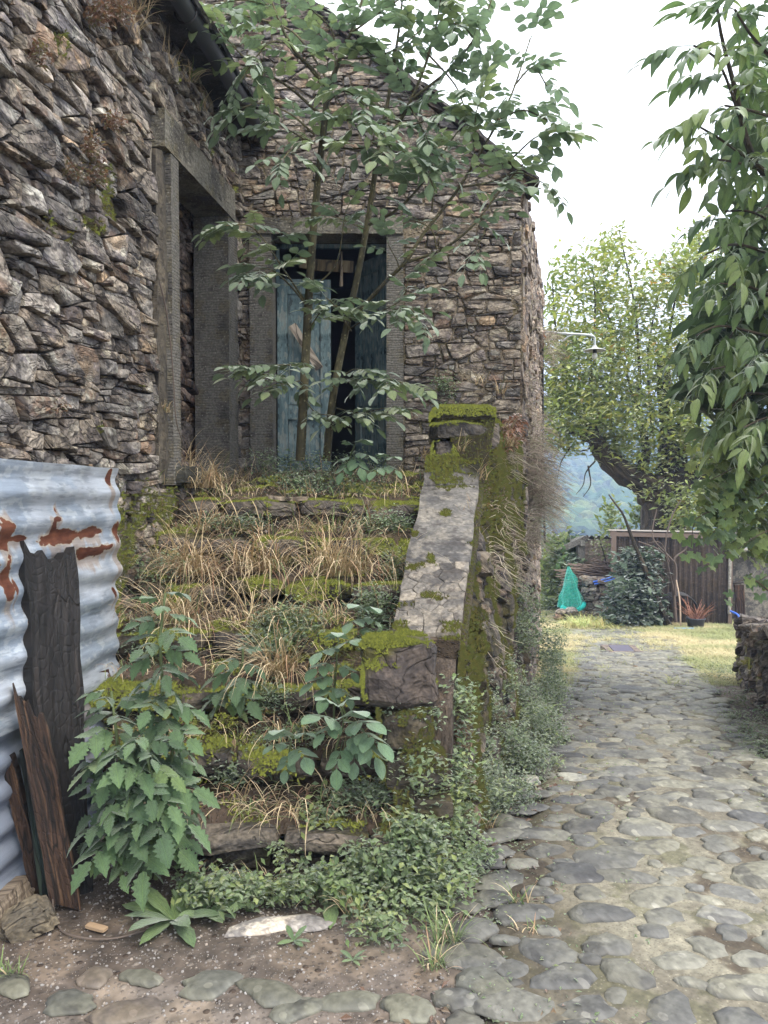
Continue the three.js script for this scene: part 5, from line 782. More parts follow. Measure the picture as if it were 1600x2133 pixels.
  b2([[738, 660, 5.29], [800, 590, 5.15], [845, 545, 5.05], [880, 490, 5.0], [950, 400, 4.95], [1005, 310, 4.9], [1060, 210, 4.85], [1105, 80, 4.8]], 0.017, 0.6, 1, 0.065); b2([[850, 545, 5.05], [920, 520, 5.0], [980, 475, 4.95], [1040, 400, 4.9], [1100, 330, 4.85]], 0.011, 0.45); b2([[985, 345, 4.9], [1050, 340, 4.85], [1110, 290, 4.8], [1145, 270, 4.8]], 0.008, 0.3); b2([[960, 390, 4.95], [1020, 380, 4.9], [1080, 360, 4.85], [1130, 380, 4.8]], 0.008, 0.3);
  b2([[1035, 250, 4.88], [1090, 230, 4.8], [1140, 250, 4.75]], 0.006, 0.3); b2([[1070, 180, 4.85], [1110, 140, 4.8], [1140, 180, 4.8]], 0.006, 0.25); b2([[1000, 320, 4.9], [990, 250, 4.85], [1010, 180, 4.8]], 0.006, 0.3); b2([[900, 440, 5.0], [900, 380, 4.9], [860, 330, 4.85]], 0.006, 0.4); b2([[790, 310, 5.2], [730, 250, 5.1], [700, 200, 5.05]], 0.006, 0.4); b2([[820, 150, 5.1], [770, 110, 5.05], [740, 60, 5]], 0.006, 0.3); b2([[840, 0, 5.05], [880, -10, 5.0], [940, 20, 4.95]], 0.006, 0.2); b2([[890, 110, 5.0], [950, 180, 4.9], [970, 230, 4.85]], 0.007, 0.3); b2([[800, 250, 5.15], [860, 260, 5.0], [910, 240, 4.95]], 0.007, 0.3); b2([[915, 40, 4.96], [970, 60, 4.9], [1000, 100, 4.85]], 0.006, 0.25); b2([[850, 215, 5.1], [880, 270, 4.95], [900, 310, 4.9]], 0.006, 0.3);
}
{ // big walnut-like tree hanging in from the right; its trunk stands just outside the frame
  const W = tree('walnut_tree', 'broad-leaved tree hanging its large drooping leaves over the lane from the right', 'tree', V(3.5, -0.1, -5.4)), R = rngOf(210);
  const WL = [1, 2, 3, 4].map((s) => pinnate(0.26, 2 + (s % 2), 0.125, 0.052, s + 20, { fold: 0.22, droop: 0.55, seg: 6, from: 0.4, bend: 0.5, widest: 0.45, hang: 1.6 }));
  leafy(W, [V(3.5, -0.2, -5.4), V(3.45, 1.5, -5.3), V(3.3, 3, -5.1), V(3.2, 4.4, -5.0), V(3.3, 6, -5)], 0.16, 0.05, WL, L.walnut, R, { bark: M.darkbark, name: 'trunk', from: 2, step: 1, size: 1, tip: 0 });
  const b = (pts, r, from = 0.2, size = 1, step = 0.078) => leafy(W, path(pts), r, 0.006, WL, L.walnut, R, { bark: M.darkbark, from, step, size, up: -0.05 });
  b([[1720, 430, 5.0], [1640, 400, 4.9], [1570, 330, 4.8], [1530, 180, 4.7], [1500, 60, 4.6], [1490, -30, 4.6]], 0.03, 0.25, 1, 0.08); b([[1560, 310, 4.8], [1540, 240, 4.6], [1490, 120, 4.5], [1445, 95, 4.45]], 0.012, 0.3); b([[1640, 390, 4.9], [1570, 340, 4.7], [1500, 290, 4.6], [1450, 260, 4.5]], 0.012, 0.25); b([[1600, 360, 4.9], [1540, 340, 4.8], [1480, 330, 4.7]], 0.009, 0.3); b([[1720, 200, 4.8], [1640, 150, 4.6], [1570, 80, 4.5], [1530, 20, 4.5]], 0.02, 0.2); b([[1700, 300, 4.6], [1620, 250, 4.5], [1560, 230, 4.4], [1510, 220, 4.35]], 0.015, 0.2); b([[1700, 60, 4.7], [1640, 20, 4.6], [1590, -20, 4.5]], 0.015, 0.15);
  b([[1740, 620, 5.2], [1660, 560, 5.1], [1580, 520, 5.0], [1520, 510, 4.9], [1470, 530, 4.9]], 0.02, 0.3, 1, 0.08); b([[1700, 520, 5.1], [1620, 470, 5.0], [1560, 440, 4.9], [1510, 440, 4.9]], 0.014, 0.25, 0.9); b([[1740, 720, 5.3], [1650, 650, 5.2], [1570, 600, 5.1], [1500, 590, 5.0]], 0.018, 0.25, 1, 0.08); b([[1740, 780, 5.3], [1650, 720, 5.2], [1560, 690, 5.1], [1490, 680, 5.0], [1450, 700, 5.0]], 0.018, 0.25, 1, 0.075); b([[1730, 860, 5.4], [1640, 790, 5.3], [1550, 760, 5.2], [1480, 770, 5.1]], 0.016, 0.2, 1, 0.075); b([[1700, 690, 5.6], [1620, 640, 5.5], [1560, 650, 5.4], [1510, 720, 5.3]], 0.014, 0.2, 1, 0.075); b([[1700, 600, 5.5], [1630, 580, 5.4], [1570, 560, 5.3]], 0.012, 0.2, 1, 0.075); b([[1720, 820, 5.6], [1640, 830, 5.5], [1560, 820, 5.4], [1520, 850, 5.3]], 0.012, 0.2, 1, 0.075); b([[1740, 900, 5.2], [1660, 880, 5.1], [1600, 870, 5.0], [1550, 890, 4.9]], 0.012, 0.25, 0.9, 0.08); b([[1740, 480, 5.3], [1680, 450, 5.3], [1620, 420, 5.2], [1580, 440, 5.2]], 0.012, 0.2, 0.9, 0.08); b([[1720, 740, 5.2], [1640, 760, 5.0], [1590, 740, 4.9]], 0.01, 0.2, 1, 0.08); b([[1720, 900, 5.8], [1630, 880, 5.7], [1560, 870, 5.6]], 0.01, 0.2, 1, 0.07); b([[1750, 980, 5.7], [1670, 960, 5.6], [1600, 930, 5.5]], 0.01, 0.2, 1, 0.07);
}
// many small leaves as copies: a sprig of n leaves
function sprig(n, len, wid, spread, seed, seg = 2, teeth = 0) { const R = rngOf(seed), list = []; for (let i = 0; i < n; i++) { const g = leaflet(len * (0.7 + 0.6 * R()), wid * (0.8 + 0.4 * R()), { seg, fold: 0.2, droop: 0.3, teeth }); g.applyMatrix4(M4(V((R() - 0.5) * spread, (R() - 0.5) * spread, (R() - 0.5) * spread), new THREE.Euler((R() - 0.6) * 1.3, R() * 6.28, (R() - 0.5) * 0.9, 'YXZ'), 1)); list.push(g); } return merge(list); }
// blobs: [px, py, depth, rx px, ry px, rz m, copies]
function blobs(list, seed, colours, size = 1) { const R = rngOf(seed), out = []; for (const [px, py, d, rx, ry, rz, n] of list) for (let i = 0; i < n; i++) { let x, y, z; do { x = R() * 2 - 1; y = R() * 2 - 1; z = R() * 2 - 1; } while (x * x + y * y + z * z > 1); const c = colours[Math.floor(R() * colours.length)], k = 0.75 + 0.5 * R(); out.push([M4(at(px + x * rx, py + y * ry, d + z * rz), new THREE.Euler((R() - 0.5) * 0.8, R() * 6.28, (R() - 0.5) * 0.8), size * (0.7 + 0.6 * R())), lin(c[0] * k, c[1] * k, c[2] * k)]); } return out; }
const rebase = (list, p) => list.map(([m, c]) => [new THREE.Matrix4().makeTranslation(-p.x, -p.y, -p.z).multiply(m), c]);
{ // the shaded inside of the walnut crown
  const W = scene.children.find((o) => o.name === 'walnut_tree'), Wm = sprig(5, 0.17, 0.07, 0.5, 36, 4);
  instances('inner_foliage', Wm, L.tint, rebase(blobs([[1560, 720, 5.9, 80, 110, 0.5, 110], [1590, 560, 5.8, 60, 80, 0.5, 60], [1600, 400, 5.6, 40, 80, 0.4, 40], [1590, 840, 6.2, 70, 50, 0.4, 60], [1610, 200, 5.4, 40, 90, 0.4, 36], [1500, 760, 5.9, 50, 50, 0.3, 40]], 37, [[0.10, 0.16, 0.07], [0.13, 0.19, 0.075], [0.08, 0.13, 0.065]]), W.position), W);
}
{ // a vine with lobed leaves below it
  const W = tree('vine', 'climbing vine with bright lobed leaves hanging above the dry stone wall at the right', 'vine', V(3.35, 0.3, -6.3)), R = rngOf(220), G = [1, 2, 3, 4].map((s) => lobed(0.108, s)), P = [], b = (pts, n, size = 1) => {
    const q = path(pts); part('stem', tube(q, 0.007, 0.003, 5).translate(-W.position.x, -W.position.y, -W.position.z), M.twig, W); const c = new THREE.CatmullRomCurve3(q);
    for (let i = 0; i < n && W.userData.n < 298; i++, W.userData.n++) { const p = c.getPointAt(R()).add(V((R() - 0.5) * 0.26, (R() - 0.6) * 0.24, (R() - 0.5) * 0.3)); addLeaf(G, L.vine, p, V((R() - 0.5) * 1.6, -0.75 - 0.5 * R(), 0.5 + R() * 0.6), (R() - 0.5) * 1.4, size * (0.7 + 0.6 * R()), W, R); }
  };
  b([[1760, 900, 6.3], [1650, 930, 6.1], [1560, 960, 5.9], [1480, 1000, 5.8]], 52); b([[1740, 960, 6.3], [1640, 1000, 6.1], [1560, 1050, 6.0], [1500, 1090, 5.9], [1460, 1160, 5.9]], 56); b([[1560, 960, 5.9], [1490, 1060, 5.8], [1450, 1080, 5.8], [1440, 1140, 5.8]], 34); b([[1740, 1050, 6.4], [1640, 1090, 6.2], [1570, 1120, 6.0], [1530, 1150, 6.0]], 46); b([[1700, 1160, 6.2], [1620, 1190, 6.1], [1570, 1215, 6.1]], 18); b([[1740, 860, 6.4], [1640, 900, 6.3], [1560, 900, 6.2], [1500, 930, 6.1]], 40); b([[1620, 1010, 6.3], [1560, 1000, 6.3], [1500, 1030, 6.3]], 30); b([[1600, 1230, 6.1], [1565, 1205, 6.1], [1530, 1215, 6.1]], 6);
}
{ // the thick of the vine
  const W = scene.children.find((o) => o.name === 'vine'), G = merge([1, 2, 3, 4, 5].map((i) => { const R = rngOf(i * 7); return lobed(0.1, i + 40).applyMatrix4(M4(V((R() - 0.5) * 0.3, (R() - 0.5) * 0.3, (R() - 0.5) * 0.3), new THREE.Euler(0.3 + R() * 0.9, (R() - 0.5) * 3, (R() - 0.5), 'YXZ'), 1)); }));
  instances('inner_foliage', G, L.tint, rebase(blobs([[1570, 1000, 6.6, 70, 70, 0.3, 60], [1520, 940, 6.5, 50, 40, 0.3, 28], [1590, 1110, 6.6, 50, 50, 0.3, 40], [1500, 1050, 6.4, 34, 40, 0.2, 18], [1600, 900, 6.7, 60, 50, 0.3, 30]], 38, [[0.2, 0.3, 0.09], [0.27, 0.36, 0.1], [0.15, 0.24, 0.08], [0.33, 0.4, 0.12]]), W.position), W);
}
{ // the old pollarded chestnut beyond the shed
  const C = tree('chestnut_tree', 'old pollarded tree with a massive trunk and pale green crown behind the shed', 'tree', V(6.2, -1.5, -17.4)), R = rngOf(230), o = (g) => g.translate(-C.position.x, -C.position.y, -C.position.z);
  const limb = (n, pts, a, b, s = 9) => part(n, o(tube(path(pts), a, b, s, pts.length * 5, 0.28)), M.darkbark, C);
  limb('trunk', [[1392, 1340, 17.4], [1390, 1180, 17.4], [1388, 1080, 17.4], [1386, 1030, 17.4], [1384, 990, 17.4]], 0.55, 0.5, 16);
  limb('limb', [[1372, 1050, 17.4], [1340, 1005, 17.2], [1300, 985, 17], [1262, 950, 16.8], [1240, 915, 16.7], [1215, 905, 16.6]], 0.34, 0.14, 10); limb('limb', [[1400, 1040, 17.4], [1425, 1000, 17.3], [1452, 985, 17.2], [1490, 960, 17], [1530, 930, 17]], 0.32, 0.14, 10); limb('limb', [[1385, 1010, 17.4], [1388, 960, 17.6], [1392, 900, 17.8], [1382, 800, 17.8], [1384, 740, 17.8]], 0.24, 0.13, 9); limb('limb', [[1410, 1010, 17.5], [1420, 940, 17.9], [1440, 880, 18.2]], 0.22, 0.1, 8); limb('limb', [[1330, 1000, 17.2], [1345, 930, 17.4], [1330, 870, 17.5]], 0.14, 0.07, 7); limb('limb', [[1245, 925, 16.7], [1225, 880, 16.6], [1200, 850, 16.5]], 0.15, 0.06, 7);
  for (const pts of [[[1240, 900, 16.7], [1230, 800, 16.6], [1240, 640, 16.6], [1235, 560, 16.6]], [[1330, 880, 17.4], [1332, 780, 17.3], [1322, 640, 17.3], [1290, 480, 17.2]], [[1330, 870, 17.4], [1300, 760, 17.3], [1260, 640, 17.2], [1220, 560, 17]], [[1384, 760, 17.8], [1400, 660, 17.8], [1420, 560, 17.8]], [[1440, 880, 18.2], [1450, 740, 18.1], [1460, 600, 18], [1455, 480, 18]], [[1440, 880, 18.2], [1480, 760, 18], [1500, 640, 18]], [[1215, 890, 16.6], [1180, 800, 16.5], [1160, 700, 16.4], [1150, 580, 16.4]], [[1200, 850, 16.5], [1160, 830, 16.4], [1135, 780, 16.3]], [[1360, 900, 17.6], [1350, 740, 17.6], [1370, 620, 17.6]], [[1300, 980, 17], [1270, 860, 17], [1280, 720, 17]], [[1420, 930, 18], [1400, 800, 18.2], [1360, 700, 18.2]], [[1215, 905, 16.6], [1170, 900, 16.4], [1130, 905, 16.2]]]) limb('shoot', pts, 0.045, 0.012, 5);
  for (const pts of [[[1240, 960, 16.6], [1220, 985, 16.4], [1215, 1010, 16.3], [1200, 1030, 16.2]], [[1225, 970, 16.5], [1230, 1010, 16.4], [1215, 1035, 16.3]], [[1190, 930, 16.4], [1170, 960, 16.2], [1160, 1000, 16.2]], [[1240, 930, 16.6], [1205, 940, 16.4], [1180, 930, 16.3]]]) limb('hanging_twig', pts, 0.02, 0.006, 4);
  const col = [[0.33, 0.41, 0.085], [0.27, 0.36, 0.075], [0.40, 0.46, 0.10], [0.21, 0.30, 0.065], [0.45, 0.47, 0.11]], g = sprig(5, 0.15, 0.062, 0.46, 31);
  const list = blobs([[1180, 640, 16.6, 55, 90, 1.2, 120], [1240, 570, 16.8, 50, 60, 1.2, 110], [1285, 520, 17.1, 30, 50, 0.8, 60], [1290, 640, 17.2, 70, 70, 1.4, 230], [1370, 590, 17.6, 60, 60, 1.4, 150], [1440, 560, 18, 50, 80, 1.4, 160], [1470, 500, 18, 28, 40, 0.8, 40], [1500, 600, 18, 50, 80, 1.4, 150], [1160, 760, 16.4, 50, 90, 1.3, 280], [1230, 740, 16.7, 70, 90, 1.6, 350], [1320, 750, 17.3, 80, 90, 1.7, 380], [1420, 720, 18, 80, 90, 1.6, 330], [1150, 860, 16.3, 40, 60, 1.2, 210], [1220, 850, 16.6, 60, 60, 1.4, 330], [1300, 860, 17.1, 70, 70, 1.4, 330], [1390, 870, 17.6, 70, 70, 1.5, 300], [1460, 860, 17.6, 60, 90, 1.5, 260], [1470, 940, 17.2, 60, 40, 1.2, 150], [1280, 925, 16.9, 40, 25, 0.9, 90], [1350, 950, 17.2, 60, 25, 0.9, 80], [1180, 915, 16.3, 40, 22, 0.9, 70], [1170, 560, 16.6, 20, 40, 0.6, 14], [1410, 540, 17.8, 30, 30, 0.7, 25], [1355, 1010, 16.9, 40, 20, 0.5, 25], [1430, 1030, 16.7, 50, 40, 0.6, 70], [1400, 1075, 16.6, 22, 30, 0.3, 30], [1440, 1080, 16.4, 40, 40, 0.6, 80]], 32, col);
  const Y = rngOf(33); for (let i = 0; i < list.length; i++) if (Y() < 0.012) list[i][1] = lin(0.55, 0.33, 0.05);
  instances('crown', g, L.tint, rebase(list, C.position), C);
  // shoots that rise above the crown with leaves along them
  const up = []; for (const [x0, y0, x1, y1, d] of [[1235, 600, 1228, 500, 16.6], [1270, 560, 1262, 480, 17], [1290, 560, 1282, 462, 17.2], [1310, 560, 1318, 490, 17.2], [1150, 640, 1140, 530, 16.4], [1200, 600, 1190, 530, 16.5], [1400, 580, 1392, 520, 17.8], [1430, 560, 1432, 505, 17.8], [1455, 540, 1452, 450, 18], [1470, 520, 1472, 440, 18], [1490, 560, 1500, 480, 18]]) for (let i = 0; i < 14; i++) { const t = i / 13; up.push([M4(at(lerp(x0, x1, t) + (Y() - 0.5) * 12, lerp(y0, y1, t), d + (Y() - 0.5) * 0.3), new THREE.Euler(0, Y() * 6, 0), 0.7), lin(0.25 + 0.07 * Y(), 0.32 + 0.06 * Y(), 0.1)]); }
  instances('crown', sprig(3, 0.15, 0.05, 0.15, 34), L.tint, rebase(up, C.position), C);
}
// ---------- the yard at the end of the lane ----------
const yard = (px, d) => { const x = (px - 800) / FPX * d; return V(x, ground(x, -d), -d); };
const wpx = (d) => d / FPX; // metres per photograph pixel at depth d
{ // brown profiled-metal shed
  const d = 15.8, p = yard(1395, d), S = thing('metal_shed', 'low brown profiled metal shed at the end of the lane', 'shed', p), L0 = at(1281, 1106, d).x - p.x, R0 = at(1512, 1106, d).x - p.x, H = at(0, 1107, d).y - p.y, w = R0 - L0; S.rotation.y = -0.36;
  const prof = (n, pitch) => { const P = [], I = []; let x = 0; const pts = []; while (x < n) { pts.push([x, 0], [x + pitch * 0.55, 0], [x + pitch * 0.62, 0.028], [x + pitch * 0.93, 0.028]); x += pitch; } for (const [a, h] of pts) P.push(Math.min(a, n), 0, h, Math.min(a, n), H - 0.12, h); for (let i = 0; i + 1 < pts.length; i++) { const q = i * 2; I.push(q, q + 2, q + 1, q + 1, q + 2, q + 3); } const g = new THREE.BufferGeometry(); g.setAttribute('position', new THREE.Float32BufferAttribute(P, 3)); g.setAttribute('uv', new THREE.Float32BufferAttribute(P.flatMap((v, i) => (i % 3 === 2 ? [] : [v])), 2)); g.setIndex(I); const f = g.toNonIndexed(); f.computeVertexNormals(); return f; };
  const bm = std({ color: lin(0.15, 0.115, 0.095), roughness: 0.6, metalness: 0.1, side: THREE.DoubleSide, map: rep(GREYC, 0.6, 0.6) });
  for (let k = 0; k < 4; k++) part('wall_panel', prof(w / 4 - 0.006, 0.105).translate(L0 + 0.06 + (w - 0.12) * k / 4, 0, 0.003 * (k % 2)), bm, S);
  part('side_wall', box(0.03, H - 0.1, 2.4, L0 + 0.02, H / 2, -1.25), bm, S); part('side_wall', box(0.03, H - 0.1, 2.4, R0 + 0.03, H / 2, -1.25), bm, S);
  part('corner_post', box(0.1, H, 0.06, L0 + 0.03, H / 2, 0.05), M.brownmetal, S); part('corner_post', box(0.07, H, 0.06, R0, H / 2, 0.05), M.brownmetal, S);
  part('head_rail', box(w + 0.1, 0.09, 0.05, (L0 + R0) / 2, H - 0.075, 0.05), M.brownmetal, S); part('roof', box(w + 0.16, 0.03, 2.6, (L0 + R0) / 2, H - 0.17, -1.2, -0.14), std({ color: lin(0.42, 0.38, 0.34), roughness: 0.6 }), S);
  part('downpipe', tube([V(R0 - 0.02, 0.3, 0.1), V(R0 - 0.02, 1, 0.1), V(R0 - 0.02, H - 0.5, 0.1)], 0.03, 0.03, 7).translate(0, 0, 0), M.concrete, S);
}
{ // grey rendered outbuilding at the right edge
  const d = 16.4, p = yard(1580, d), S = thing('outbuilding', 'grey rendered outbuilding with a stained plank door, half hidden by leaves at the right', 'outbuilding', p), X = (px) => at(px, 1200, d).x - p.x, Y = (py) => at(1500, py, d).y - p.y;
  part('wall', box(X(1800) - X(1512), Y(1128) + 0.3, 1.6, (X(1800) + X(1512)) / 2, Y(1128) / 2 - 0.15, -1.0), M.concrete, S);
  part('door', box(X(1640) - X(1528), Y(1150), 0.05, (X(1640) + X(1528)) / 2, Y(1150) / 2, -0.16), std({ map: LICHC, color: lin(0.55, 0.54, 0.5), roughness: 0.9 }), S);
  part('door_frame', merge([box(0.07, Y(1145), 0.09, X(1524), Y(1145) / 2, -0.13), box(X(1650) - X(1520), 0.07, 0.09, (X(1650) + X(1520)) / 2, Y(1143), -0.13)]), M.greymetal, S);
  part('bolt', tube([V(X(1526), Y(1216), -0.08), V(X(1540), Y(1215), -0.07), V(X(1552), Y(1214), -0.08)], 0.02, 0.02, 6), M.iron, S);
  part('roof', box(X(1820) - X(1500), 0.06, 2.2, (X(1820) + X(1500)) / 2, Y(1124), -0.9, 0.12, 0, 0.12), M.fibre, S);
  part('prop_board', box(0.2, Y(1218), 0.04, X(1540), Y(1218) / 2, 0.05, -0.06, 0, 0.03), M.rotten, S);
}
{ // hollow-block lean-to with a corrugated roof
  const d = 18.2, p = yard(1240, d), S = thing('lean_to', 'lean-to of hollow clay blocks under a corrugated roof, left of the metal shed', 'outbuilding', p), X = (px) => at(px, 1200, d).x - p.x, Y = (py) => at(1240, py, d).y - p.y;
  const bw = 0.25, bh = 0.20; let n = 0; for (let r = 0; r < 5; r++) for (let x = X(1212) + (r % 2) * -0.12; x < X(1300); x += bw) { const y = Y(1176) + 0.02 + r * bh; if (y + bh > Y(1112)) continue; part('block', box(bw - 0.012, bh - 0.012, 0.2, x + bw / 2, y + bh / 2, 0.0 + 0.004 * (n++ % 3)), M.brickblock, S); }
  part('block_bed', box(X(1300) - X(1212), Y(1118) - Y(1178), 0.16, (X(1300) + X(1212)) / 2, (Y(1118) + Y(1178)) / 2, -0.02), M.mortar, S);
  part('wall', box(X(1310) - X(1213), Y(1178), 0.2, (X(1310) + X(1213)) / 2, Y(1178) / 2, -0.15), M.concrete, S);
  part('post', box(0.16, Y(1128) , 0.16, X(1207), Y(1128) / 2, 0.1), M.fibre, S); part('beam', box(0.1, 0.12, 1.4, X(1207), Y(1130), -0.4), M.concrete, S);
  const P = [], I = [], U = [], nx = 60, x0 = X(1176), x1 = X(1330); for (let j = 0; j < 2; j++) for (let i = 0; i <= nx; i++) { const x = lerp(x0, x1, i / nx); P.push(x, lerp(Y(1138), Y(1117), smooth(x0, X(1215), x)) + 0.035 * Math.sin(x * 36) - j * 0.25, 0.2 - j * 1.9); U.push(x, j * 2); } for (let i = 0; i < nx; i++) I.push(i, i + 1, nx + 1 + i, i + 1, nx + 2 + i, nx + 1 + i);
  const g = new THREE.BufferGeometry(); g.setAttribute('position', new THREE.Float32BufferAttribute(P, 3)); g.setAttribute('uv', new THREE.Float32BufferAttribute(U, 2)); g.setIndex(I); g.computeVertexNormals(); part('roof', g, M.fibre, S);
  part('verge_board', box(0.62, 0.13, 0.03, X(1196), Y(1129), 0.21, 0, 0, 0.42), M.fibre, S);
}
// dry stone walls: courses of small split stones over an earth heart
function dryWall(name, label, pos, a, b, ha, hb, thick, seed, most, tints, mossK) {
  const W = thing(name, label, 'stone wall', pos), P = pos, len = a.distanceTo(b), U = b.clone().sub(a).normalize(); U.y = 0; U.normalize(); const N = V(-U.z, 0, U.x), R = rngOf(seed), geos = [];
  const f = (u, v, h) => { const q = lerp(a.y, b.y, u / len); return [a.x + U.x * u + N.x * h - P.x, q + v - P.y, a.z + U.z * u + N.z * h - P.z]; }, H = (u) => lerp(ha, hb, u / len) + 0.06 * noise3(u * 3, seed, 1);
  const cells = rubble(len, Math.max(ha, hb) + 0.1, [[0.085, 90], [0.06, 500], [0.042, 1200]], 2.3, seed, [], 0.78).map((c) => ({ ...c, poly: cutBelow(c.poly, H) })).filter((c) => c.poly.length > 2 && c.y < H(c.x));
  geos.push(...lay(cells, f, seed + 1, { gap: 0.008, tilt: 0.5, out: [0.01, 0.09], rough: 0.03, bevel: 0.5, tint: stoneTint(tints), vary: mossK ? (t, p) => mixc(t, [0.09, 0.085, 0.025], smooth(0.1, 0.4, fbm3(p[0] * 3, p[1] * 3, 3) + mossK)) : undefined }, W, 'stone', M.rock, most));
  part('wall_core', mapped(box(len, 1, thick, len / 2, 0.5, -thick / 2 - 0.02), (u, v, h) => f(u, v > 0.5 ? H(u) - 0.05 : -0.2, h)), M.core, W);
  for (let u = 0; u < len; ) { const w = 0.22 + 0.25 * R(), g = blockGeo(w, 0.045 + 0.06 * R(), 0.3 + 0.15 * R(), Math.floor(R() * 9999), { k: [5, 2, 4], rough: 0.05, freq: 9, tint: tints[Math.floor(R() * tints.length)].map((k) => k * 1.2) }), q = f(u + w / 2, H(u + w / 2) + 0.01, -0.13); put(g, q[0], q[1], q[2], (R() - 0.5) * 0.25, Math.atan2(-U.z, U.x) + (R() - 0.5) * 0.4, (R() - 0.5) * 0.3); part('cap_stone', g, M.rock, W); u += w * 0.85; }
  return [W, geos];
}
const DRYT = [[0.30, 0.275, 0.25], [0.38, 0.35, 0.31], [0.20, 0.185, 0.175], [0.33, 0.29, 0.24]];
{
  const [W, geos] = dryWall('dry_stone_wall', 'dark ruined dry stone wall at the right edge of the lane', V(3.3, -0.3, -6.5), V(3.62, land(3.6, -7.75), -7.75), V(2.55, land(2.5, -4.6), -4.6), 0.62, 0.62, 0.5, 301, 160, DRYT, -0.05);
  const s = sampleOn(geos.map((g) => g.clone().translate(3.3, -0.3, -6.5)), 7000, (x, y, z) => smooth(0.25, 0.5, fbm3(x * 3, y * 4, z * 3 + 3)) * 0.7, 303).map(([p, n]) => [p.sub(V(3.3, -0.3, -6.5)), n]); instances('moss', MOSSG, M.moss, mossInstances(s, 0.012, 304, (R) => MOSSC[R() < 0.6 ? 4 : 1]), W);
}
{
  const d = 16.6, a = yard(1212, d), b = yard(1300, 15.9), [W, geos] = dryWall('dry_stone_wall', 'mossy dry stone wall under the brushwood, left of the metal shed', a.clone(), a, b, at(0, 1205, d).y - a.y, at(0, 1222, 15.9).y - b.y, 0.6, 311, 60, [[0.36, 0.34, 0.31], [0.28, 0.26, 0.24], [0.42, 0.4, 0.37]], 0.0);
  const R = rngOf(312), T = []; for (let i = 0; i < 170; i++) { const u = R(), p = at(lerp(1216, 1290, u), lerp(1213, 1176, Math.pow(R(), 1.3)) + 3 - u * 6, 16.9 + R() * 0.5), l = 0.25 + 0.5 * R(), a2 = (R() - 0.5) * 1.1, q = V(Math.cos(a2) * l, Math.sin(a2) * l * 0.6, (R() - 0.5) * 0.4); T.push(tube([p.clone().sub(q), p.clone().add(V(0, 0.03 * R(), 0)), p.clone().add(q)], 0.013, 0.006, 4, 3)); }
  const bp = a.clone().add(V(0.6, 1.3, -0.3)); const m = top('brushwood_pile', merge(T).translate(-bp.x, -bp.y, -bp.z), std({ color: lin(0.2, 0.15, 0.12), roughness: 1 }), 'pile of grey brown brushwood stacked on the mossy dry stone wall', 'brushwood'); m.position.copy(bp); m.userData.kind = 'stuff';
  const hz = [at(1236, 1212, 16.3), at(1258, 1207, 16.2), at(1278, 1201, 16.1)]; top('blue_hose', merge([tube(hz, 0.018, 0.018, 6), tube(hz.map((v) => v.clone().add(V(0.02, -0.045, 0.02))), 0.018, 0.018, 6)]), M.blue, 'folded blue hose lying on the mossy wall below the brushwood', 'hose');
}
{ // turquoise net drawn up round a shrub
  const d = 16.6, p = yard(1190, d), n = 18, m = 14, P = [], I = [], U = [], H = at(0, 1180, d).y - at(0, 1266, d).y, y0 = at(0, 1266, d).y; for (let j = 0; j <= m; j++) for (let i = 0; i <= n; i++) { const t = j / m, a = i / n * 6.283, r = (0.23 * (1 - Math.pow(t, 1.5)) + 0.02) * (1 + 0.3 * Math.sin(a * 6 + t * 3) + 0.4 * noise3(Math.cos(a) * 2, t * 4, Math.sin(a) * 2)); P.push(Math.cos(a) * r - 0.03 * t - (t > 0.6 ? 0.04 * (t - 0.6) : 0), y0 - p.y + H * t, Math.sin(a) * r); U.push(i / n * 3, t * 3); } const w = n + 1; for (let j = 0; j < m; j++) for (let i = 0; i < n; i++) { const a = j * w + i; I.push(a, a + 1, a + w, a + 1, a + w + 1, a + w); }
  const g = new THREE.BufferGeometry(); g.setAttribute('position', new THREE.Float32BufferAttribute(P, 3)); g.setAttribute('uv', new THREE.Float32BufferAttribute(U, 2)); g.setIndex(I); g.computeVertexNormals();
  const N = thing('net', 'turquoise netting pulled up like a tent beside the lean-to post', 'net', p); part('cloth', g, phy({ color: lin(0.04, 0.62, 0.50), roughness: 0.9, transmission: 0.6, thickness: 0, side: THREE.DoubleSide, transparent: true, opacity: 0.42 }), N);
  const h = tube([V(-0.22, y0 - p.y + 0.02, 0.1), V(0, y0 - p.y - 0.03, 0.25), V(0.2, y0 - p.y + 0.05, 0.2), V(0.3, y0 - p.y + 0.1, 0.05)], 0.06, 0.05, 7, 12, 0.4); part('hem', h, phy({ color: lin(0.02, 0.48, 0.45), roughness: 0.8 }), N);
  const R = rngOf(320); [[1168, 1275, 0.2], [1190, 1273, 0.22], [1163, 1283, 0.2], [1182, 1286, 0.16]].forEach(([x, y, s], i) => { const q = at(x, y, 16.2), b = blockGeo(s * 1.4, s * 0.7, s, 330 + i, { k: [3, 2, 3], rough: 0.03, round: 0.3, tint: [[0.5, 0.46, 0.4], [0.62, 0.6, 0.57], [0.45, 0.33, 0.25], [0.4, 0.34, 0.28]][i] }); const o = top('stone', b, M.block, ['loose brown stone on the left of the little heap under the net', 'flat pale stone on the heap under the net', 'reddish stone low in the heap under the net', 'small dull stone at the bottom of the heap under the net'][i], 'stone'); o.position.copy(q); o.rotation.y = R() * 3; });
}
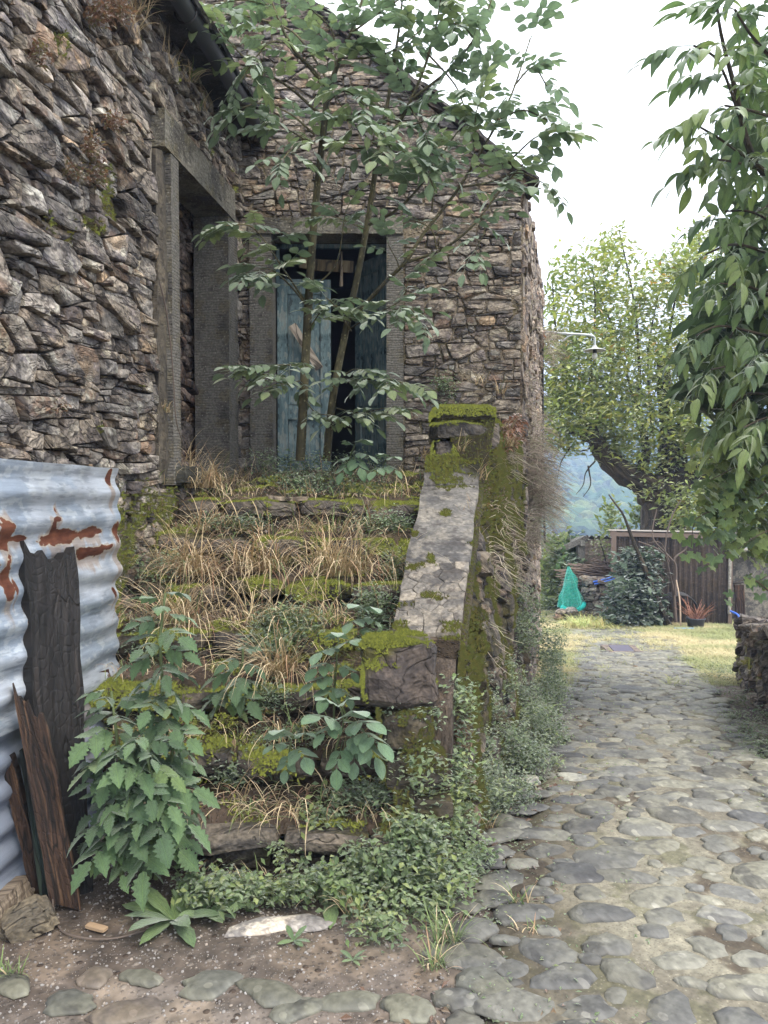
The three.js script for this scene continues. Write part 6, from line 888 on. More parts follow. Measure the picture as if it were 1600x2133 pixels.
{ // dark shrub in front of the shed, with dead stems and a hose coil
  const base = yard(1320, 15.2), S = thing('fig_shrub', 'dense dark green shrub growing against the left half of the metal shed', 'shrub', base), col = [[0.10, 0.165, 0.10], [0.07, 0.125, 0.075], [0.14, 0.21, 0.125], [0.055, 0.10, 0.06]], loc = (l) => l.map((v) => v.sub(base));
  instances('foliage', sprig(6, 0.14, 0.075, 0.34, 41, 2), L.tint, rebase(blobs([[1318, 1170, 15.3, 34, 30, 0.35, 90], [1350, 1190, 15.3, 20, 30, 0.3, 50], [1320, 1230, 15.1, 46, 45, 0.5, 220], [1310, 1280, 15.0, 50, 35, 0.5, 190], [1350, 1270, 15.0, 30, 35, 0.4, 90], [1325, 1145, 15.3, 18, 14, 0.2, 18], [1355, 1150, 15.3, 12, 14, 0.2, 14]], 42, col), base), S);
  for (let i = 0; i < 4; i++) part('stem', tube(loc([V(base.x + (i - 1.5) * 0.12, base.y, base.z), at(1300 + i * 18, 1240, 15.2), at(1290 + i * 22, 1180, 15.2)]), 0.02, 0.008, 5), M.darkbark, S);
  const pole = (pts, a, b, label, n = 'dead_tree') => { const q = path(pts), c = q[0].clone(); const m = top(n, tube(q.map((v) => v.clone().sub(c)), a, b, 7, 20, 0.15), M.darkbark, label, 'dead wood'); m.position.copy(c); return m; };
  pole([[1390, 1300, 14.9], [1372, 1260, 14.9], [1352, 1205, 15], [1320, 1130, 15], [1296, 1068, 15], [1282, 1050, 15], [1268, 1030, 15]], 0.075, 0.012, 'leaning dead trunk with a pointed top, rising left above the dark shrub');
  const D = thing('dead_vine', 'leafless twisted vine standing before the metal shed', 'dead vine', yard(1415, 15.1)), dp = (pts, a, b) => part('stem', tube(path(pts).map((v) => v.sub(D.position)), a, b, 6, 18, 0.2), M.drytwig, D);
  dp([[1408, 1296, 15.1], [1404, 1240, 15.2], [1394, 1190, 15.2], [1384, 1155, 15.2], [1362, 1140, 15.3], [1330, 1128, 15.3]], 0.035, 0.012); dp([[1406, 1240, 15.1], [1408, 1180, 15.1], [1404, 1165, 15.1], [1430, 1140, 15.1], [1420, 1110, 15.1]], 0.03, 0.012); dp([[1384, 1155, 15.2], [1390, 1110, 15.2], [1404, 1065, 15.2], [1420, 1040, 15.2]], 0.022, 0.01); dp([[1404, 1170, 15.1], [1385, 1150, 15.1], [1360, 1120, 15.1], [1368, 1060, 15.2]], 0.02, 0.008); dp([[1394, 1170, 15.1], [1375, 1130, 15], [1352, 1130, 15]], 0.015, 0.006);
  const st = path([[1418, 1305, 14.8], [1416, 1250, 14.9], [1409, 1208, 15]]); top('bamboo_stick', tube(st, 0.016, 0.012, 6), std({ color: lin(0.5, 0.38, 0.28), roughness: 0.8 }), 'thin pale reddish stick standing against the metal shed', 'stick');
  const H = thing('hose_coil', 'big coil of black hose leaning on the metal shed', 'hose', yard(1412, 15.4)), hc = at(1412, 1275, 15.4).sub(H.position); for (let i = 0; i < 5; i++) { const r = 0.40 - i * 0.018, t = new THREE.TorusGeometry(r, 0.014, 6, 40); t.rotateX(-0.12); t.translate(hc.x + 0.01 * i, hc.y + 0.006 * i, 0.04 * i - 0.05); part('loop', t, M.black, H); }
}
{ // black plant pot with a withered plant
  const d = 14.6, p = yard(1453, d), T = thing('plant_pot', 'black plastic pot with a withered brown plant in front of the metal shed', 'plant pot', p), r = 19 * wpx(d), h = 26 * wpx(d), y = at(0, 1312, d).y - p.y;
  part('pot', new THREE.LatheGeometry([[0, 0], [r * 0.78, 0], [r * 0.95, h * 0.86], [r * 1.04, h * 0.86], [r * 1.04, h], [r * 0.94, h], [r * 0.9, h * 0.8], [0, h * 0.8]].map(([a, b]) => new THREE.Vector2(a, b)), 28).translate(0, y, 0), M.plasticpot, T);
  const R = rngOf(340), G = []; for (let i = 0; i < 60; i++) { const a = R() * 6.28, l = 0.2 + 0.3 * R(), o = V(Math.cos(a) * l * 0.9, l * (0.5 + 0.5 * R()), Math.sin(a) * l * 0.6), b = V((R() - 0.5) * r, y + h * 0.8, (R() - 0.5) * r); G.push(tube([b, b.clone().addScaledVector(o, 0.55).add(V(0, 0.03, 0)), b.clone().add(o)], 0.006, 0.003, 3, 3)); } part('withered_plant', merge(G), std({ color: lin(0.25, 0.12, 0.08), roughness: 1 }), T);
}
{
  const q = [at(1522, 1273, 14.8), at(1538, 1282, 14.6), at(1545, 1300, 14.5)]; top('blue_hose', tube(q, 0.022, 0.022, 6, 12), M.blue, 'short curved end of blue hose by the right corner of the metal shed', 'hose');
  const q2 = [[1408, 1314], [1430, 1315], [1450, 1314]].map(([x, y]) => { const v = yard(x, 14.2); return v.add(V(0, 0.03, 0)); }); top('blue_hose', tube(q2, 0.02, 0.02, 6, 8), std({ color: lin(0.12, 0.28, 0.5), roughness: 0.5 }), 'faded blue pipe lying in the grass before the plant pot', 'hose');
  const g = V(3.3, ground(3.3, -10.6), -10.6), K = thing('manhole_cover', 'square iron manhole cover set in a stone frame in the lane', 'manhole cover', g); const ms = std({ map: LICHC, color: lin(0.6, 0.5, 0.46), roughness: 0.9 }); for (const [w, l, x, z] of [[0.46, 0.09, 0, 0.21], [0.46, 0.09, 0, -0.21], [0.09, 0.33, 0.19, 0], [0.09, 0.33, -0.19, 0]]) part('frame_stone', box(w - 0.006, 0.06, l - 0.004, x, 0.012, z, 0.1), ms, K); part('lid', box(0.28, 0.05, 0.32, 0, 0.02, 0, 0.1), std({ color: lin(0.13, 0.12, 0.16), roughness: 0.5, metalness: 0.4 }), K);
}
{ // street lamp on its bracket from the far corner of the house
  const d = 9.25, A = at(1122, 690, d), B = at(1165, 694, d), C = at(1232, 699, d), E = at(1239, 712, d), F = at(1239, 722, d), Lp = thing('street_lamp', 'enamel saucer street lamp on a pipe bracket from the house corner', 'street lamp', A), q = (...v) => v.map((k) => k.clone().sub(A));
  part('bracket', tube(q(A, B, C, at(1238, 702, d), E, F), 0.016, 0.014, 8, 30), M.greymetal, Lp); part('brace', tube(q(at(1170, 712, d), at(1182, 702, d), at(1195, 697, d)), 0.009, 0.009, 6), M.greymetal, Lp);
  const r = 23 * wpx(d), s = 1; part('shade', new THREE.LatheGeometry([[0.018, 0.035], [0.024, 0.03], [0.034, 0.006], [0.06, -0.002], [r * 0.97, -0.022], [r, -0.03], [r * 0.96, -0.028], [0.04, -0.012], [0.01, -0.01]].map(([a, b]) => new THREE.Vector2(a, b)), 32).translate(F.x - A.x, F.y - A.y - 0.02, F.z - A.z), M.whitepaint, Lp);
  part('lamp_holder', new THREE.CylinderGeometry(0.022, 0.026, 0.05, 12).translate(F.x - A.x, F.y - A.y - 0.055, 0), M.black, Lp); part('bulb', new THREE.SphereGeometry(0.032, 16, 12).scale(1, 1.35, 1).translate(F.x - A.x, F.y - A.y - 0.11, 0), M.bulb, Lp);
}
{ // shrubs and young trees behind
  const mk = (name, label, cat, base, list, seed, col, g, stems) => { const S = thing(name, label, cat, base); instances('foliage', g, L.tint, rebase(blobs(list, seed, col), base), S); stems.forEach((s) => part('stem', tube(path(s).map((v) => v.sub(base)), 0.03, 0.01, 5), M.darkbark, S)); };
  const Y = [[0.28, 0.36, 0.10], [0.22, 0.31, 0.09], [0.35, 0.41, 0.12]], Gn = [[0.15, 0.25, 0.09], [0.19, 0.29, 0.09], [0.12, 0.19, 0.08]], s1 = sprig(6, 0.16, 0.08, 0.5, 51);
  mk('hedge_shrub', 'yellow green bush filling the gap between the house corner and the netting', 'shrub', yard(1160, 19), [[1150, 1180, 19.2, 36, 55, 0.8, 230], [1180, 1160, 19.6, 34, 32, 0.6, 130], [1160, 1240, 19, 36, 36, 0.7, 170], [1145, 1270, 18.5, 20, 20, 0.4, 50]], 52, Y, s1, [[[1165, 1290, 19], [1170, 1240, 19], [1160, 1190, 19]]]);
  mk('hedge_shrub', 'deeper green shrub showing behind the turquoise netting', 'shrub', yard(1195, 18), [[1195, 1190, 18, 22, 26, 0.4, 70], [1200, 1150, 18.8, 18, 24, 0.4, 40], [1195, 1230, 17.6, 16, 26, 0.3, 50]], 53, Gn, s1, [[[1190, 1285, 17.8], [1186, 1230, 17.8], [1196, 1180, 17.9]]]);
  mk('young_tree', 'thin young tree with pale leaves just left of the shed roof', 'tree', yard(1265, 21), [[1268, 1100, 21, 16, 40, 0.4, 44], [1275, 1065, 21, 8, 22, 0.2, 12], [1290, 1130, 20.5, 16, 22, 0.4, 24]], 54, Y, s1, [[[1262, 1290, 21], [1268, 1150, 21], [1275, 1060, 21]]]);
  mk('young_tree', 'thin young tree with pale leaves rising over the middle of the shed roof', 'tree', yard(1335, 20), [[1330, 1080, 20, 14, 26, 0.3, 30], [1336, 1058, 20, 7, 12, 0.2, 8]], 55, Y, s1, [[[1335, 1290, 20], [1334, 1120, 20], [1336, 1055, 20]]]);
  mk('ivy_shoot', 'wispy pale climber in front of the hollow-block wall', 'plant', yard(1260, 17.2), [[1255, 1140, 17.4, 22, 26, 0.2, 22], [1275, 1160, 17.3, 16, 26, 0.2, 18]], 56, Y, sprig(5, 0.09, 0.05, 0.35, 57), [[[1268, 1230, 17.3], [1262, 1170, 17.3], [1248, 1120, 17.3]]]);
  mk('hedge_shrub', 'bright leafy bush beyond the right corner of the shed', 'shrub', yard(1500, 18.5), [[1490, 1060, 18.5, 46, 40, 0.8, 150], [1540, 1090, 18.5, 40, 30, 0.8, 110], [1560, 1010, 19, 60, 50, 1, 190], [1480, 1000, 18.6, 40, 40, 0.8, 110]], 58, Y, s1, [[[1500, 1290, 18.5], [1498, 1150, 18.5], [1490, 1060, 18.5]]]);
}
// ---------- plants on and round the steps ----------
// leaves given by [base px, tip px]; each is a leaf of its own
function plant(name, label, category, base, stems, leaves, geos, L0, mats, bark, seed, r = 0.006) {
  const T = thing(name, label, category, base), R = rngOf(seed); stems.forEach((s) => part('stem', tube(path(s).map((v) => v.sub(base)), r, r * 0.5, 5), bark, T));
  for (const [bx, by, bd, tx, ty, td] of leaves) { const a = at(bx, by, bd), b = at(tx, ty, td), dir = b.clone().sub(a), l = dir.length(); addLeaf(geos, mats, a, dir, (R() - 0.5) * 0.5, l / L0, T, R); }
  return T;
}
{
  // the toothed plant at the left
  const G = [1, 2, 3, 4, 5].map((s) => pinnate(0.2, 2, 0.125 + 0.012 * (s % 3), 0.07 + 0.006 * (s % 4), 60 + s, { fold: 0.1 + 0.1 * (s % 3), droop: 0.05 + 0.11 * (s % 4), seg: 12, teeth: 0.2, from: 0.42, bend: 0.16, widest: 0.42, tip: 1.0, hang: 0.35 })), R = rngOf(401);
  const mk = (label, stem, n, seed, spread, d0) => {
    const base = at(...stem[0]), lv = [], q = path(stem), c = new THREE.CatmullRomCurve3(q), RR = rngOf(seed), T = thing('leafy_plant', label, 'plant', base); part('stem', tube(q.map((v) => v.clone().sub(base)), 0.011, 0.005, 6), std({ color: lin(0.10, 0.13, 0.05), roughness: 0.8 }), T);
    for (let i = 0; i < n; i++) { const t = 0.3 + 0.7 * (i / (n - 1)), p = c.getPointAt(t), a = i * 2.4 + seed, out = V(Math.cos(a), 0, Math.sin(a) * 0.7 + 0.55).normalize(), dir = out.multiplyScalar(1).add(V(0, 0.12 - 0.4 * (1 - t) - 0.35 * RR() + 0.2 * (t > 0.9 ? 1 : 0), 0)); const m = addLeaf(G, RR() < 0.05 ? [L.dock[0]] : L.shrub, p, dir, (RR() - 0.5) * 1.2, spread * (t > 0.9 ? 0.6 : 0.65 + 0.4 * RR()), T, RR); }
  };
  mk('tall toothed green plant whose tip rises before the dry grass on the steps', [[305, 1840, 3.02], [318, 1650, 3.0], [338, 1450, 2.98], [334, 1330, 2.97], [345, 1235, 3.0]], 32, 1, 0.7);
  mk('toothed green plant spreading over the foot of the charred plank', [[275, 1820, 2.96], [262, 1690, 2.9], [245, 1550, 2.88], [232, 1440, 2.9]], 28, 2, 0.68);
  mk('drooping toothed plant filling the middle of the left thicket', [[310, 1830, 2.95], [315, 1730, 2.88], [316, 1640, 2.85], [298, 1530, 2.85]], 24, 3, 0.78);
  mk('toothed plant leaning right from the left thicket over the second step', [[325, 1830, 3.02], [342, 1700, 2.98], [360, 1560, 2.97], [368, 1450, 2.98]], 22, 4, 0.68);
  mk('low dark toothed plant at the bottom of the left thicket', [[255, 1830, 2.92], [248, 1780, 2.86], [240, 1720, 2.84], [245, 1640, 2.84]], 12, 5, 0.66);
  mk('small toothed plant at mid height, right of the tall tip', [[430, 1500, 3.5], [480, 1440, 3.5], [505, 1380, 3.48], [505, 1345, 3.5]], 12, 6, 0.62);
}
{
  const G = [1, 2, 3].map((s) => pinnate(0.17, 2, 0.10, 0.066, 70 + s, { fold: 0.14, droop: 0.16, seg: 6, from: 0.42, bend: 0.06, widest: 0.48, tip: 0.75, hang: 0.3 })), len = 0.28, st = std({ color: lin(0.10, 0.13, 0.06), roughness: 0.8 });
  const lv = (a, d) => a.map(([bx, by, tx, ty]) => [bx, by, d, tx, ty, d - 0.1 - 0.05 * ((bx * 7) % 3)]);
  plant('elder_seedling', 'bluish green elder seedling on the fourth step, left of the newel stone', 'plant', at(695, 1500, 3.5), [[[695, 1520, 3.5], [698, 1430, 3.46], [702, 1370, 3.42], [706, 1330, 3.4]]], lv([[704, 1345, 640, 1362], [704, 1345, 752, 1318], [700, 1375, 632, 1400], [702, 1380, 752, 1410], [698, 1420, 668, 1470], [700, 1425, 742, 1462], [704, 1335, 700, 1300], [700, 1400, 620, 1430]], 3.4), G, len, L.elder, st, 411);
  plant('elder_seedling', 'broad-leaved elder seedling arching over the third step beside the pier', 'plant', at(690, 1620, 3.25), [[[690, 1640, 3.25], [700, 1560, 3.2], [716, 1500, 3.15], [700, 1455, 3.1]], [[716, 1500, 3.15], [745, 1510, 3.1], [770, 1540, 3.05]]], lv([[710, 1500, 640, 1480], [712, 1500, 650, 1540], [716, 1500, 760, 1460], [716, 1505, 795, 1500], [740, 1515, 822, 1560], [745, 1520, 810, 1610], [735, 1530, 742, 1625], [715, 1540, 690, 1640], [705, 1470, 660, 1440], [705, 1470, 742, 1440], [720, 1520, 780, 1585]], 3.1), G, len, L.elder, st, 412);
  plant('elder_seedling', 'small elder seedling with rounded leaves in the middle of the third step', 'plant', at(600, 1600, 3.3), [[[600, 1620, 3.3], [604, 1560, 3.25], [612, 1520, 3.22]]], lv([[606, 1545, 545, 1555], [608, 1540, 565, 1500], [612, 1530, 655, 1520], [606, 1560, 585, 1630], [608, 1550, 650, 1590]], 3.2), G, len, L.elder, st, 413);
  plant('elder_seedling', 'young elder seedling on the fifth step, close to the parapet', 'plant', at(750, 1340, 3.8), [[[748, 1350, 3.8], [752, 1300, 3.75], [758, 1270, 3.72]]], lv([[755, 1285, 712, 1300], [756, 1280, 800, 1300], [758, 1272, 735, 1245], [758, 1275, 790, 1252], [754, 1300, 800, 1330]], 3.7), G, len, L.elder, st, 414);
  plant('elder_seedling', 'leafy green seedling at the foot of the slanting ash stem on the landing', 'plant', at(730, 960, 5.2), [[[725, 985, 5.2], [730, 950, 5.15], [740, 925, 5.1]]], lv([[732, 950, 690, 960], [736, 940, 790, 950], [738, 930, 710, 910], [740, 925, 775, 905], [734, 945, 760, 990], [730, 955, 700, 1000]], 5.1), G, len, L.elder, st, 415);
  plant('elder_seedling', 'small green seedling on the landing before the right door jamb', 'plant', at(800, 980, 5.1), [[[795, 1005, 5.1], [798, 975, 5.05], [805, 955, 5.0]]], lv([[800, 970, 765, 985], [802, 965, 840, 985], [805, 955, 790, 935], [805, 955, 835, 945]], 5.0), G, len, L.elder, st, 416);
  // dock rosettes on the earth
  const DG = [1, 2, 3].map((s) => leaflet(0.17, 0.052, { fold: 0.18, droop: 0.25, seg: 8, teeth: 0.06, widest: 0.6, tip: 0.7 }));
  const dock = (label, px, py, n, s, seed) => { const d = EYE * FPX / (py - HORIZON), p = at(px, py, d); p.y = ground(p.x, p.z) + 0.01; const T = thing('dock_plant', label, 'plant', p), R = rngOf(seed); for (let i = 0; i < n; i++) { const a = i * 2.4 + R(), u = 0.25 + 0.5 * R(); addLeaf(DG, L.dock, p.clone(), V(Math.cos(a), u, Math.sin(a)), (R() - 0.5) * 0.7, s * (0.7 + 0.5 * R()), T, R); } };
  dock('bright green dock rosette on the earth before the steps, the larger one', 362, 1940, 13, 1.15, 421); dock('second bright green dock rosette just right of the larger one', 430, 1930, 9, 0.8, 422); dock('single dock with one long drooping leaf beside the pale mortar patch', 690, 1895, 5, 1.0, 423); dock('tiny seedling with a few grey green leaves on the bare earth', 612, 1990, 5, 0.35, 424); dock('small seedling on the earth close to the lane cobbles', 735, 2025, 6, 0.3, 425);
}
// ground cover: copies of small sprigs
{
  const col = [[0.21, 0.33, 0.10], [0.15, 0.25, 0.08], [0.28, 0.40, 0.12], [0.11, 0.19, 0.07], [0.24, 0.34, 0.14], [0.34, 0.42, 0.12]], g = sprig(10, 0.027, 0.017, 0.10, 61), g2 = sprig(10, 0.024, 0.014, 0.11, 62);
  const near = blobs([[430, 1845, 2.9, 70, 22, 0.12, 47], [520, 1858, 2.88, 90, 20, 0.12, 56], [470, 1870, 2.85, 90, 22, 0.12, 52], [620, 1850, 2.9, 70, 30, 0.14, 47], [700, 1840, 2.9, 60, 30, 0.1, 65], [780, 1800, 2.96, 70, 45, 0.12, 82], [760, 1870, 2.85, 80, 40, 0.14, 56], [870, 1800, 2.96, 60, 80, 0.14, 86], [920, 1860, 2.92, 60, 60, 0.14, 73], [880, 1900, 2.8, 70, 40, 0.12, 43], [790, 1945, 2.7, 55, 45, 0.1, 47], [960, 1760, 3.15, 50, 80, 0.15, 73], [600, 1775, 3.0, 60, 14, 0.06, 11], [965, 1480, 3.25, 26, 90, 0.05, 36], [955, 1620, 3.2, 30, 60, 0.06, 54], [900, 1640, 3.08, 40, 90, 0.03, 50], [870, 1740, 3.0, 50, 60, 0.05, 70], [940, 1690, 3.3, 50, 60, 0.15, 61], [1000, 1800, 3.2, 22, 50, 0.1, 17], [680, 1700, 3.1, 50, 40, 0.1, 26]], 431, col);
  const wallside = blobs([[1000, 1640, 3.7, 50, 70, 0.2, 230], [985, 1560, 3.9, 40, 60, 0.15, 120], [1060, 1660, 3.95, 55, 70, 0.25, 280], [1110, 1600, 4.5, 50, 70, 0.3, 330], [1060, 1560, 4.5, 50, 70, 0.25, 260], [1130, 1520, 5.1, 45, 70, 0.35, 330], [1100, 1470, 5.6, 40, 70, 0.3, 240], [1150, 1450, 6.2, 30, 70, 0.4, 260], [1150, 1380, 7.2, 24, 60, 0.5, 200], [1010, 1480, 4.2, 40, 60, 0.15, 90], [1085, 1250, 5.8, 36, 50, 0.12, 130], [1080, 1310, 5.6, 36, 40, 0.12, 110], [1125, 1320, 7.0, 22, 60, 0.3, 90], [1160, 1560, 5.0, 24, 34, 0.2, 60], [1050, 1400, 4.9, 40, 50, 0.15, 90], [975, 1400, 4.1, 30, 40, 0.1, 50], [1165, 1330, 8.4, 16, 50, 0.4, 70]], 432, [[0.16, 0.245, 0.105], [0.12, 0.19, 0.08], [0.20, 0.29, 0.12], [0.24, 0.31, 0.15], [0.09, 0.14, 0.065], [0.27, 0.34, 0.12]]);
  tag(instances('ground_cover', g, L.tint, near, scene), 'small-leaved green ground cover at the foot of the steps'); tag(instances('ground_cover', g2, L.tint, wallside, scene), 'grey green creeping plants along the foot of the parapet and the house wall');
  const onsteps = blobs([[600, 1290, 3.9, 70, 40, 0.08, 135], [560, 1330, 3.8, 60, 30, 0.08, 90], [780, 1260, 4.0, 40, 50, 0.08, 105], [820, 1180, 4.3, 26, 40, 0.06, 69], [480, 1080, 4.6, 90, 14, 0.05, 75], [800, 1080, 4.6, 60, 20, 0.06, 90], [480, 1590, 3.4, 60, 24, 0.08, 66], [600, 1530, 3.45, 80, 30, 0.06, 69], [560, 1440, 3.6, 70, 30, 0.06, 69], [700, 1000, 5.1, 100, 20, 0.2, 60], [620, 1000, 5.2, 60, 30, 0.15, 60], [700, 960, 5.4, 120, 30, 0.2, 90], [800, 1330, 3.7, 40, 40, 0.08, 60], [300, 1330, 3.9, 40, 60, 0.05, 60], [925, 800, 6.12, 24, 34, 0.03, 30], [560, 960, 5.5, 40, 40, 0.1, 39], [330, 1180, 4.2, 50, 60, 0.04, 39], [860, 1480, 3.1, 60, 20, 0.03, 39], [850, 1580, 3.05, 40, 60, 0.03, 27], [760, 1640, 3.15, 80, 30, 0.06, 75]], 433, [[0.16, 0.26, 0.12], [0.21, 0.32, 0.14], [0.11, 0.18, 0.08], [0.27, 0.38, 0.14]]);
  tag(instances('ground_cover', g2, L.tint, onsteps, scene), 'scattered small green plants and ferns on the steps');
  const lanep = []; const R = rngOf(434); for (let i = 0; i < 900; i++) { const d = 2 + 9 * R(), s = R() < 0.5, e = s ? track(LEFT, d) : track(RIGHT, d), x = e + (s ? 1 : -1) * Math.pow(R(), 2.2) * 0.55 + (R() - 0.5) * 0.1, c = [[0.17, 0.27, 0.08], [0.25, 0.31, 0.09], [0.13, 0.2, 0.07]][Math.floor(R() * 3)]; lanep.push([M4(V(x, ground(x, -d) + 0.025, -d), new THREE.Euler(0, R() * 6, 0), 0.5 + 0.5 * R()), lin(...c)]); }
  for (const [px, py, d, n, sx] of [[1575, 1500, 5.6, 60, 0.2], [1590, 1560, 5.0, 50, 0.15], [1560, 1450, 6.6, 50, 0.2], [1598, 1600, 4.7, 30, 0.1], [1520, 1400, 8, 60, 0.3]]) for (let i = 0; i < n; i++) { const p = at(px, py, d); p.x += (R() - 0.5) * sx * 2; p.z += (R() - 0.5) * sx * 2.4; p.y = ground(p.x, p.z) + 0.03 + 0.12 * R(); lanep.push([M4(p, new THREE.Euler(0, R() * 6, 0), 0.8 + 0.4 * R()), lin(0.12 + 0.06 * R(), 0.18 + 0.05 * R(), 0.07)]); }
  tag(instances('ground_cover', g2, L.tint, lanep, scene), 'weeds growing between the cobbles along both edges of the lane');
}
// grass
{
  const R = rngOf(441), straw0 = [0.44, 0.33, 0.18], straw1 = [0.80, 0.65, 0.42], green0 = [0.10, 0.16, 0.05], green1 = [0.20, 0.26, 0.09], red1 = [0.42, 0.23, 0.14];
  const tuft = (T, p, n, len, spread, lean, dry, dirBias) => { for (let i = 0; i < n; i++) { const a = R() * 6.283, q = p.clone().add(V((R() - 0.5) * spread, 0, (R() - 0.5) * spread * 0.5)), dir = V(Math.cos(a), 0, Math.sin(a)).add(dirBias ?? V(0, 0, 0)).normalize(), d = R() < dry, w = 0.0032 + 0.0036 * R(), k = 0.7 + 0.5 * R(), c0 = (d ? straw0 : green0).map((x) => x * k), c1 = (d ? (R() < 0.2 ? red1 : straw1) : green1).map((x) => x * k); grassBlade(T, q, dir, len * (0.5 + 0.8 * R()), w, lean * (0.6 + 0.6 * R()), R, c0, c1); } };
  const onStep = (k, px, t = 0.5) => { const d = stepD(k) + 0.28 * t, p = at(px, 1000, d); p.y = RISE * k + 0.03; return p; }, fwd = V(0.15, 0, 0.75);
  let T = new Tri(); const litterT = new Tri();
  // long dry grass pouring over the upper steps
  for (const [k, x0, x1, n, len, dry, cnt] of [[4, 330, 520, 34, 0.40, 0.9, 6], [4, 500, 640, 26, 0.36, 0.88, 4], [5, 330, 560, 46, 0.46, 0.94, 8], [5, 560, 760, 52, 0.46, 0.94, 7], [5, 720, 850, 30, 0.4, 0.92, 4], [6, 400, 560, 26, 0.34, 0.88, 4], [6, 560, 700, 16, 0.3, 0.8, 3], [6, 720, 850, 14, 0.3, 0.7, 3], [4, 660, 830, 12, 0.3, 0.7, 3], [3, 500, 600, 54, 0.36, 0.92, 3], [2, 420, 760, 10, 0.26, 0.6, 6], [1, 430, 860, 9, 0.22, 0.7, 12], [3, 640, 760, 8, 0.28, 0.5, 3], [2, 600, 820, 7, 0.3, 0.6, 3]]) for (let i = 0; i < cnt; i++) tuft(T, onStep(k, lerp(x0, x1, R()), 0.02 + 0.75 * R()), Math.round(n * (0.5 + R())), len * (0.75 + 0.6 * R()), 0.06 + 0.12 * R(), 1.1 + 0.8 * R(), dry, V((R() - 0.5) * 1.2, 0, 0.3 + 0.9 * R()));
  tag(part('dry_grass', T.geo(), L.blade, scene), 'long straw-coloured grass arching over the steps', null, null, 'stuff');
  for (let i = 0; i < 1500; i++) { const k = 1 + Math.floor(R() * 7), d = stepD(k) + (k === 7 ? 1.2 : 0.3) * R(), x = lerp(stepL(k), stepR(k), R()), a = R() * 6.283, g = R() < 0.75, q = 0.6 + 0.5 * R(), c = (g ? (R() < 0.35 ? red1 : straw1) : green1).map((v) => v * q * (k < 3 ? 0.75 : 0.9)); const l = 0.06 + 0.2 * R() * R() + 0.05 * R(); grassBlade(litterT, V(x, RISE * k + 0.045 + (k === 7 ? 0.12 * smooth(4.9, 6, d) : 0.02), -d), V(Math.cos(a), 0, Math.sin(a)), l, 0.003 + 0.003 * R(), 2.6 + R(), R, c, c); }
  tag(part('dry_grass', litterT.geo(), L.blade, scene), 'broken straw lying in a tangle over the treads', null, null, 'stuff');
  T = new Tri(); // landing
  for (let i = 0; i < 120; i++) { const d = 4.8 + 1.2 * R(), p = at(lerp(400, 900, R()), 1000, d); p.y = 1.5 + 0.19 * smooth(0.15, 0.95, (d - 4.77) / 1.62) + 0.02; tuft(T, p, 4, 0.24, 0.2, 1.2, 0.7, V(0, 0, 0.2)); }
  for (let i = 0; i < 26; i++) { const d = 4.9 + 0.7 * R(), p = at(lerp(375, 450, R()), 1000, d); p.y = 1.58; tuft(T, p, 10, 0.34, 0.12, 1.3, 0.95, V(0.3, 0, 0.3)); }
  tag(part('dry_grass', T.geo(), L.blade, scene), 'pale dry grass on the landing before the blue door', null, null, 'stuff');
  T = new Tri(); // on the parapet, walls and pier
  for (const [px, py, d, n, len, dry] of [[960, 940, 5.05, 12, 0.16, 0.9], [880, 960, 5.2, 18, 0.16, 0.9], [1050, 900, 5.4, 40, 0.14, 0.7], [1060, 930, 5.3, 40, 0.12, 0.8], [860, 1290, 3.6, 10, 0.14, 0.5], [930, 1560, 3.3, 26, 0.16, 0.3], [1000, 1000, 5, 14, 0.18, 0.95], [975, 1080, 4.6, 14, 0.16, 0.95], [930, 1290, 3.7, 14, 0.14, 0.9], [990, 1130, 4.5, 14, 0.14, 0.9], [400, 960, 5.0, 20, 0.22, 0.95], [330, 1010, 4.6, 10, 0.16, 0.8], [270, 70, 4.2, 46, 0.22, 0.95], [290, 30, 4.3, 36, 0.2, 0.9], [390, 170, 4.95, 26, 0.16, 0.8], [350, 140, 4.7, 26, 0.18, 0.9], [420, 230, 5.2, 16, 0.14, 0.8], [1000, 800, 6.1, 14, 0.24, 0.95], [1040, 820, 6.0, 18, 0.16, 0.95], [340, 860, 4.7, 18, 0.1, 0.8], [300, 870, 4.5, 14, 0.08, 0.5]]) tuft(T, at(px, py, d), n, len, 0.09, 0.9, dry, V(0.2, 0, 0.7));
  tag(part('dry_grass', T.geo(), L.blade, scene), 'small dry tufts rooted in the joints of the walls and the parapet', null, null, 'stuff');
  T = new Tri(); for (const [px, py, n, len, dry] of [[930, 1990, 60, 0.16, 0.1], [905, 2040, 40, 0.12, 0.3], [500, 1900, 26, 0.15, 0.4], [740, 1930, 40, 0.16, 0.5], [1080, 1900, 24, 0.12, 0.2], [400, 1880, 20, 0.2, 0.3], [640, 1890, 20, 0.13, 0.5], [560, 1870, 20, 0.15, 0.5], [1020, 1730, 20, 0.12, 0.6], [1100, 1960, 14, 0.07, 0.4], [20, 2060, 30, 0.07, 0.2]]) { const d = EYE * FPX / (py - HORIZON), p = at(px, py, d); p.y = ground(p.x, p.z); tuft(T, p, n, len, 0.08, 0.8, dry); }
  tag(part('grass', T.geo(), L.blade, scene), 'green grass tufts on the earth at the foot of the steps', null, null, 'stuff');
  // short grass of the yard: copies
  const bl = (() => { const T2 = new Tri(), R2 = rngOf(7), w = [1, 1, 1]; for (let i = 0; i < 14; i++) { const a = R2() * 6.28; grassBlade(T2, V((R2() - 0.5) * 0.14, 0, (R2() - 0.5) * 0.14), V(Math.cos(a), 0, Math.sin(a)), 0.09 + 0.09 * R2(), 0.006, 0.6 + 0.5 * R2(), R2, w, w); } return T2.geo(); })(), list = [];
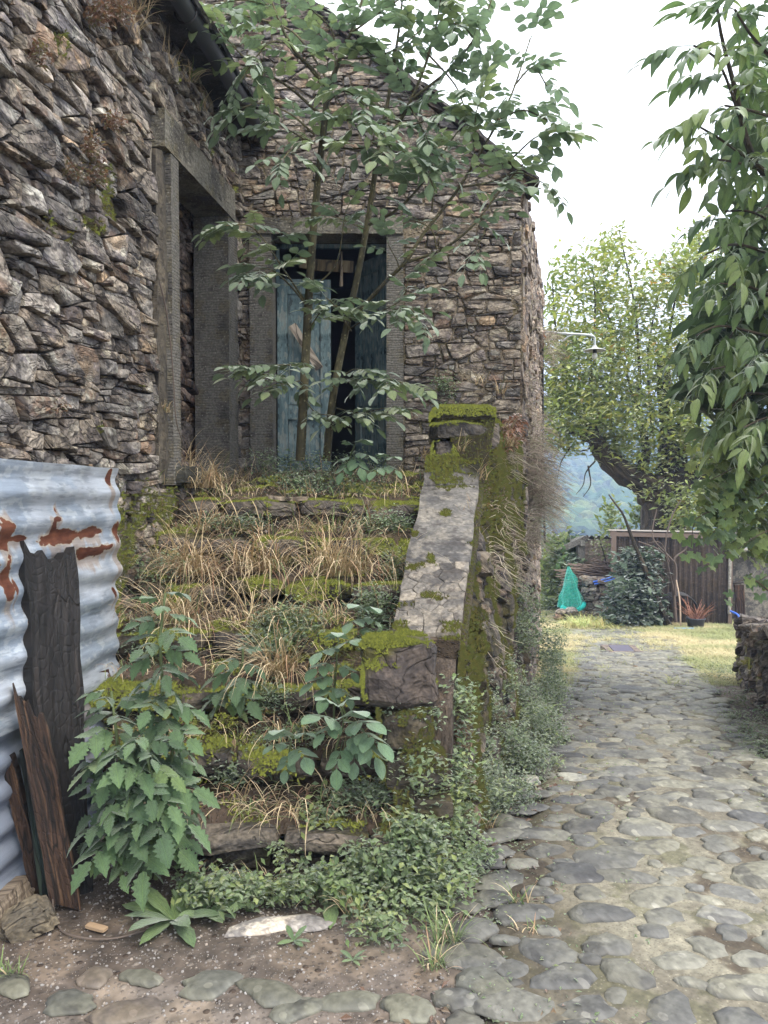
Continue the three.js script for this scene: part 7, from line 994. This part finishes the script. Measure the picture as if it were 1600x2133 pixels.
  for (let i = 0; i < 15000; i++) { const d = 7.4 + 10.5 * Math.pow(R(), 0.8), x = lerp(0.17 * d, 0.56 * d, R()), z = -d, ln = inLane(x, z), n = fbm3(x * 1.3, 7, z * 1.3); if (R() < ln * (d < 10.5 ? 0.985 : 0.8 + (n > 0.1 ? -0.3 : 0.1)) || (d < 9.5 && x < track(LEFT, d) - 0.4)) continue; if (n < -0.3 && R() < 0.6) continue; const dry = smooth(-0.2, 0.3, n + 0.3 * (R() - 0.5)), c = mixc([0.22, 0.26, 0.085], [0.52, 0.44, 0.24], 0.15 + dry * 0.8), k = 0.75 + 0.45 * R(); list.push([M4(V(x, ground(x, z) - 0.005, z), new THREE.Euler(0, R() * 6.28, 0), V(1, 0.35 + 0.6 * R(), 1)), lin(c[0] * k, c[1] * k, c[2] * k)]); }
  tag(instances('yard_grass', bl, L.bladetint, list, scene), 'short yellow green grass of the yard at the end of the lane');
  // tall grass by the mossy wall
  const l2 = []; for (let i = 0; i < 170; i++) { const q = R() < 0.6 ? [1225, 1285, 14.5, 17] : [1180, 1300, 15.6, 17]; const p = at(1185 + 95 * R(), 1285, 14.6 + 1.9 * R() * R() + 0.3 * noise3(i, 1, 2)); p.y = ground(p.x, p.z); l2.push([M4(p, new THREE.Euler(0, R() * 6.28, 0), V(2.2, 0.8 + 3.2 * R() * R(), 2.2)), lin(0.38 + 0.14 * R(), 0.40 + 0.1 * R(), 0.17)]); }
  tag(instances('yard_grass', bl, L.bladetint, l2, scene), 'tall pale grass below the brushwood wall');
}
// dry creeper, rusty leaves and litter
{
  const R = rngOf(451), twig = tube([V(0, 0, 0), V(0.03, 0.02, 0.05), V(0.0, -0.02, 0.12), V(0.03, -0.06, 0.19)], 0.0022, 0.001, 3, 5), list = [], col = [[0.36, 0.31, 0.25], [0.27, 0.22, 0.18], [0.44, 0.38, 0.31], [0.2, 0.15, 0.12], [0.27, 0.27, 0.17]];
  const add = (l) => list.push(...l);
  add(blobs([[1105, 960, 6.7, 24, 60, 0.3, 540], [1115, 1040, 7.0, 30, 60, 0.35, 660], [1130, 990, 7.4, 34, 70, 0.4, 600], [1150, 1050, 8.2, 28, 60, 0.4, 312], [1100, 1110, 6.6, 20, 50, 0.25, 300], [1120, 900, 7.4, 20, 50, 0.4, 192], [1145, 700, 9.0, 18, 16, 0.2, 156], [1145, 740, 9.0, 14, 30, 0.2, 120], [1030, 1090, 5.2, 28, 60, 0.1, 156], [1010, 1180, 4.8, 26, 60, 0.1, 132], [1040, 960, 5.5, 26, 40, 0.12, 132], [1060, 1180, 5.6, 26, 60, 0.12, 156], [985, 1320, 4.3, 24, 50, 0.08, 72], [1100, 700, 7.2, 10, 160, 0.3, 144], [1090, 830, 6.5, 14, 70, 0.1, 120]], 452, col));
  tag(instances('dry_creeper', twig, std({ color: lin(1, 1, 1), roughness: 1 }), list, scene), 'grey brown tangle of dead creeper on the lane side of the house');
  const dl = leaflet(0.05, 0.026, { seg: 3, fold: 0.5, droop: 0.5 }), rust = blobs([[1060, 910, 5.4, 30, 30, 0.1, 120], [1075, 880, 5.6, 26, 20, 0.1, 70], [950, 1320, 3.9, 12, 14, 0.05, 24], [970, 1190, 4.4, 12, 12, 0.05, 24], [945, 1525, 3.3, 10, 30, 0.04, 34], [985, 1110, 4.6, 10, 14, 0.05, 20], [1010, 1060, 5, 10, 12, 0.05, 18], [1120, 700, 8.6, 14, 30, 0.2, 60]], 453, [[0.34, 0.15, 0.08], [0.42, 0.22, 0.12], [0.26, 0.12, 0.07]]);
  tag(instances('rusty_fern', dl, L.tint, rust, scene), 'rust-brown withered fern leaves on the parapet side');
  // small ferns and stonecrop in the joints of the left wall
  const sed = blobs([[225, 245, 3.92, 14, 14, 0.04, 40], [180, 300, 3.76, 12, 24, 0.04, 40], [145, 350, 3.62, 16, 16, 0.03, 24], [192, 20, 3.78, 20, 20, 0.05, 60], [240, 15, 3.95, 18, 18, 0.05, 50], [190, 360, 3.8, 10, 14, 0.03, 24], [60, 110, 3.3, 20, 6, 0.03, 30], [105, 840, 3.4, 12, 8, 0.03, 10]], 454, [[0.24, 0.12, 0.07], [0.2, 0.17, 0.06], [0.3, 0.17, 0.09]]);
  tag(instances('stonecrop', sprig(6, 0.022, 0.012, 0.06, 63), L.tint, sed.map(([m, c]) => [new THREE.Matrix4().makeTranslation(0.03, 0, 0).multiply(m), c]), scene), 'reddish stonecrop in the joints of the rubble wall');
  // gravel and litter on the earth
  const peb = (() => { const g = new THREE.IcosahedronGeometry(1, 0); const p = g.attributes.position; for (let i = 0; i < p.count; i++) { const v = V().fromBufferAttribute(p, i); const k = 1 + 0.3 * noise3(v.x * 3, v.y * 3, v.z * 3); p.setXYZ(i, v.x * k, v.y * 0.7 * k, v.z * k); } g.computeVertexNormals(); return g; })(), pl = [];
  for (let i = 0; i < 9000; i++) { const d = 2.0 + 1.35 * R(), x = lerp(-1.5, 0.62, R()), z = -d; if (inLane(x, z) > 0.6 && R() < 0.85) continue; const s = 0.0014 + 0.005 * Math.pow(R(), 5), t = R(), c = t < 0.4 ? [0.24, 0.225, 0.21] : t < 0.45 ? [0.33, 0.315, 0.30] : t < 0.8 ? [0.17, 0.155, 0.145] : [0.27, 0.23, 0.19]; pl.push([M4(V(x, ground(x, z) + s * 0.2, z), new THREE.Euler(R() * 0.5, R() * 6, R() * 0.5), s), lin(...c)]); }
  tag(instances('gravel', peb, std({ color: lin(1, 1, 1), roughness: 0.95 }), pl, scene), 'fine gravel strewn over the earth in the foreground');
  const lit = []; const lg = leaflet(0.03, 0.014, { seg: 2, fold: 0.4, droop: 0.3 }); for (let i = 0; i < 900; i++) { const u = R(); let x, z, y; if (u < 0.5) { const k = 1 + Math.floor(R() * 7), d = stepD(k) + 0.28 * R(); x = lerp(stepL(k), stepR(k), R()); z = -d; y = RISE * k + 0.045; } else { const d = 2 + 6 * R(); x = track(LEFT, d) - 0.15 + (R() - 0.4) * 0.7; z = -d; y = ground(x, z) + 0.012; } const c = [[0.26, 0.13, 0.07], [0.34, 0.22, 0.12], [0.16, 0.09, 0.06]][Math.floor(R() * 3)]; lit.push([M4(V(x, y, z), new THREE.Euler((R() - 0.5) * 0.8, R() * 6.28, (R() - 0.5) * 0.8), 0.6 + 0.9 * R()), lin(...c)]); }
  tag(instances('leaf_litter', lg, L.tint, lit, scene), 'brown leaf litter on the treads and along the lane edge');
  const FL = [1, 2].map((s) => leaflet(0.085, 0.05, { seg: 5, fold: 0.5, droop: -0.4 + 0.6 * s, teeth: 0.1 }));
  [[1150, 1635, 'curled orange brown leaf at the edge of the creepers beside the lane', 0], [1195, 1945, 'brown leaf on a twig lying across the near cobbles', 0], [1168, 1962, 'smaller curled brown leaf beside the twig on the near cobbles', 1], [1525, 1695, 'yellowish leaf lying on the right side of the lane', 2], [1364, 2052, 'little red leaf between the cobbles near the front', 0], [45, 2020, 'crumpled brown leaf on the earth below the beam end', 0], [1010, 1752, 'dull red brown leaf under the creepers at the wall foot', 0], [1060, 2000, 'green fallen leaf on a cobble at the front', 3], [1330, 1390, 'brown leaves beside the manhole cover', 1], [712, 1790, 'dry tan leaf on the lowest step', 2]].forEach(([px, py, label, k], i) => { let d = EYE * FPX / (py - HORIZON); for (let n = 0; n < 8; n++) { const q = at(px, py, d); d = (EYE - ground(q.x, q.z) - 0.025) * FPX / (py - HORIZON); } const p = at(px, py, d); if (i === 9) p.copy(at(712, 1725, 3.1)); const m = top('fallen_leaf', FL[i % 2], k === 3 ? L.ash[0] : L.deadleaf[k], label, 'leaf'); m.position.copy(p); m.rotation.set(0.2 * (i % 3) - 0.1, i * 1.3, 0.3 - 0.2 * (i % 4)); });
  const c = rngOf(461); [[1000, 850, 5.9], [560, 1040, 4.8]].forEach(() => c());
  const bd = blockGeo(0.24, 0.02, 0.07, 470, { k: [6, 1, 2], rough: 0.006, tint: [1, 0.75, 0.65] }), bm = top('wood_scrap', bd, M.board, 'reddish scrap of board lying on the edge of the top step', 'wood scrap'); bm.position.copy(at(600, 1038, 4.78)); bm.rotation.set(0.1, 0.1, -0.05);
}
renderer.render(scene, camera);
